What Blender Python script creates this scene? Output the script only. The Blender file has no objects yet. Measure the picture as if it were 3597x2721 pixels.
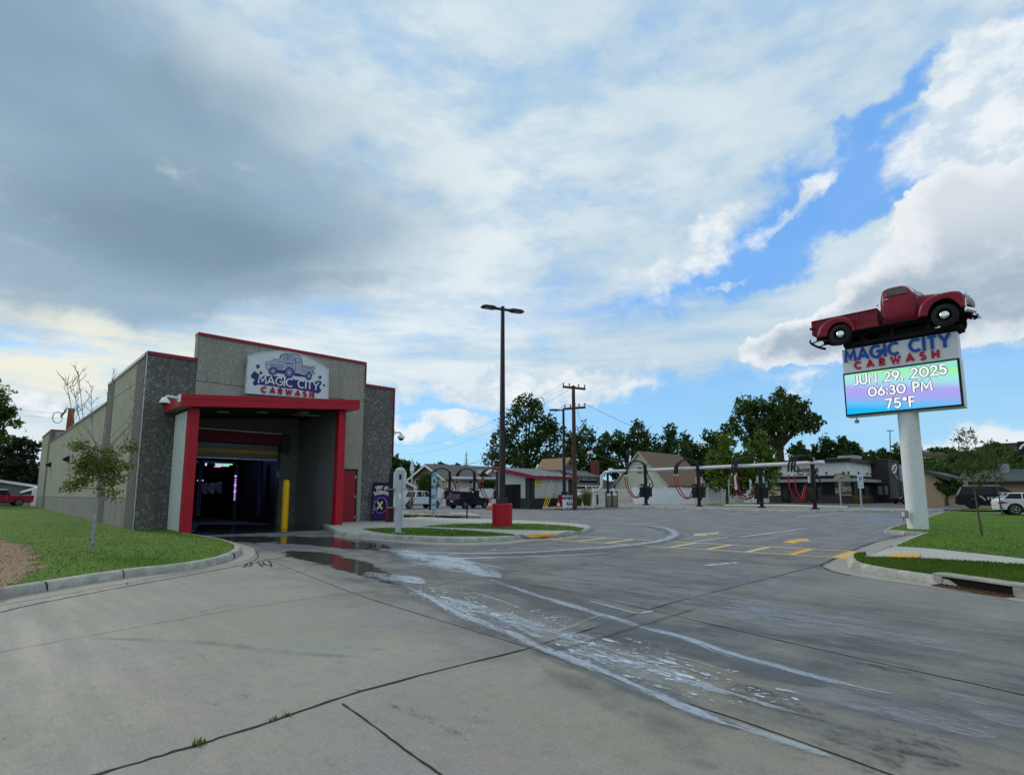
import bpy, bmesh, math, random
from mathutils import Vector, Matrix, noise as mnoise
import numpy as np
random.seed(7); NR = np.random.default_rng(11)
SC = bpy.context.scene
R_ = math.radians

# ------------------------------------------------------------------ survey of the place
# World grid: X runs along the car wash facade, Y along its long side wall, metres.
EYE = 1.55; HEAD = R_(46.25); PITCH = math.atan((1737.0-1489.5)/1961.0)
UX = (math.sin(HEAD), math.cos(HEAD)); WX = (-math.cos(HEAD), math.sin(HEAD))
def gz(x, y):                                   # the lot climbs very slightly away from the street
    t = x*UX[1] + y*WX[1]
    return .006*min(max(t-22, 0), 78)
def sight(x, y):                                # bearing through a point of the survey photo
    dx = (x-1798.5)/1961.0; dy = (y-1489.5)/1961.0
    X, Y, Z = dx, math.cos(PITCH)+dy*math.sin(PITCH), math.sin(PITCH)-dy*math.cos(PITCH)
    return Vector((X*UX[0]+Y*UX[1], X*WX[0]+Y*WX[1], Z))
EP = Vector((0, 0, EYE))
def on_z(x, y, z): d = sight(x, y); return EP + d*((z-EYE)/d.z)
def on_x(x, y, X): d = sight(x, y); return EP + d*(X/d.x)
def on_y(x, y, Y): d = sight(x, y); return EP + d*(Y/d.y)
def at_r(x, y, r): d = sight(x, y); return EP + d*(r/math.hypot(d.x, d.y))
def on_g(x, y, h=0.0):                          # on the sloping lot, h above it
    P = on_z(x, y, h)
    for i in range(40): P = on_z(x, y, min(gz(P.x, P.y)+h, EYE-.05))
    return P

# ------------------------------------------------------------------ camera
cd = bpy.data.cameras.new('camera'); cam = bpy.data.objects.new('camera', cd); SC.collection.objects.link(cam)
cd.sensor_width = 36; cd.lens = 36*1961.0/3597.0
cd.shift_x = 0; cd.shift_y = (1489.5-1360.5)/3597.0
cd.clip_start = .1; cd.clip_end = 6000
cam.location = (0, 0, EYE); cam.rotation_euler = (R_(90)+PITCH, 0, HEAD-R_(90))
SC.camera = cam
SC.view_settings.view_transform = 'Standard'; SC.view_settings.look = 'None'
SC.view_settings.exposure = 0.0; SC.view_settings.gamma = 1.0

# ------------------------------------------------------------------ node helper
class NT:
    def __init__(s, tree): s.t = tree; s.n = tree.nodes; s.l = tree.links
    def put(s, sock, v):
        if hasattr(v, 'is_output') or isinstance(v, bpy.types.NodeSocket): s.l.new(v, sock)
        elif v is not None:
            if isinstance(v, (tuple, list)) and len(v) == 3 and sock.type == 'RGBA': v = (*v, 1)
            sock.default_value = v
    def node(s, typ, ins=None, **props):
        nd = s.n.new(typ)
        for k, v in props.items(): setattr(nd, k, v)
        for k, v in (ins or {}).items(): s.put(nd.inputs[k], v)
        return nd
    def m(s, op, a, b=None, c=None, clamp=False):
        nd = s.n.new('ShaderNodeMath'); nd.operation = op; nd.use_clamp = clamp
        s.put(nd.inputs[0], a)
        if b is not None: s.put(nd.inputs[1], b)
        if c is not None: s.put(nd.inputs[2], c)
        return nd.outputs[0]
    def v(s, op, a, b=None):
        nd = s.n.new('ShaderNodeVectorMath'); nd.operation = op
        s.put(nd.inputs[0], a)
        if b is not None: s.put(nd.inputs[1], b)
        return nd.outputs[0]
    def ramp(s, x, lo, hi, o0=0., o1=1., smooth=True):
        nd = s.n.new('ShaderNodeMapRange'); nd.interpolation_type = 'SMOOTHSTEP' if smooth else 'LINEAR'
        s.put(nd.inputs[0], x); s.put(nd.inputs[1], lo); s.put(nd.inputs[2], hi); s.put(nd.inputs[3], o0); s.put(nd.inputs[4], o1)
        return nd.outputs[0]
    def noise(s, vec, scale, detail=4, rough=.55, dist=0., out=0):
        nd = s.node('ShaderNodeTexNoise', {'Scale': scale, 'Detail': detail, 'Roughness': rough, 'Distortion': dist})
        if vec is not None: s.l.new(vec, nd.inputs['Vector'])
        return nd.outputs[out]
    def mix(s, f, a, b, typ='MIX'):
        nd = s.n.new('ShaderNodeMix'); nd.data_type = 'RGBA'; nd.blend_type = typ
        s.put(nd.inputs[0], f); s.put(nd.inputs[6], a); s.put(nd.inputs[7], b)
        return nd.outputs[2]
    def scalev(s, vec, sc):
        nd = s.n.new('ShaderNodeVectorMath'); nd.operation = 'MULTIPLY'
        s.l.new(vec, nd.inputs[0]); nd.inputs[1].default_value = sc
        return nd.outputs[0]

# ------------------------------------------------------------------ sky and sun
SUN_AZ = -52.0; SUN_EL = 33.0                   # bearing from the camera's heading, behind the dark cloud
sun_ang = HEAD + 0                              # heading angle measured from +X
def bearing(deg):                               # deg right of the heading -> world unit xy
    a = HEAD - R_(deg); return math.cos(a), math.sin(a)
sx, sy = bearing(SUN_AZ)
sd = Vector((sx*math.cos(R_(SUN_EL)), sy*math.cos(R_(SUN_EL)), math.sin(R_(SUN_EL))))
W = bpy.data.worlds.new('World'); SC.world = W; W.use_nodes = True
T = NT(W.node_tree); T.n.clear()
SKYK = 0.1
sky = T.node('ShaderNodeTexSky', sky_type='NISHITA', sun_disc=False)
sky.sun_elevation = R_(SUN_EL); sky.sun_rotation = math.atan2(sx, sy)
sky.air_density = 1.0; sky.dust_density = .6; sky.ozone_density = 2.0
geo = T.node('ShaderNodeNewGeometry')
dirv = T.v('MULTIPLY', geo.outputs['Incoming'], (-1, -1, -1))
def c3(r, g, b):                                # display colour -> scene value for the strength below
    f = lambda c: ((c/255.0)/12.92 if c/255.0 <= .04045 else ((c/255.0+.055)/1.055)**2.4)/SKYK
    return (f(r), f(g), f(b), 1)
sep = T.node('ShaderNodeSeparateXYZ', {0: dirv})
dx_, dy_, dz_ = sep.outputs
fx = T.m('ADD', T.m('MULTIPLY', dx_, math.cos(HEAD)), T.m('MULTIPLY', dy_, math.sin(HEAD)))
rx = T.m('SUBTRACT', T.m('MULTIPLY', dx_, math.sin(HEAD)), T.m('MULTIPLY', dy_, math.cos(HEAD)))
az = T.m('MULTIPLY', T.m('ARCTAN2', rx, fx), 57.29578)
el = T.m('MULTIPLY', T.m('ARCSINE', dz_), 57.29578)
P0 = T.node('ShaderNodeCombineXYZ', {0: az, 1: el, 2: 0.0}).outputs[0]
def azel(vx, vy):
    d = sight(vx*1.6261, vy*1.6261); d.normalize()
    f = d.x*math.cos(HEAD)+d.y*math.sin(HEAD); r = d.x*math.sin(HEAD)-d.y*math.cos(HEAD)
    return math.degrees(math.atan2(r, f)), math.degrees(math.asin(d.z))
dn1 = T.node('ShaderNodeTexNoise', {'Scale': 2.6, 'Detail': 3, 'Roughness': .5}); T.l.new(dirv, dn1.inputs['Vector'])
dn2 = T.node('ShaderNodeTexNoise', {'Scale': 11, 'Detail': 5, 'Roughness': .62}); T.l.new(dirv, dn2.inputs['Vector'])
def warp(a1, a2):
    w1 = T.v('MULTIPLY', T.v('SUBTRACT', dn1.outputs['Color'], (.5, .5, .5)), (a1, a1*.7, 0))
    w2 = T.v('MULTIPLY', T.v('SUBTRACT', dn2.outputs['Color'], (.5, .5, .5)), (a2, a2*.8, 0))
    return T.v('ADD', P0, T.v('ADD', w1, w2))
PW = warp(12, 5); PS = warp(4, 10); PC = warp(7, 7)
def blob(P, x, y, rx_, ry_, rot=0.0, w=1.0):
    a0, e0 = azel(x, y); a1, e1 = azel(x+rx_*.7, y); a2, e2 = azel(x-rx_*.7, y)
    ra = math.hypot(a1-a2, e1-e2)/1.4; _, u1 = azel(x, y-ry_*.7); _, u2 = azel(x, y+ry_*.7); rb = abs(u1-u2)/1.4
    mp = T.node('ShaderNodeMapping', {0: P, 'Location': (a0, e0, 0), 'Rotation': (0, 0, R_(rot)), 'Scale': (ra, rb, 1)}, vector_type='TEXTURE')
    gr = T.node('ShaderNodeTexGradient', {0: mp.outputs[0]}, gradient_type='SPHERICAL')
    return gr.outputs['Fac'] if w == 1.0 else T.m('MULTIPLY', gr.outputs['Fac'], w)
def total(P, lst, op='ADD'):
    r = None
    for b in lst:
        o = blob(P, *b); r = o if r is None else T.m(op, r, o)
    return r
# the fields: dark stratus, blue openings, towering cumulus
dark = total(PW, [(180, 300, 1150, 520, 0, 1.25), (-300, 100, 1000, 700, 0, .8), (380, 480, 760, 240, 4, .75), (60, 510, 800, 170, 0, .7)])
blue = total(PS, [(1850, 400, 330, 115, 4, 1.35), (1700, 510, 340, 95, 14, 1.1), (1920, 225, 170, 55, 30, 1.0), (2240, 100, 90, 160, 20, .95),
                  (1560, 600, 340, 70, 10, .7), (1900, 850, 900, 110, 0, 1.5), (2300, 830, 500, 90, 0, 1.5), (1750, 900, 800, 90, 0, 1.3), (120, 765, 330, 34, 0, .5),
                  (900, 885, 420, 50, 0, .8), (950, 965, 560, 100, 0, 1.1), (1300, 960, 400, 90, 0, 1.0), (2500, 300, 260, 300, 0, .9), (1300, 670, 500, 90, 0, .25), (950, 720, 500, 50, 0, .2)])
cumu = total(PC, [(2160, 560, 400, 190, 0, 1.6), (1980, 680, 440, 120, 4, 1.4), (2110, 440, 190, 100, 0, 1.3), (1760, 730, 260, 70, 8, 1.1), (2500, 480, 400, 330, 0, 1.5)])
puff = total(PS, [(2130, 240, 300, 150, 28, 1.3), (2110, 120, 130, 160, 0, 1.0), (1480, 560, 240, 85, 32, 1.0), (1720, 430, 130, 44, 34, 1.05), (1600, 610, 90, 24, 20, .7),
                  (935, 925, 150, 40, 0, 1.2), (1000, 905, 70, 22, 0, .8), (1760, 815, 120, 24, 8, .6), (2015, 205, 100, 35, 20, .6), (60, 900, 200, 40, 0, .9), (1250, 840, 260, 60, 0, 1.0), (1000, 835, 200, 26, 0, .9)])
det = T.noise(T.scalev(dirv, (1, 1, 2.6)), 5.0, 8, .6)                 # stratiform texture, flattened to the horizon
det2 = T.noise(T.scalev(dirv, (1, 1, 1.6)), 15.0, 7, .62)
big = T.noise(T.scalev(dirv, (1, 1, 2.0)), 1.7, 4, .5)
stk = T.noise(T.scalev(dirv, (1, 1, 6.5)), 3.4, 7, .58)
low = T.ramp(el, 13, 27, 1, 0)
det = T.m('ADD', T.m('MULTIPLY', det, T.m('SUBTRACT', 1.0, T.m('MULTIPLY', low, .75))), T.m('MULTIPLY', stk, T.m('MULTIPLY', low, .75)))
sk = T.mix(1.0, sky.outputs[0], (0.42, .72, 1.0, 1), 'MULTIPLY')
lowf = T.ramp(el, 0, 24)
clear = T.mix(lowf, c3(150, 212, 245), c3(92, 168, 250))
clear = T.mix(.82, T.mix(1.0, sk, (2.2, 2.2, 2.2, 1), 'MULTIPLY'), clear)
# thin bright veil over everything that is not an opening
white = T.mix(T.ramp(det, .38, .62), c3(190, 214, 230), c3(232, 241, 244))
white = T.mix(T.ramp(big, .35, .65), T.mix(.5, white, c3(176, 203, 222)), white)
vn = T.m('ADD', T.m('MULTIPLY', T.m('SUBTRACT', det, .5), 1.7), T.m('MULTIPLY', T.m('SUBTRACT', det2, .5), .9))
veil = T.ramp(T.m('SUBTRACT', T.m('ADD', .72, T.m('MULTIPLY', vn, .75)), T.m('MULTIPLY', blue, 1.0)), .0, .78, .2, .98)
veil = T.m('MULTIPLY', veil, 1.0)
col = T.mix(veil, clear, white)
col = T.mix(T.m('MULTIPLY', T.m('MULTIPLY', T.ramp(blob(P0, 60, 740, 900, 230), .0, .8), T.ramp(det, .4, .6)), .75), col, c3(248, 243, 218))
# dark stratus
dk = T.ramp(T.m('ADD', dark, T.m('MULTIPLY', T.m('SUBTRACT', det, .5), .5)), .0, 1.0)
low_ = T.ramp(T.m('ADD', dark, T.m('MULTIPLY', T.m('SUBTRACT', det2, .5), .35)), .02, .6)
dk = T.m('MAXIMUM', dk, T.m('MULTIPLY', low_, T.ramp(el, azel(500, 470)[1], azel(500, 580)[1], .0, .9)))
lowedge = T.ramp(T.v('ADD', PW, (0, 0, 0)), 0, 1) if False else None
dcol = T.mix(T.ramp(big, .35, .65), c3(122, 150, 170), c3(148, 175, 196))
dcol = T.mix(T.m('MULTIPLY', T.ramp(blob(P0, 430, 520, 520, 160), 0, .8), .7), dcol, c3(110, 138, 156))
col = T.mix(T.m('MULTIPLY', dk, .95), col, dcol)
# puffs and cumulus
pm = T.ramp(T.m('ADD', puff, T.m('MULTIPLY', vn, .75)), .12, .72)
col = T.mix(T.m('MULTIPLY', pm, .92), col, T.mix(T.ramp(det2, .4, .62), c3(203, 220, 234), c3(240, 245, 248)))
bil = T.noise(T.scalev(dirv, (1, 1, 1.1)), 22.0, 6, .6)
cf = T.m('ADD', cumu, T.m('MULTIPLY', T.m('SUBTRACT', bil, .5), .55))
base = T.ramp(T.m('ADD', el, T.m('MULTIPLY', T.m('SUBTRACT', det2, .5), 3.0)), azel(1900, 800)[1]-.6, azel(1900, 760)[1]+.6)
cm = T.m('MULTIPLY', T.ramp(cf, .28, .46), base)
shade = T.m('ADD', T.ramp(cf, .35, 1.5), T.m('MULTIPLY', T.m('SUBTRACT', det2, .5), 1.6), clamp=True)
shade = T.m('MULTIPLY', shade, T.ramp(el, azel(2000, 440)[1], azel(2000, 640)[1], .35, 1.0))
ccol = T.mix(shade, c3(235, 240, 244), c3(168, 186, 203))
col = T.mix(cm, col, ccol)
bg = T.node('ShaderNodeBackground', {0: col, 1: SKYK}); wo = T.node('ShaderNodeOutputWorld', {0: bg.outputs[0]})
W.cycles.sampling_method = 'MANUAL'; W.cycles.sample_map_resolution = 1024

sl = bpy.data.lights.new('sun', 'SUN'); sl.energy = 1.4; sl.angle = R_(11); sl.color = (1, .93, .82)
so = bpy.data.objects.new('sun', sl); SC.collection.objects.link(so); so.rotation_euler = sd.to_track_quat('Z', 'Y').to_euler()
SC.cycles.max_bounces = 6; SC.cycles.transparent_max_bounces = 24; SC.cycles.sample_clamp_indirect = 4

# ------------------------------------------------------------------ object helpers
COL = SC.collection; BASE = {}
def tag(o, label=None, cat=None, group=None, kind=None):
    if label: o['label'] = label
    if cat: o['category'] = cat
    if group: o['group'] = group
    if kind: o['kind'] = kind
    return o
def thing(name, loc, label, cat, group=None):
    o = bpy.data.objects.new(name, None); COL.objects.link(o); o.location = loc; o.empty_display_size = .3
    BASE[o] = Vector(loc); return tag(o, label, cat, group)
def kids(o): return [c for c in COL.objects if c.parent == o]
def copy_tree(o, parent=None):
    c = o.copy(); COL.objects.link(c)
    if parent is not None: c.parent = parent; c.matrix_parent_inverse = o.matrix_parent_inverse.copy()
    for ch in kids(o): copy_tree(ch, c)
    return c
def cyl_frame(d):
    d = Vector(d).normalized(); a = Vector((0, 0, 1)) if abs(d.z) < .9 else Vector((1, 0, 0))
    s = d.cross(a).normalized(); return s, s.cross(d).normalized()
class MB:
    def __init__(s): s.v = []; s.f = []; s.uv = None
    def add(s, vs, fs):
        k = len(s.v); s.v += [tuple(p) for p in vs]; s.f += [tuple(i+k for i in f) for f in fs]; return s
    def box(s, x0, x1, y0, y1, z0, z1):
        vs = [(x, y, z) for z in (z0, z1) for y in (y0, y1) for x in (x0, x1)]
        return s.add(vs, [(0, 2, 3, 1), (4, 5, 7, 6), (0, 1, 5, 4), (2, 6, 7, 3), (0, 4, 6, 2), (1, 3, 7, 5)])
    def bar(s, p, q, w, h, up=(0, 0, 1)):
        p = Vector(p); q = Vector(q); d = (q-p).normalized(); up = Vector(up)
        if abs(d.dot(up)) > .98: up = Vector((1, 0, 0))
        a = d.cross(up).normalized(); b = a.cross(d).normalized(); vs = []
        for c in (p, q):
            for i, j in ((-1, -1), (1, -1), (1, 1), (-1, 1)): vs.append(c+a*(i*w/2)+b*(j*h/2))
        return s.add(vs, [(3, 2, 1, 0), (4, 5, 6, 7), (0, 1, 5, 4), (1, 2, 6, 5), (2, 3, 7, 6), (3, 0, 4, 7)])
    def tube(s, pts, r, n=8, cap=True):
        pts = [Vector(p) for p in pts]; L = len(pts); rs = r if isinstance(r, (list, tuple)) else [r]*L
        d0 = (pts[1]-pts[0]); a, b = cyl_frame(d0); vs = []; fs = []
        for i, p in enumerate(pts):
            d = (pts[min(i+1, L-1)]-pts[max(i-1, 0)]).normalized()
            a = (a-d*a.dot(d)).normalized(); b = d.cross(a)
            for k in range(n):
                t = 2*math.pi*k/n; vs.append(p+(a*math.cos(t)+b*math.sin(t))*rs[i])
        for i in range(L-1):
            for k in range(n): fs.append((i*n+k, i*n+(k+1) % n, (i+1)*n+(k+1) % n, (i+1)*n+k))
        if cap: fs += [tuple(range(n-1, -1, -1)), tuple((L-1)*n+k for k in range(n))]
        return s.add(vs, fs)
    def loft(s, rings, closed=True, cap=True):
        n = len(rings[0]); vs = [p for r in rings for p in r]; fs = []
        for i in range(len(rings)-1):
            for k in range(n if closed else n-1): fs.append((i*n+k, i*n+(k+1) % n, (i+1)*n+(k+1) % n, (i+1)*n+k))
        if cap and closed: fs += [tuple(range(n-1, -1, -1)), tuple((len(rings)-1)*n+k for k in range(n))]
        return s.add(vs, fs)
    def prism(s, poly, off):                         # planar polygon (3D pts) pushed along off
        off = Vector(off); a = [Vector(p) for p in poly]; return s.loft([a, [p+off for p in a]])
    def quad(s, *p): return s.add(p, [tuple(range(len(p)))])
    def ball(s, c, rx, ry=None, rz=None, n=12, m=8):
        ry = ry or rx; rz = rz or rx; rings = []
        for i in range(1, m):
            t = math.pi*i/m; rings.append([(c[0]+rx*math.sin(t)*math.cos(2*math.pi*k/n), c[1]+ry*math.sin(t)*math.sin(2*math.pi*k/n), c[2]+rz*math.cos(t)) for k in range(n)])
        return s.loft(rings)
    def xf(s, M): s.v = [tuple(M @ Vector(p)) for p in s.v]; return s
    def build(s, name, mat, parent=None, smooth=False, bevel=0, label=None):
        me = bpy.data.meshes.new(name); me.from_pydata(s.v, [], s.f)
        if isinstance(mat, (list, tuple)):
            for m_ in mat: me.materials.append(m_)
        else: me.materials.append(mat)
        bm = bmesh.new(); bm.from_mesh(me); bmesh.ops.recalc_face_normals(bm, faces=bm.faces); bm.to_mesh(me); bm.free()
        if s.uv is not None:
            uvl = me.uv_layers.new(name='UVMap')
            for lp in me.loops: uvl.data[lp.index].uv = s.uv[lp.vertex_index]
        if smooth: me.polygons.foreach_set('use_smooth', [True]*len(me.polygons))
        o = bpy.data.objects.new(name, me); COL.objects.link(o)
        if parent is not None:
            b = BASE.get(parent, Vector()); o.parent = parent
            if isinstance(parent.data, bpy.types.Mesh): b = Vector()
            o.matrix_parent_inverse = Matrix.Translation(-b)
        if bevel:
            md = o.modifiers.new('bevel', 'BEVEL'); md.width = bevel; md.segments = 2; md.limit_method = 'ANGLE'
        if smooth and hasattr(me, 'set_sharp_from_angle'): me.set_sharp_from_angle(angle=R_(40))
        if label: o['label'] = label
        return o
def solo(mb, name, mat, label, cat, group=None, kind=None, **k):
    return tag(mb.build(name, mat, **k), label, cat, group, kind)

# sheets that follow the slope of the lot
def hinge(bm):
    for tt in (22.0, 100.0):
        bmesh.ops.bisect_plane(bm, geom=bm.verts[:]+bm.edges[:]+bm.faces[:], plane_co=(UX[1]*tt, WX[1]*tt, 0), plane_no=(UX[1], WX[1], 0))
def sheet(name, pts, z, mat, kind='structure', label=None, skirt=0, cat=None, group=None):
    me = bpy.data.meshes.new(name); bm = bmesh.new()
    vs = [bm.verts.new((p[0], p[1], 0)) for p in pts]; f = bm.faces.new(vs); f.normal_update()
    if f.normal.z < 0: f.normal_flip()
    bmesh.ops.triangulate(bm, faces=[f]); hinge(bm)
    if skirt:
        be = [e for e in bm.edges if e.is_boundary]; r = bmesh.ops.extrude_edge_only(bm, edges=be)
        low = {v for v in r['geom'] if isinstance(v, bmesh.types.BMVert)}
    else: low = set()
    for v in bm.verts: v.co.z = gz(v.co.x, v.co.y)+z-(skirt if v in low else 0)
    bm.to_mesh(me); bm.free(); me.materials.append(mat)
    o = bpy.data.objects.new(name, me); COL.objects.link(o); return tag(o, label, cat, group, kind)
def smoothline(pts, n=6):                            # Catmull-Rom through ground points
    P = [Vector((p[0], p[1])) for p in pts]; out = []
    for i in range(len(P)-1):
        a, b, c, d = P[max(i-1, 0)], P[i], P[i+1], P[min(i+2, len(P)-1)]
        for k in range(n):
            t = k/n; out.append(.5*((2*b)+(c-a)*t+(2*a-5*b+4*c-d)*t*t+(3*b-a-3*c+d)*t**3))
    out.append(P[-1]); return out
def px(pts, h=0.0): return [on_g(x, y, h) for x, y in pts]
def ribbon(pts, widths, z, n=6):
    L = smoothline(pts, n); m = len(L); ws = np.interp(np.linspace(0, 1, m), np.linspace(0, 1, len(widths)), widths)
    ws = [w*min(1, (min(i, m-1-i)+.15)/max(m*.13, 2))**.6 for i, w in enumerate(ws)]; mb = MB(); mb.uv = []; u = 0; K = 5
    for i, p in enumerate(L):
        d = (L[min(i+1, m-1)]-L[max(i-1, 0)]).normalized(); nrm = Vector((-d.y, d.x))
        if i: u += (p-L[i-1]).length
        for k in range(K):
            t = 2*k/(K-1)-1; q = p+nrm*(ws[i]*.5*t); mb.v.append((q.x, q.y, gz(q.x, q.y)+z)); mb.uv.append((u, t*.5+.5))
    for i in range(m-1):
        for k in range(K-1): mb.f.append((i*K+k, (i+1)*K+k, (i+1)*K+k+1, i*K+k+1))
    return mb
def kerb(pts, side, mat, name='kerb', w=.17, h=.15, n=5, smooth_in=True, taper=()):
    L = smoothline(pts, n) if smooth_in else [Vector((p[0], p[1])) for p in pts]; m = len(L); rings = []
    for i, p in enumerate(L):
        d = (L[min(i+1, m-1)]-L[max(i-1, 0)]).normalized(); nrm = Vector((-d.y, d.x))*side
        f = 1.0
        if 'a' in taper: f = min(f, .12+i/(n*1.0))
        if 'b' in taper: f = min(f, .12+(m-1-i)/(n*1.0))
        g = gz(p.x, p.y); ring = []
        for o_, z_ in ((0, -.05), (.0, 0), (.025, h*.75), (.05, h*.95), (.08, h), (w, h+.004), (w, -.05)):
            q = p+nrm*o_; ring.append((q.x, q.y, g+(z_*f if z_ > 0 else z_)))
        rings.append(ring)
    return tag(MB().loft(rings).build(name, mat, smooth=True), kind='structure')

# ------------------------------------------------------------------ materials
def lin(r, g, b):
    f = lambda c: (c/255.0)/12.92 if c/255.0 <= .04045 else ((c/255.0+.055)/1.055)**2.4
    return (f(r), f(g), f(b), 1)
def new_mat(name):
    m = bpy.data.materials.new(name); m.use_nodes = True; t = NT(m.node_tree); t.n.clear()
    bs = t.node('ShaderNodeBsdfPrincipled'); out = t.node('ShaderNodeOutputMaterial', {0: bs.outputs[0]})
    return m, t, bs, out
def bump(t, bs, h, strength=.3, dist=.02):
    b = t.node('ShaderNodeBump', {'Height': h, 'Strength': strength, 'Distance': dist}); t.l.new(b.outputs[0], bs.inputs['Normal'])
MC = {}
def M(name, c, rough=.6, metal=0.0, var=.12, sc=3.0, bmp=0.0, emit=None, ek=1.0, fine=None, streak=0):
    if name in MC: return MC[name]
    m, t, bs, out = new_mat(name); tc = t.node('ShaderNodeTexCoord').outputs['Object']
    n1 = t.noise(tc, sc, 5, .6)
    c = (*c[:3], 1)
    dk = tuple(x*(1-var) for x in c[:3])+(1,); lt = tuple(min(1, x*(1+var)) for x in c[:3])+(1,)
    cc = t.mix(t.ramp(n1, .3, .7), dk, lt)
    if fine:
        n2 = t.noise(tc, fine, 3, .6); cc = t.mix(t.m('MULTIPLY', t.ramp(n2, .35, .65), .5), cc, tuple(x*.6 for x in c[:3])+(1,))
    if streak: cc = t.mix(t.m('MULTIPLY', t.ramp(t.noise(t.scalev(tc, (2.2, 2.2, .22)), 1.6, 5, .65), .46, .72), streak), cc, tuple(x*.45 for x in c[:3])+(1,))
    t.put(bs.inputs['Base Color'], cc); t.put(bs.inputs['Roughness'], t.ramp(n1, .2, .8, max(rough-.08, .02), min(1, rough+.08)))
    bs.inputs['Metallic'].default_value = metal; bs.inputs['Specular IOR Level'].default_value = .5 if (rough < .3 or metal) else .18
    if bmp: bump(t, bs, t.noise(tc, (fine or sc*6), 4, .6), bmp, .01)
    if emit: bs.inputs['Emission Color'].default_value = (*emit[:3], 1); bs.inputs['Emission Strength'].default_value = ek
    MC[name] = m; return m
def siding(name, c, pitch=.2, axis=2, rough=.6, depth=.35):
    if name in MC: return MC[name]
    m, t, bs, out = new_mat(name); tc = t.node('ShaderNodeTexCoord').outputs['Object']
    sp = t.node('ShaderNodeSeparateXYZ', {0: tc}); fr = t.m('FRACT', t.m('DIVIDE', sp.outputs[axis], pitch))
    n = t.noise(tc, 2.0, 4); base = t.mix(t.ramp(n, .3, .7), tuple(x*.88 for x in c[:3])+(1,), (*c[:3], 1))
    ln = t.ramp(fr, .0, .12, 1, 0)
    t.put(bs.inputs['Base Color'], t.mix(t.m('MULTIPLY', ln, depth), base, tuple(x*.3 for x in c[:3])+(1,))); bs.inputs['Roughness'].default_value = rough
    bump(t, bs, fr, .4, .02); MC[name] = m; return m
def concrete():
    m, t, bs, out = new_mat('lot_concrete'); tc = t.node('ShaderNodeTexCoord').outputs['Object']
    sp = t.node('ShaderNodeSeparateXYZ', {0: tc}); X, Y = sp.outputs[0], sp.outputs[1]
    big = t.noise(tc, .22, 4, .55); mid = t.noise(tc, 1.3, 5, .6)
    stre = t.noise(t.scalev(tc, (2.6, .28, 1)), 1.6, 6, .62)              # tyre-polished streaks run with the traffic
    strx = t.noise(t.scalev(tc, (.25, 2.4, 1)), 1.3, 6, .62)
    fine = t.noise(tc, 38, 5, .7); grit = t.noise(tc, 160, 2, .6)
    light = t.mix(t.ramp(big, .35, .65), (.255, .236, .193, 1), (.315, .289, .242, 1))
    light = t.mix(t.m('MULTIPLY', t.ramp(mid, .4, .65), .35), light, (.235, .245, .225, 1))
    mot = t.noise(tc, .7, 6, .65)
    tint = t.noise(tc, .55, 3, .5); light = t.mix(t.m('MULTIPLY', t.ramp(tint, .5, .68), .55), light, (.245, .262, .222, 1)); light = t.mix(t.m('MULTIPLY', t.ramp(tint, .5, .34), .6), light, (.275, .245, .25, 1))
    worn = t.mix(t.ramp(t.m('ADD', t.m('MULTIPLY', stre, .5), t.m('MULTIPLY', mot, .5)), .38, .6), (.072, .078, .082, 1), (.185, .182, .166, 1))
    lot = t.mix(t.ramp(t.m('ADD', t.m('MULTIPLY', strx, .5), t.m('MULTIPLY', mot, .5)), .38, .62), (.125, .127, .135, 1), (.215, .212, .214, 1))
    wx = t.m('ADD', X, t.m('MULTIPLY', t.m('SUBTRACT', mid, .5), 2.2))
    col = t.mix(t.ramp(t.m('ADD', wx, t.m('MULTIPLY', t.m('SUBTRACT', Y, 4.0), -.1)), 3.0, 5.2), light, worn)
    col = t.mix(t.ramp(wx, 12.5, 17.5), col, lot)
    # the strip between the wheel tracks and the street edge stays paler
    edge = t.m('MULTIPLY', t.ramp(wx, 8.6, 10.5), t.m('MULTIPLY', t.ramp(wx, 12.2, 14.5, 1, 0), t.ramp(Y, 2.5, 5.5, 1, 0)))
    col = t.mix(t.m('MULTIPLY', edge, .6), col, (.24, .238, .215, 1))
    sand = t.m('MULTIPLY', t.ramp(Y, 2.0, 4.0, 1, 0), t.m('MULTIPLY', t.ramp(t.noise(t.scalev(tc, (1, .35, 1)), .9, 5, .6), .42, .66), t.ramp(wx, 4.5, 5.8, 1, 0)))
    col = t.mix(t.m('MULTIPLY', sand, .55), col, (.30, .262, .19, 1))
    # dark oil and rubber blotches
    ob = t.m('MULTIPLY', t.ramp(t.noise(t.scalev(tc, (1.3, .6, 1)), 3.4, 6, .7), .60, .70), t.ramp(big, .42, .56))
    col = t.mix(t.m('MULTIPLY', ob, .4), col, (.06, .06, .06, 1))
    sk = t.m('MULTIPLY', t.ramp(stre, .58, .72), t.m('MULTIPLY', t.ramp(wx, 3.5, 5.0), t.ramp(wx, 11.5, 13, 1, 0)))
    pale = t.m('MULTIPLY', t.ramp(t.noise(t.scalev(tc, (3.5, .8, 1)), 1.9, 6, .7), .52, .68), t.ramp(wx, 4.2, 6.5))
    col = t.mix(t.m('MULTIPLY', pale, .42), col, (.30, .31, .33, 1))
    brm = t.noise(t.scalev(tc, (14, 1.2, 1)), 4.0, 5, .7); col = t.mix(t.m('MULTIPLY', t.ramp(brm, .42, .66), .3), col, t.mix(1.0, col, (1.35, 1.33, 1.28, 1), 'MULTIPLY'))
    med = t.noise(tc, 7, 6, .72); col = t.mix(t.m('MULTIPLY', t.ramp(med, .48, .68), .38), col, t.mix(1.0, col, (.66, .66, .67, 1), 'MULTIPLY'))
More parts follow.
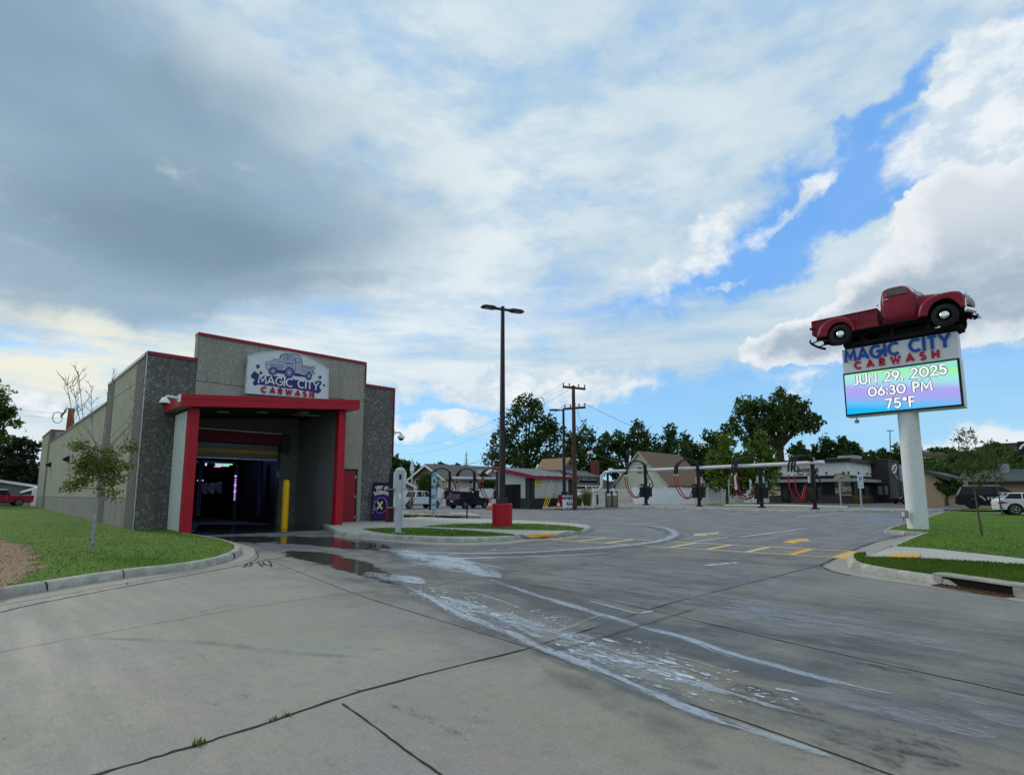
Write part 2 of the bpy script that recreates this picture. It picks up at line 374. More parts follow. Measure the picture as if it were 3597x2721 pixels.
    spk = t.noise(tc, 55, 3, .6); col = t.mix(t.m('MULTIPLY', t.ramp(spk, .56, .72), .45), col, t.mix(1.0, col, (1.5, 1.48, 1.42, 1), 'MULTIPLY')); col = t.mix(t.m('MULTIPLY', t.ramp(spk, .44, .30), .5), col, t.mix(1.0, col, (.55, .55, .56, 1), 'MULTIPLY'))
    col = t.mix(t.m('MULTIPLY', t.ramp(fine, .3, .7, .0, 1), .45), col, t.mix(1.0, col, (.62, .62, .62, 1), 'MULTIPLY'))
    sp_ = t.node('ShaderNodeTexVoronoi', {'Vector': tc, 'Scale': 3.1, 'Randomness': 1.0}); dots = t.ramp(sp_.outputs['Distance'], .03, .055, 1, 0)
    col = t.mix(t.m('MULTIPLY', dots, .55), col, (.05, .05, .045, 1))
    t.put(bs.inputs['Base Color'], col); t.put(bs.inputs['Roughness'], t.ramp(stre, .3, .7, .62, .85))
    bs.inputs['Specular IOR Level'].default_value = .35
    bump(t, bs, t.m('ADD', t.m('MULTIPLY', fine, .7), t.m('MULTIPLY', grit, .5)), .35, .008); return m
def aggregate(name, a, b, c, scale=34.0):
    m, t, bs, out = new_mat(name); tc = t.node('ShaderNodeTexCoord').outputs['Object']
    v = t.node('ShaderNodeTexVoronoi', {'Vector': tc, 'Scale': scale}); v2 = t.node('ShaderNodeTexVoronoi', {'Vector': tc, 'Scale': scale*.42})
    s1 = t.node('ShaderNodeSeparateColor', {0: v.outputs['Color']}).outputs[0]; s2 = t.node('ShaderNodeSeparateColor', {0: v2.outputs['Color']}).outputs[1]
    col = t.mix(t.ramp(s1, .45, .75), a, b); col = t.mix(t.m('MULTIPLY', t.ramp(s2, .80, .9), .75), col, c)
    col = t.mix(t.m('MULTIPLY', t.ramp(t.noise(t.scalev(tc, (2.4, 2.4, .2)), 1.5, 5, .65), .48, .75), .38), col, tuple(x*.5 for x in a[:3])+(1,)); n = t.noise(tc, .8, 4); col = t.mix(t.m('MULTIPLY', t.ramp(n, .35, .7), .35), col, tuple(x*.7 for x in a[:3])+(1,))
    t.put(bs.inputs['Base Color'], col); bs.inputs['Roughness'].default_value = .85; bump(t, bs, v.outputs['Distance'], .5, .01); return m
def alpha_mat(name, color, rough, afun, spec=.5, bmp=None, var=0.0):
    m, t, bs, out = new_mat(name); tc = t.node('ShaderNodeTexCoord'); a = afun(t, tc.outputs['Object'], tc.outputs['UV'])
    bs.inputs['Base Color'].default_value = color; bs.inputs['Roughness'].default_value = rough; bs.inputs['Specular IOR Level'].default_value = spec
    tr = t.node('ShaderNodeBsdfTransparent'); mx = t.node('ShaderNodeMixShader', {0: a, 1: tr.outputs[0], 2: bs.outputs[0]}); t.l.new(mx.outputs[0], out.inputs[0])
    if bmp: bump(t, bs, t.noise(tc.outputs['Object'], bmp, 3), .15, .01)
    return m
def uvedge(t, uv, lo=0.0, hi=.5):
    sp = t.node('ShaderNodeSeparateXYZ', {0: uv}); d = t.m('ABSOLUTE', t.m('SUBTRACT', sp.outputs[1], .5)); return t.m('SUBTRACT', 1.0, t.m('MULTIPLY', d, 2.0)), sp.outputs[0]
def foam_a(dens, stretch=(.8, 3.0, 1), sc=1.6, top=.9, world=None):
    def f(t, tc, uv):
        e, u = uvedge(t, uv); src = t.scalev(tc, world) if world else t.scalev(uv, stretch)
        n = t.noise(src, sc, 6, .62, .3); n3 = t.noise(src, sc*4.5, 5, .7); n2 = t.noise(tc, 26, 4, .7); big = t.noise(tc, .9, 2, .5)
        x = t.m('ADD', t.m('MULTIPLY', t.m('SUBTRACT', n, .5), 5.0), t.m('MULTIPLY', t.m('SUBTRACT', n3, .5), 3.6)); x = t.m('ADD', x, t.m('MULTIPLY', t.m('SUBTRACT', n2, .5), 2.0))
        x = t.m('ADD', x, t.m('MULTIPLY', t.m('SUBTRACT', big, .5), 1.6)); x = t.m('ADD', x, t.ramp(e, 0, .8, -.7, 1.0))
        return t.m('MULTIPLY', t.m('ADD', t.ramp(x, dens, dens+.55, 0, .7), t.ramp(x, dens-.7, dens, 0, .3)), t.ramp(n3, .34, .6, top*.45, top))
    return f
LOTM = concrete()
FOAM = alpha_mat('soap_foam', (.46, .52, .60, 1), .2, foam_a(.45, top=.76))
FOAMA = alpha_mat('arc_foam', (.54, .60, .67, 1), .25, foam_a(-.1, top=.85))
FOAMT = alpha_mat('thin_soap', (.50, .58, .68, 1), .3, foam_a(.85, top=.55))
def spots_a(t, tc, uv):
    e, u = uvedge(t, uv); wv = t.n.new('ShaderNodeVectorMath'); wv.operation = 'ADD'; ns = t.node('ShaderNodeTexNoise', {'Scale': 9.0, 'Detail': 4}); t.l.new(tc, ns.inputs['Vector']); t.l.new(t.scalev(ns.outputs['Color'], (.12, .2, 0)), wv.inputs[0]); t.l.new(tc, wv.inputs[1]); r = None
    for s, th, sz in (((15, 5.5, 1), .66, .30), ((8, 2.6, 1), .8, .34), ((30, 13, 1), .55, .30)):
        v = t.node('ShaderNodeTexVoronoi', {'Vector': t.scalev(wv.outputs[0], s), 'Scale': 1.0}); c = t.node('ShaderNodeSeparateColor', {0: v.outputs['Color']}).outputs[0]
        q = t.m('MULTIPLY', t.ramp(v.outputs['Distance'], sz*.7, sz, 1, 0), t.m('GREATER_THAN', c, th)); r = q if r is None else t.m('MAXIMUM', r, q)
    g = t.ramp(t.m('ADD', t.m('MULTIPLY', t.m('SUBTRACT', t.noise(t.scalev(tc, (2, .8, 1)), 1.6, 5, .65), .5), 2.5), t.ramp(e, 0, .8, -.5, .6)), .0, .5); return t.m('MULTIPLY', t.m('MULTIPLY', r, g), .8)
FOAMS = alpha_mat('foam_spots', (.60, .65, .71, 1), .4, spots_a)
FILM = alpha_mat('dried_soap_haze', (.36, .39, .45, 1), .45, foam_a(.85, sc=1.5, top=.38, world=(3.4, .7, 1)), .3)
def wet_a(t, tc, uv):
    e, u = uvedge(t, uv); n = t.noise(tc, 1.4, 6, .6); x = t.m('ADD', t.m('MULTIPLY', t.m('ADD', t.m('MULTIPLY', t.m('SUBTRACT', n, .5), 2.4), .5), .9), t.m('MULTIPLY', t.ramp(e, 0, .8, -.2, 1), .8)); return t.m('MULTIPLY', t.ramp(x, .62, .90), .9)
WET = alpha_mat('wet_concrete', (.062, .056, .046, 1), .09, wet_a, .5)
DAMP = alpha_mat('damp_concrete', (.075, .077, .076, 1), .32, lambda t, tc, uv: t.m('MULTIPLY', t.ramp(t.m('ADD', t.m('MULTIPLY', t.m('SUBTRACT', t.noise(tc, 1.1, 6, .62), .5), 2.6), t.ramp(uvedge(t, uv)[0], 0, 1, -.4, .8)), .1, .9), .55), .4)
def lawnmat():
    m, t, bs, out = new_mat('lawn_grass'); tc = t.node('ShaderNodeTexCoord').outputs['Object']
    a = t.noise(tc, .5, 4); b = t.noise(tc, 2.2, 5, .65); c = t.noise(tc, 30, 4, .7)
    col = t.mix(t.ramp(a, .35, .65), (.07, .145, .012, 1), (.10, .185, .018, 1)); col = t.mix(t.m('MULTIPLY', t.ramp(b, .5, .72), .55), col, (.15, .17, .03, 1))
    col = t.mix(t.m('MULTIPLY', t.ramp(c, .3, .6, 1, 0), .45), col, (.06, .12, .01, 1)); t.put(bs.inputs['Base Color'], col); bs.inputs['Roughness'].default_value = .9; bs.inputs['Specular IOR Level'].default_value = .15
    bump(t, bs, c, .8, .04); return m
LAWN = lawnmat()
def leafmat(name, c1, c2, c3_=None, trans=.35):
    m, t, bs, out = new_mat(name); g = t.node('ShaderNodeNewGeometry'); r = g.outputs['Random Per Island']
    tc = t.node('ShaderNodeTexCoord').outputs['Object']; n = t.noise(tc, .35, 3)
    col = t.mix(r, c1, c2); col = t.mix(t.ramp(n, .35, .65, 0, .5), col, tuple(x*.55 for x in c1[:3])+(1,))
    if c3_: col = t.mix(t.ramp(r, .84, .88), col, c3_)
    t.put(bs.inputs['Base Color'], col); bs.inputs['Roughness'].default_value = .7; bs.inputs['Specular IOR Level'].default_value = .2
    tl = t.node('ShaderNodeBsdfTranslucent', {0: col}); mx = t.node('ShaderNodeMixShader', {0: trans, 1: bs.outputs[0], 2: tl.outputs[0]}); t.l.new(mx.outputs[0], out.inputs[0]); return m
LEAF = {'dark': leafmat('foliage_dark', (.035, .07, .018, 1), (.08, .135, .032, 1), trans=.3), 'mid': leafmat('foliage_mid', (.05, .095, .02, 1), (.11, .175, .038, 1), trans=.32),
        'bright': leafmat('foliage_bright', (.08, .15, .016, 1), (.19, .26, .04, 1)), 'pine': leafmat('foliage_needle', (.016, .032, .014, 1), (.035, .055, .022, 1), trans=.1),
        'autumn': leafmat('foliage_turning', (.09, .14, .025, 1), (.19, .22, .045, 1), (.24, .13, .05, 1))}
BARK = M('bark', (.07, .055, .04), .9, sc=8, bmp=.5)
GREYBARK = M('grey_bark', (.26, .24, .21), .85, sc=14, var=.25, bmp=.3)
RED = M('red_paint', (.44, .014, .03), .42, var=.08, sc=1.2, bmp=.04, fine=40)
REDCAP = M('red_coping', (.27, .02, .045), .35, var=.08)
AGG = aggregate('exposed_aggregate', (.085, .085, .08, 1), (.155, .15, .14, 1), (.26, .255, .235, 1), 26)
TAN = aggregate('tan_sandblast', (.25, .243, .21, 1), (.32, .31, .27, 1), (.38, .37, .32, 1), 30)
BEIGE = M('beige_precast', (.40, .385, .30), .85, var=.1, sc=1.2, fine=26, bmp=.15, streak=.35)
SMOOTHC = M('smooth_precast', (.33, .322, .275), .8, var=.1, sc=1.5, fine=30, streak=.3)
LOWC = M('rough_base_precast', (.29, .275, .25), .85, var=.14, sc=2, fine=20, bmp=.2, streak=.5)
PILC = M('dark_pilaster_precast', (.15, .14, .127), .85, var=.2, sc=6, fine=22, bmp=.3)
KERB = M('kerb_concrete', (.37, .36, .325), .85, var=.3, sc=2.2, fine=6, bmp=.3)
GUTTER = M('gutter_concrete', (.34, .322, .275), .85, var=.15, sc=1.5, fine=30, bmp=.1)
WALK = M('sidewalk_concrete', (.44, .43, .39), .85, var=.08, sc=1.2, fine=40)
JOINT = M('joint_sealant', (.022, .022, .02), .8, sc=5)
def paintmat(name, c, wear):
    def f(t, tc, uv): return t.m('MULTIPLY', t.ramp(t.m('ADD', t.noise(tc, 9, 6, .7), t.m('MULTIPLY', t.noise(tc, .5, 3), .5)), wear, wear+.14), .93)
    return alpha_mat(name, c, .6, f, .3)
YEL = paintmat('yellow_paint', (.72, .40, .055, 1), .42); YELW = paintmat('worn_yellow_paint', (.62, .50, .22, 1), .5); WHT = paintmat('worn_white_paint', (.6, .62, .62, 1), .62); BLUP = paintmat('faded_blue_paint', (.22, .33, .55, 1), .72)
BLACK = M('black_metal', (.018, .018, .02), .45, var=.2); DARK = M('dark_bronze_paint', (.028, .027, .03), .5, var=.2)
WHITE = M('white_paint', (.72, .73, .72), .4, var=.05); VINYL = M('white_vinyl', (.80, .82, .84), .45, var=.05)
CHROME = M('chrome', (.75, .76, .78), .12, 1.0, var=.02); GALV = M('galvanised_steel', (.42, .46, .47), .45, .6, var=.12, sc=4)
GLASS = M('dark_glass', (.02, .025, .03), .06, var=.1); RUBBER = M('tyre_rubber', (.018, .018, .018), .75); NAVY = M('navy_print', (.03, .022, .10), .5)
YELLOW = M('yellow_enamel', (.72, .42, .01), .4, var=.05); ORANGE = M('orange_plastic', (.75, .13, .03), .5); GREY = M('grey_paint', (.25, .26, .27), .5)
CREAMW = M('white_acrylic', (.60, .64, .67), .3, var=.03)
def emis(name, c, k):
    if name in MC: return MC[name]
    m = bpy.data.materials.new(name); m.use_nodes = True; t = NT(m.node_tree); t.n.clear(); e = t.node('ShaderNodeEmission', {0: (*c[:3], 1), 1: k}); t.node('ShaderNodeOutputMaterial', {0: e.outputs[0]}); MC[name] = m; return m

# ------------------------------------------------------------------ stroke lettering
def arc(cx, cy, rx_, ry_, a0, a1, n=14): return [(cx+rx_*math.cos(R_(a0+(a1-a0)*i/n)), cy+ry_*math.sin(R_(a0+(a1-a0)*i/n))) for i in range(n+1)]
GL = {'A': (.86, [[(0, 0), (.43, 1), (.86, 0)], [(.17, .3), (.69, .3)]]), 'C': (.86, [arc(.5, .5, .46, .5, 48, 312, 20)]), 'D': (.8, [[(.05, 0), (.3, 0)]+arc(.3, .5, .48, .5, -90, 90, 14)+[(.05, 1), (.05, -.07)]]),
      'E': (.55, [[(.55, 1), (.05, 1), (.05, 0), (.55, 0)], [(.05, .52), (.48, .52)]]), 'F': (.52, [[(.52, 1), (.05, 1), (.05, -.07)], [(.05, .5), (.46, .5)]]),
      'G': (.95, [arc(.5, .5, .46, .5, 45, 360, 22)+[(.52, .5)]]), 'H': (.75, [[(.05, -.07), (.05, 1.07)], [(.7, -.07), (.7, 1.07)], [(.05, .5), (.7, .5)]]), 'I': (.12, [[(.06, -.07), (.06, 1.07)]]),
      'J': (.5, [[(.42, 1.07), (.42, .25)]+arc(.2, .25, .22, .25, 0, -110, 8)]), 'M': (1.0, [[(.04, -.07), (.12, 1), (.5, .22), (.88, 1), (.96, -.07)]]), 'N': (.78, [[(.05, -.07), (.05, 1), (.73, 0), (.73, 1.07)]]),
      'O': (.98, [arc(.49, .5, .45, .5, 90, 450, 24)]), 'P': (.6, [[(.05, -.07), (.05, 1), (.3, 1)]+arc(.3, .73, .26, .27, 90, -90, 10)+[(.05, .46)]]), 'R': (.66, [[(.05, -.07), (.05, 1), (.3, 1)]+arc(.3, .73, .27, .27, 90, -90, 10)+[(.05, .46)], [(.3, .46), (.62, -.03)]]),
      'S': (.62, [arc(.31, .75, .24, .25, 40, 250, 10)+arc(.31, .25, .26, .26, 80, -150, 12)]), 'T': (.66, [[(0, 1), (.66, 1)], [(.33, 1), (.33, -.07)]]), 'U': (.74, [[(.05, 1.07), (.05, .33)]+arc(.37, .33, .32, .33, 180, 360, 12)+[(.69, 1.07)]]),
      'W': (1.15, [[(.02, 1.05), (.3, 0), (.57, .9), (.85, 0), (1.13, 1.05)]]), 'X': (.8, [[(.04, -.05), (.76, 1.05)], [(.04, 1.05), (.76, -.05)]]), 'Y': (.8, [[(0, 1.05), (.4, .45), (.8, 1.05)], [(.4, .45), (.4, -.07)]]),
      'L': (.5, [[(.05, 1.07), (.05, 0), (.5, 0)]]), 'B': (.62, [[(.05, 1), (.3, 1)]+arc(.3, .76, .22, .24, 90, -90, 8)+[(.05, .52), (.32, .52)]+arc(.32, .26, .26, .26, 90, -90, 8)+[(.05, 0), (.05, 1.07)]]),
      '0': (.82, [arc(.41, .5, .37, .5, 90, 450, 22)]), '2': (.62, [arc(.3, .72, .26, .28, 160, -30, 12)+[(.04, 0), (.62, 0)]]), '3': (.6, [arc(.28, .74, .22, .25, 150, -80, 10)+arc(.28, .25, .26, .26, 80, -150, 12)]),
      '5': (.62, [[(.55, 1), (.15, 1), (.1, .55)]+arc(.28, .31, .28, .31, 110, -145, 14)]), '6': (.68, [[(.5, 1.03), (.12, .5)], arc(.35, .31, .29, .31, 90, 450, 18)]), '7': (.6, [[(0, 1), (.56, 1), (.2, -.05)]]),
      '9': (.68, [[(.2, -.03), (.58, .5)], arc(.33, .69, .29, .31, 90, 450, 18)]), ',': (.16, [[(.1, .09), (.03, -.16)]]), ':': (.14, [[(.07, .05), (.07, .2)], [(.07, .55), (.07, .7)]]), '!': (.14, [[(.07, .3), (.07, 1.07)], [(.07, -.03), (.07, .12)]]), ' ': (.42, [])}
GL['degree'] = (.3, [arc(.15, .85, .12, .13, 90, 450, 12)])
def stroke(mb, pts, w, org, xd, yd, nd, depth):
    P = [Vector((a, b)) for a, b in pts]; m = len(P); closed = (P[0]-P[-1]).length < 1e-4 and m > 3
    if closed: P = P[:-1]; m -= 1
    A, B = [], []
    for i in range(m):
        pr = P[i-1] if (i or closed) else None; nx = P[(i+1) % m] if (i < m-1 or closed) else None
        d1 = (P[i]-pr).normalized() if pr is not None else None; d2 = (nx-P[i]).normalized() if nx is not None else None
        d1 = d1 or d2; d2 = d2 or d1; n1 = Vector((-d1.y, d1.x)); n2 = Vector((-d2.y, d2.x)); n = n1+n2
        n = n.normalized() if n.length > 1e-5 else n1; k = min(1/max(n.dot(n1), .3), 1.9)
        A.append(P[i]+n*(w/2*k)); B.append(P[i]-n*(w/2*k))
    W3 = lambda q, h: org+xd*q.x+yd*q.y+nd*h
    rings = [[W3(A[i], 0), W3(A[i], depth), W3(B[i], depth), W3(B[i], 0)] for i in range(m)]
    if closed: rings.append(rings[0]); mb.loft(rings, cap=False)
    else: mb.loft(rings)
def lettering(mb, text, org, xd, yd, nd, h, w, depth, width=None, gap=.2, xs=1.0, word=None):
    org = Vector(org); xd = Vector(xd); yd = Vector(yd); nd = Vector(nd); gl = [GL['degree'] if c == '*' else GL[c] for c in text]
    tot = sum(g[0]*xs for g in gl)+gap*(len(gl)-1); 
    if width: gap += (width/h-tot)/(len(gl)-1)
    x = 0; k = 0; wi = 0
    for c, g in zip(text, gl):
        wi += c == ' '
        for st in (g[1] if word is None or word == wi else []):
            k += 1; stroke(mb, [((x+p[0]*xs)*h, p[1]*h) for p in st], w*h, org, xd, yd, nd, depth+(k % 3)*.0012)
        x += g[0]*xs+gap
    return mb

# ================================================================== GROUND
def offs(pts, side, w):
    out = []
    for i, p in enumerate(pts):
        a = Vector(pts[max(i-1, 0)][:2]); b = Vector(pts[min(i+1, len(pts)-1)][:2]); d = (b-a).normalized(); n = Vector((-d.y, d.x))*side
        out.append(Vector((p[0], p[1]))+n*w)
    return out
EARTH = M('dry_earth', (.17, .145, .10), .95, var=.2, sc=.3, fine=6)
sheet('ground', [(-1500, -1500), (2500, -1500), (2500, 2500), (-1500, 2500)], -.06, EARTH)
sheet('parking_lot', [(-14, -14), (61, -14), (61, 62), (-14, 62)], 0, LOTM)
ASPH = M('street_asphalt', (.11, .11, .112), .85, var=.15, sc=.6, fine=30)
sheet('street', [(61, -40), (84, -40), (84, 27), (61, 27)], -.004, ASPH)
sheet('rear_lot', [(84.0, -40), (150, -40), (150, 60), (84.0, 60)], -.01, ASPH)
# --- left lawn
kl = px([(-160, 2150), (0, 2105), (170, 2075), (440, 2030), (620, 2008), (740, 1988), (810, 1968), (846, 1945), (838, 1927), (790, 1909), (720, 1895), (655, 1884)])
kerb(kl, 1, KERB); kli = offs(smoothline(kl, 5), 1, .16)
lawnL = [(p[0], p[1]) for p in kli]+[(5.84, 26.5), (4.72, 26.6), (4.72, 76), (6, 78), (-46, 100), (-46, 13.5), (-3, 12.2)]
sheet('lawn', lawnL, .15, LAWN, skirt=.2)
gl_ = px([(-160, 2205), (0, 2128), (170, 2097), (440, 2048), (700, 2003), (850, 1972), (895, 1945), (880, 1920), (800, 1900), (690, 1886)])
gi = smoothline(kl, 5); go_ = smoothline(gl_, 5)
sheet('gutter', [(p[0], p[1]) for p in go_]+[(p[0], p[1]) for p in reversed(gi)], .004, GUTTER)
DIRT = alpha_mat('bare_dirt', (.25, .17, .115, 1), .95, lambda t, tc, uv: t.ramp(t.m('ADD', t.noise(tc, 2.2, 6, .65), t.m('MULTIPLY', uvedge(t, uv)[0], .5)), .6, .68), .1, 14)
rb = ribbon(px([(-500, 2120), (-200, 2060), (-30, 2010), (5, 1955), (-60, 1905), (-300, 1880)], .15), [3.4, 2.2, 1.7, 1.5, 1.6, 2.4], .156); tag(rb.build('dirt_patch', DIRT), kind='structure')
# joints between slabs
def joint(pts, w=.022, z=.0035, wob=.012, amp=None):
    L = smoothline(px(pts), 8); mb = MB(); m = len(L)
    for i, p in enumerate(L):
        d = (L[min(i+1, m-1)]-L[max(i-1, 0)]).normalized(); n = Vector((-d.y, d.x)); ww = w*random.uniform(.6, 1.35)
        p = p+n*random.uniform(-wob, wob)*.5
        for s in (-.5, .5): q = p+n*(ww*s); mb.v.append((q.x, q.y, gz(q.x, q.y)+z))
    mb.f = [(2*i, 2*i+1, 2*i+3, 2*i+2) for i in range(m-1)]
    return tag(mb.build('joint', JOINT), kind='structure')
joint([(330, 2721), (610, 2640), (900, 2550), (1330, 2410), (1845, 2280)], .03, wob=.02); joint([(100, 2790), (330, 2721)], .03)
joint([(1845, 2280), (2100, 2200), (2350, 2120), (2620, 2050), (2880, 1985)], .026); joint([(2880, 1985), (3010, 1925), (3120, 1890), (3185, 1878)], .05)
joint([(2885, 1986), (2920, 2006), (2985, 2021)], .03)
joint([(930, 1962), (1080, 2020), (1240, 2082), (1420, 2140), (1600, 2195), (1870, 2278)], .014, wob=.008)
joint([(1870, 2278), (2200, 2400), (2600, 2530), (3200, 2745)], .02, wob=.006)
joint([(1700, 2022), (2000, 2080), (2320, 2150), (2700, 2240), (3100, 2330), (3640, 2450)], .02)
joint([(1200, 2470), (1300, 2540), (1420, 2630), (1590, 2750)], .016, wob=.006)
joint([(0, 2150), (120, 2122), (440, 2060), (700, 2013), (860, 1982), (960, 1962), (1060, 1950)], .04, wob=.02)
joint([(0, 2290), (300, 2235), (600, 2180), (940, 2122), (1240, 2082)], .008, wob=.006); joint([(1240, 2082), (1400, 2072), (1560, 2050), (1700, 2020), (1960, 1985)], .016)
joint([(860, 1982), (905, 1958), (892, 1930), (840, 1908)], .025, wob=.02)
for a, b in (((170, 2098), (162, 2070)), ((450, 2052), (432, 2030))): joint([a, ((a[0]+b[0])/2, (a[1]+b[1])/2), b], .03)
joint([(700, 2150), (760, 2136), (850, 2120)], .006)
for q in ([(870, 1980), (862, 1986), (856, 1992)], [(884, 1975), (880, 1986), (870, 1990)], [(905, 1974), (917, 1984), (922, 1990)], [(925, 1972), (930, 1982), (942, 1986)], [(945, 1970), (950, 1978), (952, 1990)]):
    joint(q, .05, wob=.03)
# --- centre island
ik = px([(1172, 1878), (1240, 1887), (1310, 1890), (1400, 1895), (1568, 1904), (1718, 1903), (1800, 1897), (1856, 1889)])
kerb(ik, 1, KERB, taper=('b',))
tipk = px([(1982, 1880), (2030, 1874), (2068, 1868), (2078, 1861), (2062, 1853), (2000, 1846), (1900, 1839), (1750, 1832), (1600, 1828), (1480, 1822)])
kerb(tipk, 1, KERB, taper=('a',))
iki = offs(smoothline(ik, 5), 1, .16); tki = offs(smoothline(tipk, 5), 1, .16)
slab = [(p[0], p[1]) for p in iki if p.x < on_g(1835, 1880).x]+[p[:2] for p in px([(1835, 1878), (1905, 1871), (1962, 1873)], .148)]+[(p[0], p[1]) for p in tki[4:]]+[(17.2, 27.6), (16.3, 27.2), (12.45, 26.6)]
sheet('sidewalk', slab, .148, WALK, skirt=.15)
rp = [on_g(1836, 1878, .148), on_g(1905, 1871, .148), on_g(1962, 1873, .148), on_g(1992, 1882), on_g(1935, 1891), on_g(1860, 1890)]
mb = MB(); zz = [.147, .147, .147, .006, .006, .006]; vv = [(p.x, p.y, gz(p.x, p.y)+z) for p, z in zip(rp, zz)]; mb.add(vv, [(0, 1, 4, 5), (1, 2, 3, 4)]); tag(mb.build('ramp', WALK), kind='structure')
sheet('gutter', [p[:2] for p in px([(1172, 1878), (1240, 1887), (1310, 1890), (1400, 1895), (1568, 1904), (1718, 1903), (1800, 1897), (1856, 1889), (1975, 1885), (1990, 1892), (1860, 1900), (1780, 1910), (1650, 1916), (1500, 1913), (1380, 1903), (1230, 1893), (1172, 1884)])], .004, GUTTER)
I1 = px([(1272, 1857), (1380, 1853), (1509, 1854.5), (1677, 1865), (1800, 1876), (1810, 1879), (1718, 1883), (1568, 1883), (1400, 1877), (1321, 1868)], .15)
I2 = px([(1480, 1848), (1535, 1844), (1593, 1840), (1718, 1837), (1886, 1839), (2000, 1846), (2056, 1855), (2035, 1861), (1939, 1862), (1796, 1859), (1593, 1853)], .15)
sheet('lawn', [p[:2] for p in I1], .156, LAWN); sheet('lawn', [p[:2] for p in I2], .156, LAWN)
PAD = M('yellow_tactile_pad', (.70, .36, .06), .6, var=.12, sc=8, fine=30)
def pad(pts, z):
    P = [on_g(x, y, z) for x, y in pts]; mb = MB(); mb.prism([(p.x, p.y, gz(p.x, p.y)+z) for p in P], (0, 0, .012)); return mb
pq = [on_g(1838, 1881, .12), on_g(1905, 1873.5, .145), on_g(1957, 1875, .145), on_g(1940, 1885, .05), on_g(1864, 1888, .05)]; solo(MB().prism([p+Vector((0, 0, .012)) for p in pq], (0, 0, .006)), 'tactile_pad', PAD, 'yellow tactile paving pad on the ramp of the middle island', 'tactile pad')
# --- right kerbs and lawns
rk = px([(3700, 2118), (3597, 2099), (3425, 2073), (3307, 2056), (3174, 2036), (3060, 2016), (2992, 1998), (2973, 1978), (2985, 1966), (3020, 1962)])
kerb(rk, -1, KERB); rki = offs(smoothline(rk, 5), -1, .16)
strip = [(p[0], p[1]) for p in rki]+[p[:2] for p in px([(3031, 1959), (3120, 1960), (3215, 1963), (3400, 1973), (3700, 1993)], .15)]
sheet('lawn', strip, .156, LAWN)
sheet('sidewalk', [p[:2] for p in px([(3000, 1962), (3060, 1950), (3144, 1917), (3250, 1923), (3400, 1940), (3700, 1972), (3760, 2000), (3400, 1977), (3215, 1967), (3020, 1964)], .14)], .145, WALK)
solo(pad([(3092, 1963), (3144, 1945), (3236, 1947), (3215, 1967), (3150, 1966)], .15), 'tactile_pad', PAD, 'yellow tactile paving pad on the walk at the right lawn', 'tactile pad')
ga = [p[:2] for p in px([(3148, 1917), (3200, 1893), (3263, 1868), (3190, 1865), (3122, 1859), (3135, 1852), (3180, 1839), (3251, 1820), (3322, 1796)], .15)]
kerb(offs(ga[:3], 1, .18), -1, KERB, smooth_in=False); kerb(offs(ga[3:], 1, .18), -1, KERB, smooth_in=False)
gp = offs(ga, 1, .18); kerb([gp[2], gp[3]], -1, KERB, smooth_in=False)
kerb([p[:2] for p in px([(3005, 1963), (3060, 1950), (3110, 1932), (3138, 1920)])], -1, KERB, smooth_in=False, taper=('a',), h=.13)
bigl = ga+[p[:2] for p in px([(3420, 1797), (3700, 1810), (3900, 1830), (4400, 1900), (3900, 1975), (3597, 1960), (3400, 1938), (3250, 1923)], .15)]
sheet('lawn', bigl, .152, LAWN)
sheet('gutter', [p[:2] for p in px([(3700, 2135), (3425, 2083), (3174, 2048), (3040, 2030), (2940, 2008), (2890, 1990), (2960, 1955), (3080, 1905), (3230, 1874), (3261, 1872), (3135, 1915), (3060, 1948), (2985, 1966), (2973, 1978), (2992, 1998), (3060, 2016), (3174, 2036), (3307, 2056), (3425, 2073), (3700, 2118)])], .0045, GUTTER)
sheet('lawn', [p[:2] for p in px([(3300, 1793), (3420, 1788), (3700, 1792), (3700, 1800), (3440, 1797)])], .12, LAWN)
# storm drain in the right kerb
dr = thing('storm_drain', on_g(3440, 2066), 'rusty storm drain inlet set into the right kerb', 'storm drain')
dA, dB = on_g(3318, 2056), on_g(3568, 2096); dv = (dB-dA).normalized(); dn = Vector((dv.y, -dv.x, 0)); dn = dn if dn.x > 0 else -dn
RUST = M('rusty_iron', (.10, .045, .028), .8, var=.35, sc=12); HOOD = M('drain_hood_concrete', (.30, .29, .26), .85, var=.2, sc=5)
MB().prism([dA-dv*.12-dn*.04, dB+dv*.12-dn*.04, dB+dv*.12+dn*.26, dA-dv*.12+dn*.26], (0, 0, .0)) if False else None
mb = MB()
for a, b, z0, z1 in ((-.16, 1.0, .155, .20),):
    p = dA-dv*.16-dn*.05; q = dB+dv*.16-dn*.05; mb.prism([p+Vector((0, 0, z0)), q+Vector((0, 0, z0)), q+dn*.30+Vector((0, 0, z0)), p+dn*.30+Vector((0, 0, z0))], (0, 0, z1-z0))
for c in (dA-dv*.16, dB): mb.prism([c-dn*.05, c+dv*.16-dn*.05, c+dv*.16+dn*.28, c+dn*.28], (0, 0, .155))
mb.build('hood', HOOD, dr, bevel=.012)
BLK = M('pit_black', (.006, .006, .006), .9)
MB().prism([dA-dn*.012+Vector((0, 0, .008)), dB-dn*.012+Vector((0, 0, .008)), dB-dn*.012+Vector((0, 0, .152)), dA-dn*.012+Vector((0, 0, .152))], -dn*.004).build('opening', BLK, dr)
mb = MB(); k = 0; LN = (dB-dA).length
while k*.085 < LN: c = dA+dv*(k*.085); mb.bar(c-dn*.26+Vector((0, 0, .012)), c-dn*.04+Vector((0, 0, .03)), .03, .02); k += 1
for o_ in (.26, .15, .05): mb.bar(dA-dn*o_+Vector((0, 0, .014)), dB-dn*o_+Vector((0, 0, .014)), .025, .02)
mb.build('grate', RUST, dr)
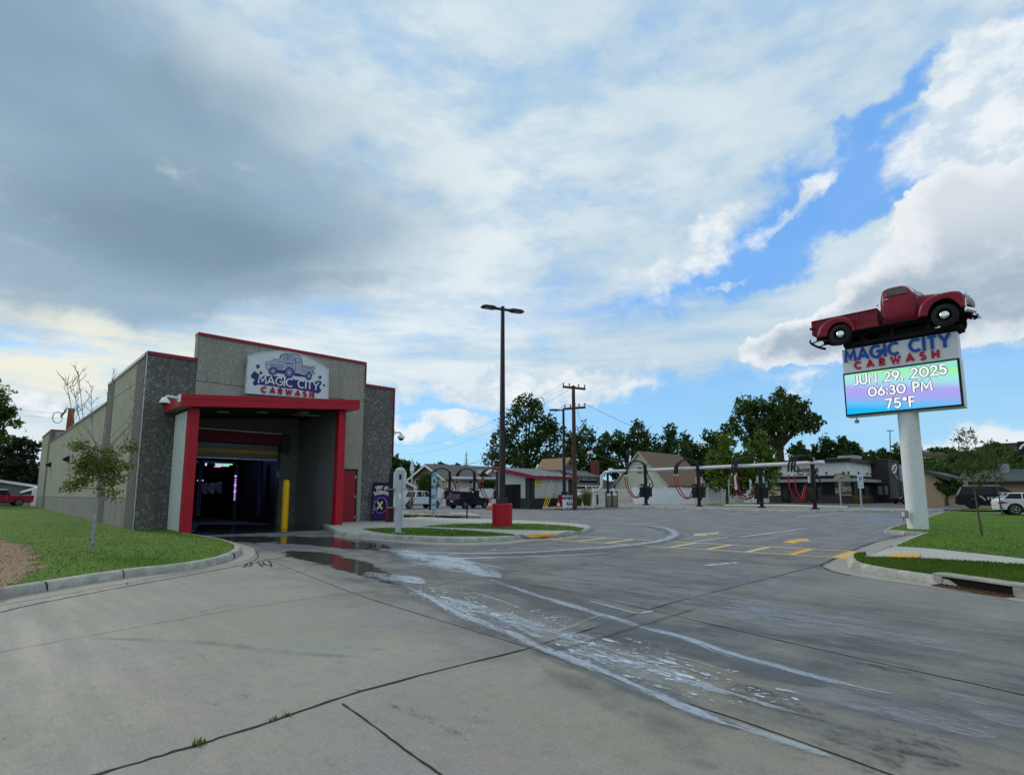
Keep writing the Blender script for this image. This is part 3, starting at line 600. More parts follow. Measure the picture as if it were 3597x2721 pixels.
# far kerb of the lot, with the pale concrete strip behind it
fk = px([(3330, 1793), (3140, 1799), (2950, 1797), (2860, 1800), (2700, 1796), (2500, 1789), (2300, 1783), (2130, 1784), (2060, 1788)])
kerb(fk, -1, KERB, smooth_in=False); fki = offs(fk, -1, .15)
sheet('sidewalk', [(p[0], p[1]) for p in fki]+[(58, 50), (62, 45), (62, 5)], .14, M('far_pavement', (.27, .265, .25), .85, var=.12, fine=9))
sheet('lawn', [p[:2] for p in px([(2475, 1779), (2560, 1772), (2640, 1772), (2665, 1779), (2560, 1784)])], .16, LAWN)
sheet('island', [p[:2] for p in px([(2540, 1779), (2760, 1779), (2980, 1786), (2975, 1790), (2760, 1785), (2560, 1783)])], .25, WALK, skirt=.2)
GRAV = M('river_stone', (.30, .28, .24), .9, var=.4, sc=9, fine=5, bmp=.8)
sheet('gravel_bed', [p[:2] for p in px([(1866, 1786), (1960, 1786), (2050, 1789), (2150, 1783), (2140, 1777), (2010, 1774), (1880, 1776)])], .12, GRAV, kind='structure', skirt=.15)
# menu-lane median with river stone
md_ = px([(1290, 1812), (1400, 1813), (1600, 1817), (1685, 1819), (1680, 1813), (1640, 1806), (1400, 1802), (1290, 1802)])
sheet('median', [p[:2] for p in md_], .14, KERB, skirt=.2); sheet('gravel_bed', [p[:2] for p in px([(1295, 1808), (1400, 1809), (1600, 1812), (1625, 1808), (1600, 1804), (1400, 1803.5), (1295, 1804)], .15)], .158, GRAV)
sheet('median', [p[:2] for p in px([(1290, 1802), (1632, 1806), (1630, 1803), (1560, 1799), (1290, 1798)], .14)], .146, KERB, skirt=.2); sheet('lawn', [p[:2] for p in px([(1430, 1798.5), (1600, 1801.5), (1560, 1799.5), (1440, 1797.5)], .15)], .17, LAWN)
mb = MB()
def stones(n, quad, r0, r1, z):
    a, b, c, d = [Vector(p[:2]) for p in quad]
    for i in range(n):
        u, v = random.random(), random.random(); p = (a*(1-u)+b*u)*(1-v)+(d*(1-u)+c*u)*v; r = random.uniform(r0, r1)
        mb.ball((p.x, p.y, gz(p.x, p.y)+z+r*.3), r, r*random.uniform(.7, 1), r*.6, 6, 4)
stones(260, px([(1295, 1809), (1640, 1813), (1620, 1806), (1295, 1804)], .15), .06, .16, .16); stones(60, px([(1330, 1820), (1500, 1821), (1470, 1818), (1330, 1818)]), .05, .13, 0)
stones(160, px([(1900, 1787), (2140, 1785), (2120, 1778), (1900, 1780)], .12), .08, .2, .12)
tag(mb.build('river_stones', M('river_stone_light', (.42, .39, .33), .85, var=.35, sc=2)), 'pale river stones filling the planting beds and the median', 'stones', kind='stuff')

# --- painted markings
def flatq(name, pts, mat, z=.004, h=0.0):
    P = px(pts, h); o = sheet(name, [p[:2] for p in P], z, mat); return o
def lineq(a, b, w, mat, name='road_marking', z=.004):
    A, B = on_g(*a), on_g(*b); d = (B-A); d.z = 0; d.normalize(); n = Vector((-d.y, d.x, 0))*(w/2)
    return sheet(name, [(A+n)[:2], (B+n)[:2], (B-n)[:2], (A-n)[:2]], z, mat)
lineq((2035, 1883.5), (3008, 1937), .13, YELW); lineq((1935, 1895), (2945, 1959), .13, YELW)
lineq((2700, 1918.5), (3008, 1937), .13, YEL, z=.008); lineq((2700, 1943), (2945, 1959), .13, YEL, z=.008)
TA, TB, BA, BB = on_g(2035, 1883.5), on_g(3008, 1937), on_g(1935, 1895), on_g(2945, 1959)
for i in range(9):
    f = i/8; t = TA.lerp(TB, f); b = BA.lerp(BB, f)
    w = (TB-TA).normalized()*(.085 if i < 8 else .16); sheet('road_marking', [(t-w)[:2], (t+w)[:2], (b+w)[:2], (b-w)[:2]], .006, YEL if i in (0, 8, 7) else YELW)
def unit_c(x, y): return 2500+.3617*x, 1750+.3617*y
for pl in ([(680, 428), (762, 406), (868, 417), (800, 436)], [(716, 402), (925, 391), (962, 419), (868, 414), (765, 403)]): flatq('road_arrow', [unit_c(*p) for p in pl], YEL)
def u2(x, y): return 1300+.7685*x, 1700+.7685*y
for pl in ([(1480, 227), (1560, 224), (1535, 234), (1480, 234)], [(1500, 226), (1595, 220), (1592, 227), (1540, 230)]): flatq('road_arrow', [u2(*p) for p in pl], YELW)
for a, b in (((2130, 1817.5), (2235, 1818)), ((2250, 1806), (2350, 1806.5)), ((2205, 1794), (2260, 1794.5)), ((2550, 1806), (2690, 1795)), ((2800, 1816), (2990, 1797)), ((2310, 1801), (2430, 1793)), ((2590, 1886), (2830, 1855)), ((2440, 1900), (2560, 1886)), ((2480, 1985), (2590, 1975))): lineq(a, b, .12, WHT)
flatq('road_marking', [(3020, 1826), (3160, 1824), (3165, 1806), (3100, 1806)], BLUP)
lineq((2790, 1826), (2960, 1803), .3, BLUP)
# --- wet patches, soap trails
def film(pts, widths, mat, z, name, label=None):
    return tag(ribbon(px(pts), widths, z).build(name, mat), label, kind='stuff')
film([(600, 1893), (860, 1893), (1100, 1897), (1240, 1915), (1330, 1932)], [3.4, 4.0, 4.2, 2.6, .8], WET, .0052, 'wet_patch')
film([(1180, 1905), (1270, 1918), (1340, 1928), (1372, 1934)], [3.2, 2.2, 1.3, .3], WET, .0056, 'wet_patch')
film([(1010, 1935), (1140, 1960), (1240, 1990), (1330, 2020), (1440, 2060)], [1.6, 1.7, 1.4, .9, .3], WET, .006, 'wet_patch')
flatq('tunnel_apron', [(672, 1881), (1175, 1860), (1160, 1842), (700, 1842)], M('wet_apron', (.03, .03, .03), .12, var=.2), .0045)
film([(1300, 1925), (1480, 1955), (1650, 2010), (1850, 2075), (2150, 2175), (2500, 2290), (2900, 2410)], [3.0, 3.6, 3.2, 2.6, 2.2, 2.0, 1.6], DAMP, .0066, 'damp_patch')
film([(1380, 2030), (1560, 2130), (1900, 2272), (2250, 2420), (2600, 2560)], [1.2, 1.0, .9, .9, .6], DAMP, .0067, 'damp_patch'); film([(1500, 1948), (1900, 1945), (2250, 1915), (2370, 1878), (2250, 1843)], [1.6, 1.8, 1.6, 1.4, .8], DAMP, .0068, 'damp_patch')
film([(1335, 1926), (1480, 1950), (1600, 1983), (1760, 2030)], [.7, 2.0, 1.9, .6], FOAM, .008, 'soap_foam')
film([(1440, 2080), (1700, 2150), (1960, 2240), (2250, 2340), (2560, 2440)], [.8, 1.0, 1.1, 1.1, .6], FOAMT, .0070, 'soap_film')
film([(1400, 1945), (1560, 1962), (1700, 1985), (1780, 2000)], [.3, .5, .35, .2], FOAM, .0092, 'soap_foam')
film([(1290, 2010), (1370, 2030), (1440, 2035), (1490, 2050)], [.4, 1.5, 1.1, .5], FOAM, .0084, 'soap_foam')
film([(1430, 2062), (1510, 2100), (1600, 2150), (1760, 2213), (1900, 2272), (2060, 2335), (2200, 2395), (2380, 2475), (2560, 2550)], [.16, .22, .24, .26, .25, .26, .26, .24, .16], FOAM, .0088, 'soap_foam')
film([(1720, 2036), (1830, 2073), (1950, 2110), (2130, 2165), (2290, 2210), (2420, 2245), (2560, 2295), (2760, 2350), (2950, 2405)], [.2, .25, .25, .27, .26, .24, .28, .26, .16], FOAM, .0082, 'soap_foam')
film([(2300, 2440), (2500, 2522), (2700, 2590), (2920, 2660)], [.2, .26, .22, .16], FOAMT, .0091, 'soap_foam')
film([(2560, 2295), (2760, 2350), (3000, 2412), (3140, 2440)], [.2, .2, .16, .1], FOAMT, .0094, 'soap_foam')
film([(1480, 2055), (1650, 2120), (1800, 2165), (1960, 2215)], [1.4, 2.1, 2.1, 1.9], FOAMS, .0072, 'soap_foam')
film([(1980, 2225), (2250, 2320), (2500, 2390), (2800, 2480)], [1.6, 1.9, 1.7, 1.0], FOAMS, .0074, 'soap_foam')
film([(1640, 2120), (1750, 2155), (1850, 2190), (1960, 2225)], [.1, .5, .6, .8], FOAMT, .0096, 'soap_foam')
film([(1660, 2080), (1740, 2105), (1800, 2125)], [.05, .13, .05], FOAM, .0098, 'soap_foam')
film([(1950, 2222), (2010, 2200), (2080, 2172), (2130, 2156)], [.10, .12, .10, .05], FOAMT, .010, 'soap_foam')
film([(2070, 2110), (2160, 2135), (2240, 2155), (2290, 2145)], [.04, .14, .12, .3], FOAM, .0086, 'soap_foam')
film([(2250, 2325), (2400, 2385), (2560, 2435), (2700, 2480), (2860, 2520)], [.06, .14, .12, .14, .05], FOAMT, .0098, 'soap_foam')
film([(2270, 2300), (2400, 2345), (2540, 2390)], [.03, .05, .03], FOAM, .010, 'soap_foam'); film([(2370, 2305), (2480, 2335), (2600, 2375)], [.03, .04, .02], FOAM, .010, 'soap_foam')
film([(2060, 2262), (2110, 2270), (2160, 2290)], [.05, .18, .04], FOAMT, .0099, 'soap_foam')
film([(1370, 1935), (1500, 1940), (1700, 1943), (1900, 1937), (2080, 1925), (2230, 1912), (2330, 1896), (2365, 1882), (2372, 1872), (2350, 1858), (2300, 1848), (2180, 1836), (2080, 1826)], [.3, .3, .3, .35, .35, .35, .4, .5, .5, .4, .3, .2, .1], FOAMA, .0077, 'soap_foam')
film([(1400, 1948), (1600, 1960), (1800, 1956), (2000, 1949), (2150, 1940)], [.4, .35, .25, .2, .1], FOAMA, .0079, 'soap_foam')
film([(1380, 1925), (1600, 1930), (1850, 1928), (2000, 1922)], [.8, 1.0, .8, .4], FOAMS, .0071, 'soap_foam')
film([(2220, 1900), (2270, 1888), (2290, 1876)], [.3, .5, .4], FOAMS, .0071, 'soap_foam')
film([(2180, 1795), (2260, 1797), (2340, 1793)], [2, 2.4, 1.4], FOAMT, .007, 'soap_foam')
film([(1990, 2005), (2250, 2060), (2560, 2130), (2900, 2210)], [1.5, 3.0, 2.6, 1.2], FILM, .0058, 'soap_haze'); film([(2120, 1975), (2450, 2010), (2800, 2060)], [1.5, 2.2, 1.4], FILM, .0059, 'soap_haze'); film([(2500, 2110), (2900, 2180), (3400, 2290)], [1.6, 1.8, 1.2], FILM, .0054, 'soap_haze')
film([(2560, 2300), (2900, 2420), (3250, 2520), (3500, 2590)], [.8, 1.2, 1.0, .6], FILM, .0055, 'soap_haze'); film([(3300, 2440), (3500, 2500), (3600, 2560)], [.5, .8, .5], FILM, .0056, 'soap_haze')
for kx, ky in ((168, 2076), (436, 2031), (826, 1962)):
    p = on_g(kx, ky); j = min(range(len(kl)-1), key=lambda i: (Vector(kl[i][:2])-Vector(p[:2])).length); d = (Vector(kl[j+1][:2])-Vector(kl[j][:2])).normalized(); n = Vector((-d.y, d.x)); q = Vector(p[:2]); mb = MB(); g_ = gz(q.x, q.y)
    mb.loft([[(*(q+n*o+d*s), g_+z) for o, z in ((-.004, 0), (.021, .1145), (.047, .146), (.078, .1535), (.172, .158), (.172, .10), (.03, .05))] for s in (-.005, .005)]); tag(mb.build('kerb_joint', JOINT), kind='structure')
# scuffs: a broken old saw cut running beside the main joint
film([(1935, 2290), (2060, 2258), (2200, 2213), (2330, 2172), (2480, 2125)], [.1, .12, .14, .12, .05], alpha_mat('crack_patch', (.08, .075, .065, 1), .9, foam_a(.5, top=.8)), .0105, 'cracked_concrete')
OILM = alpha_mat('oil_stain', (.035, .033, .03, 1), .5, foam_a(1.35, sc=2.0, top=.75, world=(5, 1.8, 1)))
film([(2900, 2560), (3050, 2610), (3200, 2640), (3350, 2700)], [1.3, 1.6, 1.5, 1.0], OILM, .0066, 'oil_stain'); film([(2560, 2400), (2760, 2490), (2900, 2530)], [.8, 1.0, .6], OILM, .0068, 'oil_stain')
film([(3000, 2320), (3150, 2360), (3290, 2400)], [.3, .4, .2], OILM, .0068, 'oil_stain'); film([(1240, 2425), (1330, 2420)], [.12, .1], OILM, .0068, 'oil_stain'); film([(1360, 2470), (1500, 2520), (1660, 2610)], [.12, .22, .1], OILM, .0069, 'oil_stain')
TYRE = alpha_mat('tyre_mark', (.06, .06, .062, 1), .7, lambda t, tc, uv: t.m('MULTIPLY', t.m('MULTIPLY', t.ramp(uvedge(t, uv)[0], 0, .8), t.ramp(t.noise(tc, 2, 5, .7), .3, .7)), .26))
film([(1850, 1818), (2200, 1829), (2500, 1836), (2830, 1845)], [.5, .6, .6, .4], TYRE, .0062, 'tyre_mark'); film([(1980, 1806), (2300, 1818), (2700, 1826)], [.3, .4, .3], TYRE, .0063, 'tyre_mark')
film([(300, 2240), (700, 2255), (1000, 2290), (1300, 2310)], [.1, .2, .2, .1], TYRE, .0064, 'tyre_mark'); film([(1900, 2340), (2300, 2530), (2500, 2700)], [.3, .5, .5], TYRE, .0065, 'tyre_mark')
# weeds in the joints
def tuft(P, n, h, spread, mb):
    for i in range(n):
        a = random.uniform(0, 6.28); r = random.uniform(0, spread); x, y = P.x+r*math.cos(a), P.y+r*math.sin(a); b = random.uniform(0, 6.28); hh = h*random.uniform(.4, 1); w = .006+hh*.05
        lx, ly = math.cos(a)*hh*.5*random.random(), math.sin(a)*hh*.5*random.random()
        mb.add([(x-w*math.cos(b), y-w*math.sin(b), P.z), (x+w*math.cos(b), y+w*math.sin(b), P.z), (x+lx, y+ly, P.z+hh)], [(0, 1, 2)])
for (x, y), n, h, lb in (((700, 2612), 34, .045, 'tuft of weed growing from the long joint near the bottom left'), ((1010, 2510), 14, .03, 'tiny weed sprout in the joint, the farther of three'), ((965, 2527), 16, .03, 'tiny weed sprout in the joint, middle of three')):
    mb = MB(); tuft(on_g(x, y, .004), n, h, .035, mb); solo(mb, 'weed', LEAF['autumn'], lb, 'weed')
# grass blades: dense short tufts on every lawn near the camera
def blades(poly, n, hmax, z, edge=None):
    P = np.array([[p[0], p[1]] for p in poly]); lo, hi = P.min(0), P.max(0); pts = NR.uniform(lo, hi, (n*3, 2)); ins = np.zeros(len(pts), bool); j = len(P)-1
    for i in range(len(P)):
        c = ((P[i, 1] > pts[:, 1]) != (P[j, 1] > pts[:, 1])) & (pts[:, 0] < (P[j, 0]-P[i, 0])*(pts[:, 1]-P[i, 1])/(P[j, 1]-P[i, 1]+1e-12)+P[i, 0]); ins ^= c; j = i
    return pts[ins][:n]
def grass(polys, name, label):
    V = []; 
    for poly, n, h, z in polys:
        for x, y in blades(poly, n, h, z):
            rr_ = math.hypot(x, y)
            if rr_ > 17 and random.random() > (17/rr_)**2.2: continue
            b = random.uniform(0, 6.28); hh = h*random.uniform(.45, 1.1); w = random.uniform(.008, .018); c, s = math.cos(b)*w, math.sin(b)*w; g = gz(x, y)+z
            V += [(x-c, y-s, g-.01), (x+c, y+s, g-.01), (x+random.uniform(-.4, .4)*hh, y+random.uniform(-.4, .4)*hh, g+hh)]
    me = bpy.data.meshes.new(name); k = len(V)//3; me.vertices.add(len(V)); me.vertices.foreach_set('co', np.array(V, 'f').ravel()); me.loops.add(len(V)); me.loops.foreach_set('vertex_index', np.arange(len(V)))
    me.polygons.add(k); me.polygons.foreach_set('loop_start', np.arange(k)*3); me.update(); me.materials.append(BLADE)
    o = bpy.data.objects.new(name, me); COL.objects.link(o); return tag(o, label, 'grass', kind='stuff')
BLADE = leafmat('grass_blade', (.06, .13, .010, 1), (.125, .215, .02, 1), (.17, .18, .045, 1), trans=.3)
nearL = [(p[0], p[1]) for p in kli]+[(5.84, 26.4), (4.7, 27), (4.7, 62), (-30, 62), (-30, 13), (-3, 12.2)]
grass([(nearL, 190000, .042, .15)], 'grass_blades', 'mown green grass blades on the lawn beside the car wash wall')
grass([([p[:2] for p in I1], 7000, .06, .156), ([p[:2] for p in I2], 7000, .06, .156)], 'grass_blades', 'mown green grass blades on the middle island')
grass([(strip, 22000, .06, .156), (bigl, 60000, .04, .152)], 'grass_blades', 'mown green grass blades around the pole sign')

# ================================================================== CAR WASH
FY = 26.57; GB = .05
cw = thing('car_wash_building', (4.69, FY, 0), 'grey precast car wash tunnel building with red coping and red portal', 'building')
mb = MB(); mb.box(6.52, 14.52, FY-.06, FY+.32, 6.44, 8.44); mb.build('parapet_wall', TAN, cw)
mb = MB(); mb.box(6.52, 14.52, FY-.05, FY+.32, 5.4, 6.415); mb.box(12.47, 14.52, FY-.05, FY+.32, 1.5, 5.4); mb.build('front_wall', SMOOTHC, cw)
MB().box(12.47, 14.52, FY-.05, FY+.32, -.1, 1.485).build('front_wall_base', SMOOTHC, cw)
mb = MB(); mb.box(4.69, 6.19, FY, FY+.3, -.2, 7.28); mb.box(6.19, 6.52, FY, FY+.3, 4.8, 7.28); mb.build('left_wing_wall', AGG, cw)
MB().box(14.52, 16.35, FY, FY+.3, -.1, 7.28).build('right_wing_wall', AGG, cw)
# side wall facing the lawn, divided into panels and pilasters
LX = 4.69
def side(y0, y1, z0, z1, mat, pr=0.0, nm='side_panel'): return MB().box(LX-pr, LX+.3, y0, y1, z0, z1).build(nm, mat, cw)
side(FY+.3, 28.5, -.2, 7.28, PILC, .02, 'pilaster'); side(28.5, 34.0, 1.40, 6.34, BEIGE); side(28.5, 34.0, 6.37, 7.28, BEIGE); side(28.5, 34.0, -.2, 1.38, LOWC)
side(34.0, 35.9, -.2, 7.28, PILC, .02, 'pilaster'); side(35.9, 66.2, 1.40, 6.3, BEIGE); side(35.9, 66.2, -.2, 1.38, LOWC)
side(66.2, 68.2, -.2, 7.4, PILC, .02, 'pilaster'); side(68.2, 75.5, 1.4, 6.3, BEIGE); side(68.2, 75.5, 6.33, 7.4, BEIGE); side(68.2, 75.5, -.2, 1.38, LOWC)
MB().box(LX-.035, LX-.001, FY+.0, FY+.05, -.2, 7.3).build('corner_trim', GALV, cw)
MB().box(LX, LX+1.2, 66.25, 66.5, 6.0, 7.4).build('step_return', TAN, cw)
# coping
mb = MB(); mb.box(6.46, 14.58, FY-.12, FY+.38, 8.44, 8.57); mb.box(14.52, 16.42, FY-.06, FY+.36, 7.28, 7.42); mb.box(4.66, 6.46, FY-.06, FY+.36, 7.281, 7.42); mb.box(14.525, 14.6, FY-.1, FY+.34, 7.42, 8.44)
mb.box(LX-.05, LX+.36, 35.92, 66.15, 6.3, 6.42); mb.box(LX-.05, LX+1.25, 66.2, 75.55, 7.4, 7.53); mb.box(16.36, 16.42, FY-.05, FY+.3, 3.6, 7.28); mb.build('coping', REDCAP, cw)
MB().box(LX-.05, LX+.36, FY+.36, 35.92, 7.28, 7.41).build('side_coping', M('sheen_pale_coping', (.50, .48, .45), .35, .3), cw)  # bright reflection on the red coping put in as a pale colour
mb = MB(); mb.box(5.0, 16.05, FY+.33, 75.2, 6.0, 6.25); mb.box(16.05, 16.35, FY+.3, 75.5, -.1, 7.2); mb.box(5.0, 16.05, 75.2, 75.5, -.1, 6.9); mb.box(6.6, 14.4, FY+.32, FY+3, 6.25, 6.4); mb.build('roof', GREY, cw)
MB().box(6.46, 6.515, FY-.04, FY+.3, 7.43, 8.44).build('parapet_edge', SMOOTHC, cw)
# porch: corrugated side, recess, header, tunnel
CX0, CX1, CY = 5.84, 12.45, 24.37
def soff(x): return 4.93+(x-5.84)*.0955
mb = MB(); n = 9
prof = []
for i in range(n*4+1):
    y = CY+.37+(FY-CY-.39)*i/(n*4); prof.append((CX0+.03-(.045 if (i % 4) in (1, 2) else 0.0), y))
mb.loft([[(x, y, .1) for x, y in prof]+[(CX0+.1, prof[-1][1], .1), (CX0+.1, prof[0][1], .1)], [(x, y, 4.86) for x, y in prof]+[(CX0+.1, prof[-1][1], 4.86), (CX0+.1, prof[0][1], 4.86)]])
cor = M('corrugated_zinc', (.50, .53, .50), .42, .45, var=.06, sc=.8); mb.build('corrugated_panel', cor, cw)
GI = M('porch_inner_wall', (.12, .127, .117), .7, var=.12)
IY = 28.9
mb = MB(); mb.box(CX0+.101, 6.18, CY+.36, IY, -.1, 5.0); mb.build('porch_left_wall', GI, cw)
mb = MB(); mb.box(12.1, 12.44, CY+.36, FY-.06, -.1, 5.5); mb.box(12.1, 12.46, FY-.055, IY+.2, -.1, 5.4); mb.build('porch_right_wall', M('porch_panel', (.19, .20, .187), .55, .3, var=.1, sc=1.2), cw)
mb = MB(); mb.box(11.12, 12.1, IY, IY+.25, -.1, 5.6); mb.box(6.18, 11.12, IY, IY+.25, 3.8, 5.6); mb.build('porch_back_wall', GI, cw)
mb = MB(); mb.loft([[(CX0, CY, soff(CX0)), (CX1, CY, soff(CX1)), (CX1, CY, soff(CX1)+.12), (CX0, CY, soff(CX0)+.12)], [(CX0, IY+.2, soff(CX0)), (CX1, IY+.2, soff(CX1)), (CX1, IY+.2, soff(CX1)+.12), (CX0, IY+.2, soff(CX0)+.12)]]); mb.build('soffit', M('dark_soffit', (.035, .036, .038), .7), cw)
SLT = M('soffit_fitting', (.3, .3, .3), .4)
for x in (7.4, 9.0, 10.9): mb = MB(); mb.box(x-.22, x+.22, 25.5, 25.75, soff(x)-.05, soff(x)+.01); mb.build('soffit_lamp', SLT, cw)
# columns
MB().box(CX0, CX0+.36, CY, CY+.36, -.05, 4.95).build('column', RED, cw, bevel=.01); MB().box(CX1-.36, CX1, CY, CY+.36, -.05, 5.5).build('column', RED, cw, bevel=.01)
# sloping fascia with a raised flashing line
def fb(z0, z1, y0, mb): 
    f = lambda x, z: z+(x-5.42)*.0865
    mb.loft([[(5.42, y0, f(5.42, z0)), (12.92, y0, f(12.92, z0)), (12.92, y0, f(12.92, z1)), (5.42, y0, f(5.42, z1))], [(5.42, y0+.06, f(5.42, z0)), (12.92, y0+.06, f(12.92, z0)), (12.92, y0+.06, f(12.92, z1)), (5.42, y0+.06, f(5.42, z1))]])
mb = MB(); fb(4.91, 5.38, 23.97, mb); mb.build('front_fascia', RED, cw)
mb = MB(); fb(5.20, 5.225, 23.955, mb); mb.build('fascia_flashing', REDCAP, cw)
mb = MB(); mb.box(5.42, 5.48, 24.03, FY-.002, 4.911, 5.37); mb.build('side_fascia', RED, cw); mb = MB(); mb.box(12.86, 12.92, 24.03, FY-.06, 5.56, 6.02); mb.build('side_fascia', RED, cw)
mb = MB(); f = lambda x: 5.30+(x-5.42)*.0865
mb.loft([[(5.48, 24.04, f(5.48)), (12.86, 24.04, f(12.86)), (12.86, 24.04, f(12.86)+.05), (5.48, 24.04, f(5.48)+.05)], [(5.48, FY-.07, f(5.48)), (12.86, FY-.07, f(12.86)), (12.86, FY-.07, f(12.86)+.05), (5.48, FY-.07, f(5.48)+.05)]]); mb.build('porch_roof', GREY, cw)
mb = MB(); mb.loft([[(5.48, 24.04, 4.92), (5.86, 24.04, 4.935), (5.86, FY-.01, 4.935), (5.48, FY-.01, 4.92)], [(5.48, 24.04, 4.94), (5.86, 24.04, 4.955), (5.86, FY-.01, 4.955), (5.48, FY-.01, 4.94)]]); mb.build('eave_soffit', M('eave_metal', (.2, .2, .2), .5), cw); mb = MB(); mb.loft([[(12.4, 24.04, 5.52), (12.86, 24.04, 5.56), (12.86, FY-.07, 5.56), (12.4, FY-.07, 5.52)], [(12.4, 24.04, 5.54), (12.86, 24.04, 5.58), (12.86, FY-.07, 5.58), (12.4, FY-.07, 5.54)]]); mb.build('eave_soffit', M('eave_metal', (.2, .2, .2), .5), cw)
# roller door, red header beam and guide; header and slat colours darkened for recess shade
hd = MB().box(6.3, 11.05, IY-.42, IY-.002, 4.05, 4.58).build('door_header', M('header_red', (.13, .012, .018), .6), cw); MB().box(6.3, 11.06, IY-.44, IY-.40, 4.585, 4.62).build('header_rail', WHITE, cw)
MB().box(11.07, 11.5, IY-.44, IY-.003, 3.72, 4.6).build('motor_box', DARK, cw)
slat = siding('roller_slats', (.085, .095, .10, 1), .09, 2, .45, .6)
MB().box(6.3, 11.0, IY-.14, IY-.08, 3.30, 4.0).build('roller_door', slat, cw); MB().box(6.3, 11.0, IY-.17, IY-.145, 3.56, 3.72).build('door_band', M('shade_dimmed_yellow', (.38, .23, .02), .6), cw); MB().box(6.3, 11.0, IY-.18, IY-.12, 3.26, 3.298).build('bottom_rail', M('rail_alu', (.4, .42, .44), .4, .4), cw)  # band's yellow dimmed in its colour to stand for the shade in the recess
MB().box(11.01, 11.12, IY-.2, IY+.02, -.05, 4.0).build('door_guide', DARK, cw); MB().box(11.03, 11.1, IY-.23, IY-.205, 2.4, 2.75).build('door_switch', GREY, cw)
# tunnel interior
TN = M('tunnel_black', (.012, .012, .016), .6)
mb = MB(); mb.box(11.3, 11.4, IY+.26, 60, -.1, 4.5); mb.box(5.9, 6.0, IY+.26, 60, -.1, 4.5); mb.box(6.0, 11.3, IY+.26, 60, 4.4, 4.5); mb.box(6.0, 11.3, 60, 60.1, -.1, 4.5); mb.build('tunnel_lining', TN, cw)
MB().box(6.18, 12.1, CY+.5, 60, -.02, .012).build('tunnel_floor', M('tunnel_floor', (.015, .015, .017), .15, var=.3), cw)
def tun(x, y, Y): return on_y(x, y, Y)
def ledbar(a, b, Y, col, k, name='led_bar', r=.03):
    A, B = tun(*a, Y), tun(*b, Y); mb = MB(); mb.bar(A, B, .06, r*2); return mb
tk = 400/1487
def q4(x, y): return 640+x*tk, 1450+y*tk
LED = [(((430, 665), (520, 668)), (.3, 1, .45), 2.2), (((530, 668), (655, 672)), (.25, 1, .4), 2.4), (((440, 686), (610, 690)), (.7, .55, 1), 2.6), (((420, 699), (498, 701)), (1, .25, .75), 2.4)]
eq = thing('wash_arch', (8.4, 40, 0), 'wash arch with green and violet light bars deep inside the tunnel', 'wash equipment')
for (a, b), c, k in LED: ledbar(q4(*a), q4(*b), 32.4, c, k).build('light_bar', emis('led_%d' % int(c[0]*100), c, k*.45), eq)
for i, yy in enumerate((825, 866, 893, 920, 943, 972, 998, 1025, 1052, 1080, 1107, 1131)):
    P = tun(*q4(698-i*1.5, yy), 32.6); mb = MB(); mb.ball(P, .045 if i not in (0, 4, 7) else .07, n=8, m=5); mb.build('light_bulb', emis('violet_led', (.6, .35, 1), 1.0), eq)
for a, b in ((170, 675), (312, 662), (310, 680), (220, 880), (240, 880), (265, 880), (205, 880)): mb = MB(); mb.ball(tun(*q4(a, b), 32.5), .04, n=6, m=4); mb.build('spot_lamp', emis('blue_led', (.6, .6, 1), 1.6), eq)
for xx, c in ((150, None),): pass
FR = M('arch_frame', (.05, .05, .06), .4)
mb = MB(); mb.box(6.9, 7.05, 34.6, 34.8, 0, 3.4); mb.box(10.9, 11.05, 34.6, 34.8, 0, 3.4); mb.box(6.9, 11.05, 34.6, 34.8, 3.3, 3.45); mb.build('arch_frame', FR, eq)
CUR = M('curtain_blue', (.06, .07, .16), .9)
for i, (x, ww) in enumerate(((1035, 26), (250, 30))):
    a = tun(*q4(x-ww, 640), 31.0); b = tun(*q4(x+ww, 640), 31.0); mb = MB(); [mb.box(a.x+(b.x-a.x)*j/6, a.x+(b.x-a.x)*(j+.8)/6, 30.9+.08*(j % 2), 31.0+.08*(j % 2), .5, a.z+.1) for j in range(6)]; solo(mb, 'wash_curtain', CUR, ('blue felt wash curtain hanging at the right of the tunnel', 'dark felt wash curtain hanging at the left of the tunnel')[i], 'wash curtain', 'curtains in the tunnel')
BR = [M('brush_blue', (.10, .11, .17), .9), M('brush_grey', (.16, .15, .2), .9)]
for i, (x, y, rr) in enumerate(((330, 985, 62), (425, 985, 58), (520, 975, 66))):
    c = tun(*q4(x, y), 31.2+i*.3); r = .30; mb = MB(); pts = [(c.x+r*math.cos(R_(a)), 31.2+i*.3, c.z+r*math.sin(R_(a))) for a in range(90, 271, 15)]; mb.prism(pts, (0, .4, 0)); solo(mb, 'wash_brush', BR[i % 2], ('half-round wash brush in the tunnel, left of three', 'half-round wash brush in the tunnel, middle of three', 'pale half-round wash brush in the tunnel, right of three')[i], 'wash brush', 'brushes in the tunnel')
for (lx, ly, lz, c, e) in ((9.6, 33.2, 2.9, (.1, .9, .35), 7), (9.0, 33.0, 3.0, (.25, .2, 1), 30), (10.9, 31.2, 3.7, (.15, .15, 1), 20)):
    ld = bpy.data.lights.new('tunnel_lamp', 'POINT'); ld.energy = e; ld.color = c; ld.shadow_soft_size = .1; lo = bpy.data.objects.new('tunnel_lamp', ld); COL.objects.link(lo); lo.location = (lx, ly, lz); lo.parent = eq; lo.matrix_parent_inverse = Matrix.Translation(-Vector((8.4, 40, 0)))
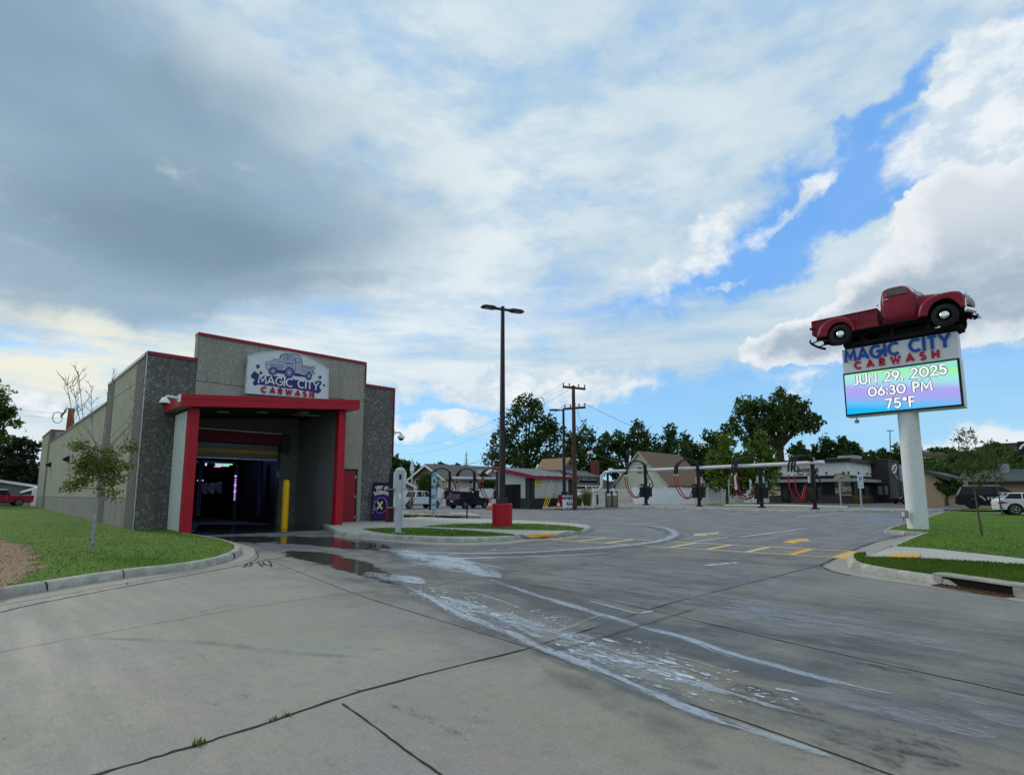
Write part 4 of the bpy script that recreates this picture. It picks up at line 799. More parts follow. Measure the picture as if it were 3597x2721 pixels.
# pedestrian door
dr_ = MB().box(13.2, 14.17, FY-.115, FY-.07, .13, 2.76).build('door', M('red_door', (.27, .02, .03), .5, var=.06), cw)
mb = MB(); mb.box(14.17, 14.26, FY-.14, FY-.055, .12, 2.85); mb.box(13.15, 14.26, FY-.14, FY-.056, 2.765, 2.86); mb.build('door_frame', DARK, cw)
MB().box(13.2, 14.17, FY-.16, FY-.06, .118, .13).build('door_sill', GALV, cw); [MB().box(14.13, 14.19, FY-.15, FY-.116, z, z+.12).build('hinge', GALV, dr_) for z in (.35, 1.4, 2.4)]
# wall lamps on the side wall
for k_, (x, y) in enumerate(((292, 1612), (232, 1612), (170, 1632))):
    P = on_x(x, y, LX-.16); t_ = thing('wall_lamp', (LX-.03, P.y, P.z), ('black wedge wall lamp on the long side wall, nearest the pilaster', 'black wedge wall lamp on the long side wall, middle of three', 'black wedge wall lamp on the long side wall, farthest of three')[k_], 'wall lamp', 'lamps on the side wall')
    s_ = 1.0; y_ = P.y; z_ = P.z; mb = MB(); mb.loft([[(LX-.002, y_-.35, z_-.2), (LX-.002, y_-.35, z_+.28), (LX-.38, y_-.35, z_+.02), (LX-.38, y_-.35, z_-.06)], [(LX-.002, y_+.35, z_-.2), (LX-.002, y_+.35, z_+.28), (LX-.38, y_+.35, z_+.02), (LX-.38, y_+.35, z_-.06)]]); mb.build('housing', BLACK, t_)
    MB().box(LX-.375, LX-.36, y_-.3, y_+.3, z_-.1, z_-.065).build('lens', WHITE, t_)
# yellow bollard
P = on_g(998, 1855); solo(MB().tube([(P.x, P.y, 0), (P.x, P.y, 2.12), (P.x, P.y, 2.2), (P.x, P.y, 2.25)], [.15, .15, .12, .03], 20), 'bollard', YELLOW, 'tall yellow bollard standing in the tunnel mouth', 'bollard', smooth=True)

# ------------------------------------------------------------------ wall sign
SY = FY-.34; ws = thing('wall_sign', (10.5, SY, 6.2), 'white arched sign with a blue truck drawing above the car wash portal', 'sign')
def B2(x, y): p = on_y(850+x*.1582, 1200+y*.1582, SY-.02); return p.x, p.z
top = [B2(*q) for q in ((150, 300), (420, 235), (700, 203), (860, 202), (1050, 222), (1250, 262), (1420, 315), (1620, 405), (1800, 510), (1925, 607))]
out = top+[B2(1912, 1272), B2(88, 1137)]
MB().prism([(x, SY, z) for x, z in out], (0, .22, 0)).build('panel', CREAMW, ws)
mb = MB()
for i in range(len(out)): a = out[i]; b = out[(i+1) % len(out)]; mb.bar((a[0], SY-.012, a[1]), (b[0], SY-.012, b[1]), .03, .035, (0, 1, 0))
mb.build('frame', M('sign_edge', (.55, .58, .6), .3), ws)
PUR = M('sign_violet_ink', (.045, .032, .17), .45, var=.05); BODYF = M('sign_pale_blue_ink', (.42, .47, .60), .45, var=.03)
def fill(pts, mat, nm, y, th=.006): return MB().prism([(B2(*p)[0], SY-y, B2(*p)[1]) for p in pts], (0, -th, 0)).build(nm, mat, ws)
def ink(lines, w, y, nm, mat):
    mb = MB(); k = 0
    for L in lines:
        Pp = smoothline([B2(*p) for p in L], 4) if len(L) > 2 else [Vector(B2(*p)) for p in L]; k += 1
        stroke(mb, [(p[0], p[1]) for p in Pp], w, Vector((0, SY-y, 0)), Vector((1, 0, 0)), Vector((0, 0, 1)), Vector((0, -1, 0)), .006+k*.0004)
    return mb.build(nm, mat, ws)
def circ(cx, cy, r, n=20, ry=None): return [(cx+r*math.cos(2*math.pi*i/n), cy+(ry or r)*math.sin(2*math.pi*i/n)) for i in range(n)]
# splash behind the words
fill([(245, 680), (285, 645), (330, 690), (385, 720), (430, 790), (520, 735), (570, 770), (640, 745), (760, 760), (900, 790), (1080, 800), (1200, 845), (1330, 850), (1450, 870), (1600, 905), (1690, 860), (1760, 870), (1775, 930), (1720, 985), (1735, 1040), (1765, 1060), (1755, 1105), (1700, 1145), (1600, 1130), (1480, 1095), (1330, 1080), (1200, 1040), (1050, 1040), (900, 1020), (780, 1000), (700, 985), (560, 975), (420, 950), (350, 950), (300, 978), (250, 950), (245, 900), (290, 840), (215, 800), (195, 750), (225, 710)], PUR, 'splash', .0)
for i, (x, y, r) in enumerate(((355, 548, 46), (422, 690, 36), (1735, 785, 38), (1827, 968, 27))): fill(circ(x, y, r), PUR, 'bubble', .0); fill(circ(x-r*.45, y+r*.1, r*.2, 10), CREAMW, 'bubble_glint', .0065, .002)
# truck drawing: pale body fill under violet line work
fill([(535, 560), (545, 450), (600, 430), (700, 425), (740, 385), (830, 378), (870, 290), (960, 262), (1150, 275), (1290, 315), (1330, 400), (1345, 530), (1590, 575), (1585, 640), (1610, 720), (1560, 760), (1400, 745), (1200, 700), (1140, 690), (1000, 640), (560, 615)], BODYF, 'drawn_body', .0)
fill(circ(690, 650, 100, 22, 88), PUR, 'drawn_tyre', .0072); fill(circ(1050, 685, 108, 24, 120), PUR, 'drawn_tyre', .0074); fill(circ(1485, 760, 72, 22, 92), PUR, 'drawn_tyre', .0072)
fill([(600, 615), (960, 640), (980, 720), (760, 690)], PUR, 'drawn_shadow', .0071); fill([(1130, 690), (1440, 745), (1420, 785), (1180, 760)], PUR, 'drawn_shadow', .0071)
for x, y, a, b in ((690, 650, 58, 55), (1050, 680, 66, 78), (1487, 758, 40, 55)):
    fill(circ(x, y, a, 20, b), BODYF, 'drawn_rim', .0142, .002); fill(circ(x, y, a*.8, 20, b*.8), PUR, 'drawn_rim', .0164, .002); fill(circ(x, y, a*.5, 16, b*.5), BODYF, 'drawn_hub', .0186, .002)
ink([[(535, 590), (535, 480), (560, 440), (690, 425), (740, 385), (830, 378), (865, 300), (950, 262), (1150, 275), (1290, 315), (1330, 400), (1350, 560), (1340, 690), (1190, 700)], [(1350, 530), (1480, 540), (1600, 575), (1590, 640), (1615, 720)],
     [(960, 480), (1060, 490), (1140, 560), (1180, 700)], [(1390, 700), (1400, 620), (1470, 585), (1550, 620), (1590, 720)], [(545, 605), (760, 625), (960, 640), (1010, 640)], [(1190, 700), (1330, 735), (1450, 750)],
     [(850, 375), (880, 300), (980, 285), (1120, 310), (1175, 370), (1150, 415), (1060, 400), (900, 385)], [(1200, 450), (1195, 390), (1230, 352), (1280, 380), (1295, 450), (1250, 460), (1205, 450)]], .02, .0075, 'line_work', PUR)
ink([[(620, 540), (915, 560)], [(620, 565), (910, 590)], [(630, 520), (910, 530)], [(640, 495), (900, 505)], [(620, 590), (900, 610)]], .014, .0078, 'grille_lines', PUR)
ink([[(760, 430), (1000, 430)], [(770, 450), (1180, 470)], [(1190, 480), (1330, 500)], [(1190, 530), (1340, 545)], [(1195, 580), (1340, 590)], [(1200, 630), (1340, 640)], [(1420, 625), (1530, 640)], [(1410, 650), (1560, 668)], [(1000, 520), (1080, 540)], [(1000, 550), (1100, 575)], [(900, 320), (1100, 335)], [(890, 345), (1140, 365)], [(1370, 555), (1560, 580)], [(1020, 290), (1010, 385)], [(1190, 430), (1195, 690)], [(1000, 460), (1170, 500)]], .009, .0102, 'hatching', PUR)
for x, y in ((590, 465), (960, 515)): fill(circ(x, y, 38), PUR, 'drawn_lamp', .0175, .002); fill(circ(x-2, y, 28), CREAMW, 'drawn_lamp', .0196, .002)
ink([[(650, 350), (710, 400)], [(735, 345), (705, 400)], [(1540, 510), (1660, 625)], [(1660, 520), (1560, 600)], [(1600, 500), (1610, 590)]], .007, .0, 'sparkle', PUR)
# words
def along(mb, txt, a, b, h0, h1, w, d, org_y, slant=0):
    gl = [GL[c] for c in txt]; tot = sum(g[0] for g in gl); hm = (h0+h1)/2; gap = (((b[0]-a[0])/hm)-tot)/(len(gl)-1); x = 0; k = 0
    for c, g in zip(txt, gl):
        f = x*hm/(b[0]-a[0]); z = a[1]+(b[1]-a[1])*f
        for st in g[1]: k += 1; stroke(mb, [(a[0]+(x+p[0])*hm, z+p[1]*hm) for p in st], w*hm, Vector((0, org_y, 0)), Vector((1, 0, 0)), Vector((0, 0, 1)), Vector((0, -1, 0)), d+(k % 3)*.0012)
        x += g[0]+gap
mb = MB(); a = B2(360, 905); b = B2(1700, 1066); along(mb, 'MAGIC CITY', a, b, .36, .36, .17, .02, SY-.0065); mb.build('lettering', M('letter_white', (.66, .72, .74), .4), ws)
mb = MB(); a = B2(430, 1112); b = B2(1585, 1236); along(mb, 'CARWASH', (a[0], a[1]), b, .24, .24, .28, .07, SY); mb.build('lettering', M('letter_red', (.42, .02, .04), .4), ws)

# ================================================================== POLE SIGN
PXF = 27.8
PB = Vector((28.24, 5.3, .15))
ps = thing('pole_sign', tuple(PB), 'tall white pole sign with blue and red letters over a glowing message screen', 'sign')
STUC = M('white_stucco', (.76, .77, .76), .75, var=.06, sc=9, fine=30, bmp=.25)
MB().tube([(PB.x, PB.y, 0), (PB.x, PB.y, 4.97)], .37, 40).build('pole', STUC, ps, smooth=True)
CAB = M('cabinet_white', (.72, .74, .74), .5, var=.04, sc=2)
MB().box(PXF, PXF+.62, 3.36, 7.48, 6.93, 8.02).build('upper_cabinet', CAB, ps, bevel=.01)
MB().box(PXF-.02, PXF+.64, 3.34, 7.5, 4.98, 6.925).build('lower_cabinet', CAB, ps, bevel=.01)
MB().box(PXF+.08, PXF+.54, 3.6, 7.2, 8.021, 8.10).build('top_rail', DARK, ps)
mb = MB(); mb.box(PXF-.06, PXF-.021, 3.36, 3.44, 5.0, 6.93); mb.box(PXF-.06, PXF-.021, 7.44, 7.49, 5.0, 6.93); mb.box(PXF-.06, PXF-.021, 3.44, 7.44, 6.86, 6.93); mb.box(PXF-.06, PXF-.021, 3.44, 7.44, 5.0, 5.08); mb.build('screen_frame', BLACK, ps)
# the display: a pastel rainbow gradient, lit
def screenmat():
    m = bpy.data.materials.new('message_screen'); m.use_nodes = True; t = NT(m.node_tree); t.n.clear(); tc = t.node('ShaderNodeTexCoord').outputs['Object']
    sp = t.node('ShaderNodeSeparateXYZ', {0: tc}); y = t.m('DIVIDE', t.m('SUBTRACT', 7.45, sp.outputs[1]), 4.0); z = t.m('DIVIDE', t.m('SUBTRACT', sp.outputs[2], 5.07), 1.8)
    g = t.m('SUBTRACT', z, t.m('MULTIPLY', t.m('SUBTRACT', y, .5), -.30)); cr = t.node('ShaderNodeValToRGB', {0: g}); e = cr.color_ramp.elements
    def L(r, g_, b): return lin(r, g_, b)
    e[0].position = -.0; e[0].color = L(30, 190, 250); e[1].position = 1; e[1].color = L(150, 235, 215)
    for p_, c_ in ((.14, (110, 195, 250)), (.30, (165, 175, 246)), (.50, (180, 168, 246)), (.66, (165, 228, 242)), (.80, (165, 240, 225)), (.93, (165, 248, 165))):
        k = e.new(p_); k.color = L(*c_)
    # the lamp rows of the panel
    rows = t.m('SINE', t.m('MULTIPLY', sp.outputs[2], 160)); k2 = t.m('ADD', .97, t.m('MULTIPLY', rows, .05))
    em = t.node('ShaderNodeEmission', {0: cr.outputs[0], 1: k2}); t.node('ShaderNodeOutputMaterial', {0: em.outputs[0]}); return m
MB().box(PXF-.035, PXF-.0205, 3.44, 7.44, 5.08, 6.86).build('screen', screenmat(), ps)
XD, ZD, ND = Vector((0, -1, 0)), Vector((0, 0, 1)), Vector((-1, 0, 0))
BLUEL = M('letter_blue', (.015, .085, .42), .4, var=.03); REDL = M('letter_red_pole', (.52, .02, .05), .4, var=.03)
for w_ in (0, 1): mb = MB(); lettering(mb, 'MAGIC CITY', (PXF, 7.36, 7.48), XD, ZD, ND, .49, .23, .07, 3.76, xs=.86, word=w_); mb.build('blue_word', BLUEL, ps)
mb = MB(); lettering(mb, 'CARWASH', (PXF, 7.0, 7.09), XD, ZD, ND, .28, .30, .06, 3.0); mb.build('red_lettering', REDL, ps)
EW = emis('pixel_white', (.93, .94, 1.0), 1.0); ED = M('pixel_outline', (.02, .03, .10), .6)
for txt, y0, z0, h, wd in (('JUN 29, 2025', 7.10, 6.37, .38, 3.30), ('06:30 PM', 6.56, 5.79, .37, 2.24), ('75*F', 5.96, 5.20, .38, 1.02)):
    mb = MB(); lettering(mb, txt, (PXF-.036, y0, z0), XD, ZD, ND, h, .34, .003, wd, xs=.97); mb.build('screen_text_outline', ED, ps)
    mb = MB(); lettering(mb, txt, (PXF-.0445, y0, z0), XD, ZD, ND, h, .21, .002, wd, xs=.97); mb.build('screen_text', EW, ps)
mb = MB(); P = on_x(2797+590*.3617, 950+1465*.3617, PXF+.2); mb.box(P.x-.07, P.x+.07, P.y-.07, P.y+.07, P.z-.07, P.z+.07); mb.tube([(P.x, P.y, P.z+.06), (P.x, P.y, 4.99)], .02); mb.build('sensor', GREY, ps)
mb = MB(); P = on_x(3177, 1806, PXF-.02); mb.box(P.x-.06, P.x+.1, P.y-.13, P.y+.13, P.z-.16, P.z+.16); mb.build('junction_box', GREY, ps); MB().box(P.x-.072, P.x-.061, P.y-.02, P.y+.09, P.z-.09, P.z+.10).build('cover', WHITE, ps); MB().tube([(P.x+.02, P.y+.05, .1), (P.x+.02, P.y+.05, P.z-.14)], .02).build('conduit', GREY, ps)

# ------------------------------------------------------------------ the old pickup on top
# built in its own axes (x forward, y left, z up, real size), then turned nose to -Y and scaled
TS = 1.2546; TO = Vector((28.14, 7.30, 8.14))
TM = Matrix.Translation(TO) @ Matrix.Rotation(R_(-90), 4, 'Z') @ Matrix.Scale(TS, 4)
tr = thing('vintage_pickup', tuple(TO), 'old dark red pickup truck with chrome hubcaps mounted on top of the pole sign', 'pickup truck')
def dust(name, c, rough):
    return M(name, c, rough, var=.12, sc=2.5, fine=25)
TR = dust('faded_red_paint', (.25, .018, .036), .34); TRD = dust('bed_red_paint', (.21, .018, .03), .45); UND = M('underbody', (.012, .011, .012), .7); TCH = CHROME
def tb(mb, nm, mat, par=tr, **k): return mb.xf(TM).build(nm, mat, par, **k)
HW = .90
def interp(x, t): return float(np.interp(x, [p[0] for p in t], [p[1] for p in t]))
# bed: sides, front board, floor, tailgate, ribs and top rolls
mb = MB()
for s in (-1, 1): mb.box(-.93, 1.13, min(s*.66, s*.63), max(s*.66, s*.63), .56, 1.04)
mb.box(1.10, 1.13, -.629, .629, .56, 1.06); mb.box(-.92, 1.10, -.629, .629, .56, .60)
bed = tb(mb, 'bed', TRD)
mb = MB(); mb.box(-.965, -.932, -.66, .66, .55, 1.04); tb(mb, 'tailgate', TRD)
mb = MB()
for s in (-1, 1): mb.tube([(-.95, s*.675, 1.055), (1.14, s*.675, 1.055)], .022, 8)
for x in (-.9, .52, 1.09):
    for s in (-1, 1): mb.box(x-.022, x+.022, s*.675-.014, s*.675+.014, .6, 1.04)
tb(mb, 'bed_rail', TR, bed)
# fenders as bulged shells between an outer crown line and the wheel opening
def fender(outer, arch, y_in, y_out, nm, bul=.35, n=26):
    def res(P, n):
        P = [Vector(p) for p in P]; L = [0]; 
        for i in range(1, len(P)): L.append(L[-1]+(P[i]-P[i-1]).length)
        return [(np.interp(k*L[-1]/(n-1), L, [p.x for p in P]), np.interp(k*L[-1]/(n-1), L, [p.y for p in P])) for k in range(n)]
    O = res(smoothline(outer, 5), n); A = res(smoothline(arch, 5), n)
    for s in (-1, 1):
        rings = []
        for k in range(n):
            ring = []; ox, oz = O[k]; ax, az_ = A[k]
            for j in range(9):
                t = j/8
                if t < .62:
                    a = t/.62*math.pi/2; y = y_in+(y_out-y_in)*math.sin(a)**.8; f = (1-math.cos(a))*.42; x = ox+(ax-ox)*f; z = oz+(az_-oz)*f
                else:
                    f = .42+.58*(t-.62)/.38; y = y_out-(t-.62)/.38*.02; x = ox+(ax-ox)*f; z = oz+(az_-oz)*f
                ring.append((x, s*y, z))
            ring.append((ax, s*(y_out-.06), az_)); rings.append(ring)
        mb = MB().loft(rings, closed=False); o = tb(mb, nm, TR, smooth=True)
        md = o.modifiers.new('th', 'SOLIDIFY'); md.thickness = .012
fender([(-.80, .40), (-.78, .55), (-.68, .76), (-.48, .93), (-.2, 1.01), (.08, 1.0), (.30, .89), (.44, .68), (.50, .40)], [(-.42, .36), (-.40, .50), (-.34, .62), (-.22, .74), (-.05, .79), (.12, .77), (.26, .68), (.36, .54), (.40, .36)], .64, .88, 'rear_fender')
fender([(2.20, .42), (2.24, .66), (2.32, .86), (2.46, 1.0), (2.68, 1.08), (3.0, 1.12), (3.30, 1.10), (3.46, .98), (3.50, .74), (3.46, .50)], [(2.52, .42), (2.55, .56), (2.62, .70), (2.74, .82), (2.92, .88), (3.06, .87), (3.20, .79), (3.30, .66), (3.36, .54), (3.38, .48)], .46, .89, 'front_fender')
# cab
ztab = [.46, .55, .75, 1.0, 1.20, 1.30, 1.38, 1.50, 1.60, 1.67, 1.715, 1.735, 1.742]
xr = [(.46, 1.20), (.9, 1.19), (1.21, 1.19), (1.38, 1.21), (1.5, 1.23), (1.60, 1.26), (1.67, 1.31), (1.715, 1.38), (1.735, 1.47), (1.742, 1.56)]
xf = [(.46, 2.30), (1.0, 2.32), (1.25, 2.31), (1.30, 2.25), (1.38, 2.18), (1.5, 2.09), (1.60, 2.03), (1.67, 1.97), (1.715, 1.88), (1.735, 1.78), (1.742, 1.7)]
hw = [(.46, .72), (.55, .77), (.75, .80), (1.0, .80), (1.20, .78), (1.38, .745), (1.5, .71), (1.60, .67), (1.67, .62), (1.715, .53), (1.735, .42), (1.742, .30)]
rings = []
for z in ztab:
    a, b, h = interp(z, xr), interp(z, xf), interp(z, hw); cx = (a+b)/2; rx_ = (b-a)/2; ring = []
    for k in range(40):
        t = 2*math.pi*k/40; c, s = math.cos(t), math.sin(t); e = 2/5.5; ring.append((cx+rx_*math.copysign(abs(c)**e, c), h*math.copysign(abs(s)**e, s), z))
    rings.append(ring)
cab = tb(MB().loft(rings), 'cab', TR, smooth=True)
# side glass and door lines lie on the cab skin
def skin(x, z, s, o=.006): return (x, s*(interp(z, hw)*(1-.0*abs(x))+o), z)
for s in (-1, 1):
    mb = MB(); ol = [(1.42, 1.37), (1.41, 1.50), (1.43, 1.575), (1.50, 1.62), (1.82, 1.625), (1.92, 1.60), (1.98, 1.50), (2.03, 1.39), (2.02, 1.36)]
    mb.prism([skin(x, z, s) for x, z in ol], (0, s*.004, 0)); tb(mb, 'side_window', M('old_cab_glass', (.05, .055, .05), .12), cab)
    mb = MB(); L = [skin(x, z, s, .012) for x, z in ol+[ol[0]]]; mb.tube(L, .011, 6); mb.tube([skin(1.80, 1.37, s, .012), skin(1.81, 1.62, s, .012)], .008, 6); tb(mb, 'window_frame', TR, cab)
    mb = MB(); mb.tube([skin(x, z, s, .0) for x, z in ((1.36, 1.64), (1.31, 1.4), (1.29, 1.2), (1.29, .8), (1.31, .60), (1.45, .55), (2.15, .55), (2.2, .7), (2.22, 1.1), (2.20, 1.3))], .006, 5); tb(mb, 'door_seam', UND, cab)
    mb = MB(); mb.tube([skin(1.36, 1.255, s, .03), skin(1.5, 1.255, s, .03)], .014, 6); mb.tube([skin(1.38, 1.255, s, 0), skin(1.38, 1.255, s, .03)], .012, 6); tb(mb, 'door_handle', TCH, cab)
mb = MB(); mb.ball((1.17, -.80, 1.12), .035, .03, .03, 8, 6); tb(mb, 'fuel_cap', TCH, cab)
# windscreen: glass in a bright frame ahead of the roof
mb = MB(); A_ = [(2.00, 1.655), (2.30, 1.31)]; fr_ = [(2.02, -.56, 1.655), (2.33, -.66, 1.315), (2.42, 0, 1.315), (2.33, .66, 1.315), (2.02, .56, 1.655), (2.08, 0, 1.665)]
mb = MB(); mb.tube(fr_+[fr_[0]], .014, 6); mb.tube([fr_[2], fr_[5]], .012, 6); tb(mb, 'windscreen_frame', TCH, cab)
cg = alpha_mat('pale_windscreen', (.55, .6, .62, 1), .08, lambda t, tc, uv: t.m('ADD', 0.5, 0.0), .6)
mb = MB(); mb.quad(fr_[0], fr_[1], fr_[2], fr_[5]); mb.quad(fr_[5], fr_[2], fr_[3], fr_[4]); tb(mb, 'windscreen', cg, cab)
# bonnet
xs = [2.26, 2.5, 2.8, 3.1, 3.3, 3.42, 3.50, 3.55]
zt = [(2.26, 1.315), (2.5, 1.295), (2.8, 1.265), (3.1, 1.22), (3.3, 1.17), (3.42, 1.11), (3.5, 1.02), (3.55, .90)]; bw = [(2.26, .66), (2.6, .58), (3.0, .48), (3.3, .41), (3.42, .37), (3.5, .31), (3.55, .24)]
rings = []
for x in xs:
    z1, b = interp(x, zt), interp(x, bw); ring = []
    for k in range(21):
        t = math.pi*k/20; c, s = math.cos(t), math.sin(t); ring.append((x, b*math.copysign(abs(c)**.6, c), .72+(z1-.72)*abs(s)**.55))
    rings.append(ring)
hood = tb(MB().loft(rings), 'bonnet', TR, smooth=True)
for s in (-1, 1):
    mb = MB(); mb.tube([(2.72, s*.60, 1.12), (2.98, s*.535, 1.115)], .013, 6); tb(mb, 'side_badge', TCH, hood)
mb = MB(); mb.tube([(3.32, 0, 1.185), (3.5, 0, 1.06), (3.54, 0, .98)], [.012, .03, .015], 8); tb(mb, 'bonnet_ornament', TCH, hood)
# grille bars, lamps, bumpers
for i, (z, x0, w) in enumerate(((.93, 3.50, .50), (.86, 3.53, .56), (.79, 3.55, .60), (.72, 3.555, .63), (.65, 3.55, .64))):
    pts = [(x0+.06-abs(y/w)**2*.13, y, z) for y in np.linspace(-w, w, 13)]; mb = MB(); mb.tube(pts, .019, 6); tb(mb, 'grille_bar', TCH)
mb = MB(); mb.box(3.36, 3.47, -.5, .5, .6, .98); tb(mb, 'grille_back', UND)
for s in (-1, 1):
    mb = MB(); mb.tube([(3.36, s*.66, .93), (3.49, s*.66, .93)], [.125, .118], 18); hl = tb(mb, 'headlight', TCH, smooth=True)
    mb = MB(); mb.ball((3.48, s*.66, .93), .045, .10, .10, 14, 8); tb(mb, 'headlight_glass', M('lamp_glass', (.5, .52, .5), .1), hl, smooth=True)
    mb = MB(); mb.bar((3.49, s*.70, .80), (3.485, s*.74, .52), .025, .06, (0, 1, 0)); tb(mb, 'grille_side', TCH)
def bumper(pts, h, nm, mat):
    rings = []
    for i, p in enumerate(pts):
        p = Vector(p); d = (Vector(pts[min(i+1, len(pts)-1)])-Vector(pts[max(i-1, 0)])).normalized(); o = Vector((d.y, -d.x, 0)); rings.append([p+Vector((0, 0, -h/2)), p+o*.035+Vector((0, 0, -h*.3)), p+o*.045, p+o*.035+Vector((0, 0, h*.3)), p+Vector((0, 0, h/2)), p-o*.01])
    tb(MB().loft(rings), nm, mat, smooth=True)
bumper([(3.66-abs(y/.84)**3*.2, y, .43) for y in np.linspace(-.84, .84, 17)], .16, 'front_bumper', TCH)
mb = MB(); [mb.box(3.64, 3.73, s*.33-.03, s*.33+.03, .34, .56) for s in (-1, 1)]; tb(mb, 'overrider', TCH)
mb = MB(); [mb.bar((3.1, s*.33, .45), (3.66, s*.33, .43), .05, .07) for s in (-1, 1)]; tb(mb, 'bumper_iron', UND)
bumper([(-1.10+abs(y/.8)**3*.12, y, .32) for y in np.linspace(.82, -.82, 13)], .10, 'rear_bumper', UND); mb = MB(); [mb.bar((-.7, s*.36, .42), (-1.10, s*.36, .32), .04, .04) for s in (-1, 1)]; tb(mb, 'rear_bumper_iron', UND)
mb = MB(); mb.box(-.99, -.95, -.80, -.70, .74, .81); mb.box(-.95, -.86, -.77, -.73, .76, .79); tb(mb, 'tail_lamp', UND)
# running boards, step, frame, axles, sign mount
for s in (-1, 1):
    mb = MB(); mb.box(.46, 2.26, s*.74-.12, s*.74+.12, .385, .415); tb(mb, 'running_board', UND)
    mb = MB(); mb.box(1.14, 1.30, s*.82-.05, s*.82+.05, .58, .68); tb(mb, 'step_plate', UND)
    mb = MB(); mb.box(.50, 1.16, min(s*.66, s*.80), max(s*.66, s*.80), .42, .56); tb(mb, 'bed_apron', TR)
mb = MB(); [mb.box(-.9, 3.35, s*.38-.04, s*.38+.04, .36, .50) for s in (-1, 1)]; [mb.box(x, x+.06, -.40, .40, .36, .46) for x in (-.6, .4, 1.3, 2.2, 3.1)]; tb(mb, 'chassis_frame', UND)
mb = MB(); mb.tube([(0, -.75, .36), (0, .75, .36)], .05, 8); mb.tube([(2.95, -.75, .34), (2.95, .75, .34)], .045, 8); mb.ball((0, 0, .36), .14, n=10, m=7); mb.tube([(.1, 0, .36), (2.2, 0, .42)], .04, 8); mb.box(2.25, 2.95, -.22, .22, .3, .75); mb.box(1.2, 2.3, -.6, .6, .44, .48); mb.tube([(.1, .3, .3), (1.8, .3, .3)], .05, 8); tb(mb, 'drivetrain', UND)
for x in (.14, 3.2):
    mb = MB()
mb = MB(); [mb.box(.05, 3.28, s*.30-.07, s*.30+.07, -.03, .10) for s in (-1, 1)]; [mb.box(x, x+.1, -.42, .42, .10, .36) for x in (.5, 1.4, 2.4)]; mb.box(1.0, 2.4, -.2, .2, .1, .3); tb(mb, 'mounting_frame', UND)
def wheel(mb_t, mb_r, x, y, z, r, s, w=.2):
    prof = [(r*.60, -w/2), (r*.90, -w/2), (r*.985, -w*.38), (r, -w*.2), (r, w*.2), (r*.985, w*.38), (r*.90, w/2), (r*.60, w/2)]; n = 30
    rings = [[(x+a*math.cos(2*math.pi*k/n), y+b, z+a*math.sin(2*math.pi*k/n)) for a, b in prof] for k in range(n+1)]; mb_t.loft(rings, cap=False)
    c = [[(x+rr*math.cos(2*math.pi*k/n), y+s*oo, z+rr*math.sin(2*math.pi*k/n)) for k in range(n)] for rr, oo in ((r*.62, w*.30), (r*.60, w*.38), (r*.50, w*.30), (r*.34, w*.30))]; mb_r.loft(c)
def hub(mb, x, y, z, r, s, d=.06, n=20):
    c = [[(x+r*a*math.cos(2*math.pi*k/n), y+s*o, z+r*a*math.sin(2*math.pi*k/n)) for k in range(n)] for a, o in ((1, 0), (.98, d*.5), (.8, d*.85), (.45, d), (.1, d*1.05))]; mb.loft(c)
for x in (0, 2.95):
    for s in (-1, 1):
        a, b, c = MB(), MB(), MB(); wheel(a, b, x, s*.76, .36, .355, s, .19); hub(c, x, s*(.76+.06), .36, .125, s)
        wh = tb(a, 'wheel', RUBBER, smooth=True); tb(b, 'rim', UND, wh, smooth=True); tb(c, 'hubcap', TCH, wh, smooth=True)
for s in (-1, 1):
    mb = MB(); n = 16; mb.loft([[(2.95+.44*math.cos(math.pi*k/n), s*.56, .46+.40*math.sin(math.pi*k/n)) for k in range(n+1)], [(2.95+.42*math.cos(math.pi*k/n), s*.86, .46+.36*math.sin(math.pi*k/n)) for k in range(n+1)]], closed=False); tb(mb, 'wheel_well', UND); mb = MB()
    mb.loft([[(.38*math.cos(math.pi*k/n), s*.645, .40+.36*math.sin(math.pi*k/n)) for k in range(n+1)], [(.36*math.cos(math.pi*k/n), s*.84, .40+.34*math.sin(math.pi*k/n)) for k in range(n+1)]], closed=False)
    tb(mb, 'wheel_well', UND); mb = MB(); mb.prism([(2.95+.46*math.cos(math.pi*k/n), s*.55, .44+.44*math.sin(math.pi*k/n)) for k in range(n+1)], (0, s*.01, 0)); tb(mb, 'inner_panel', UND)

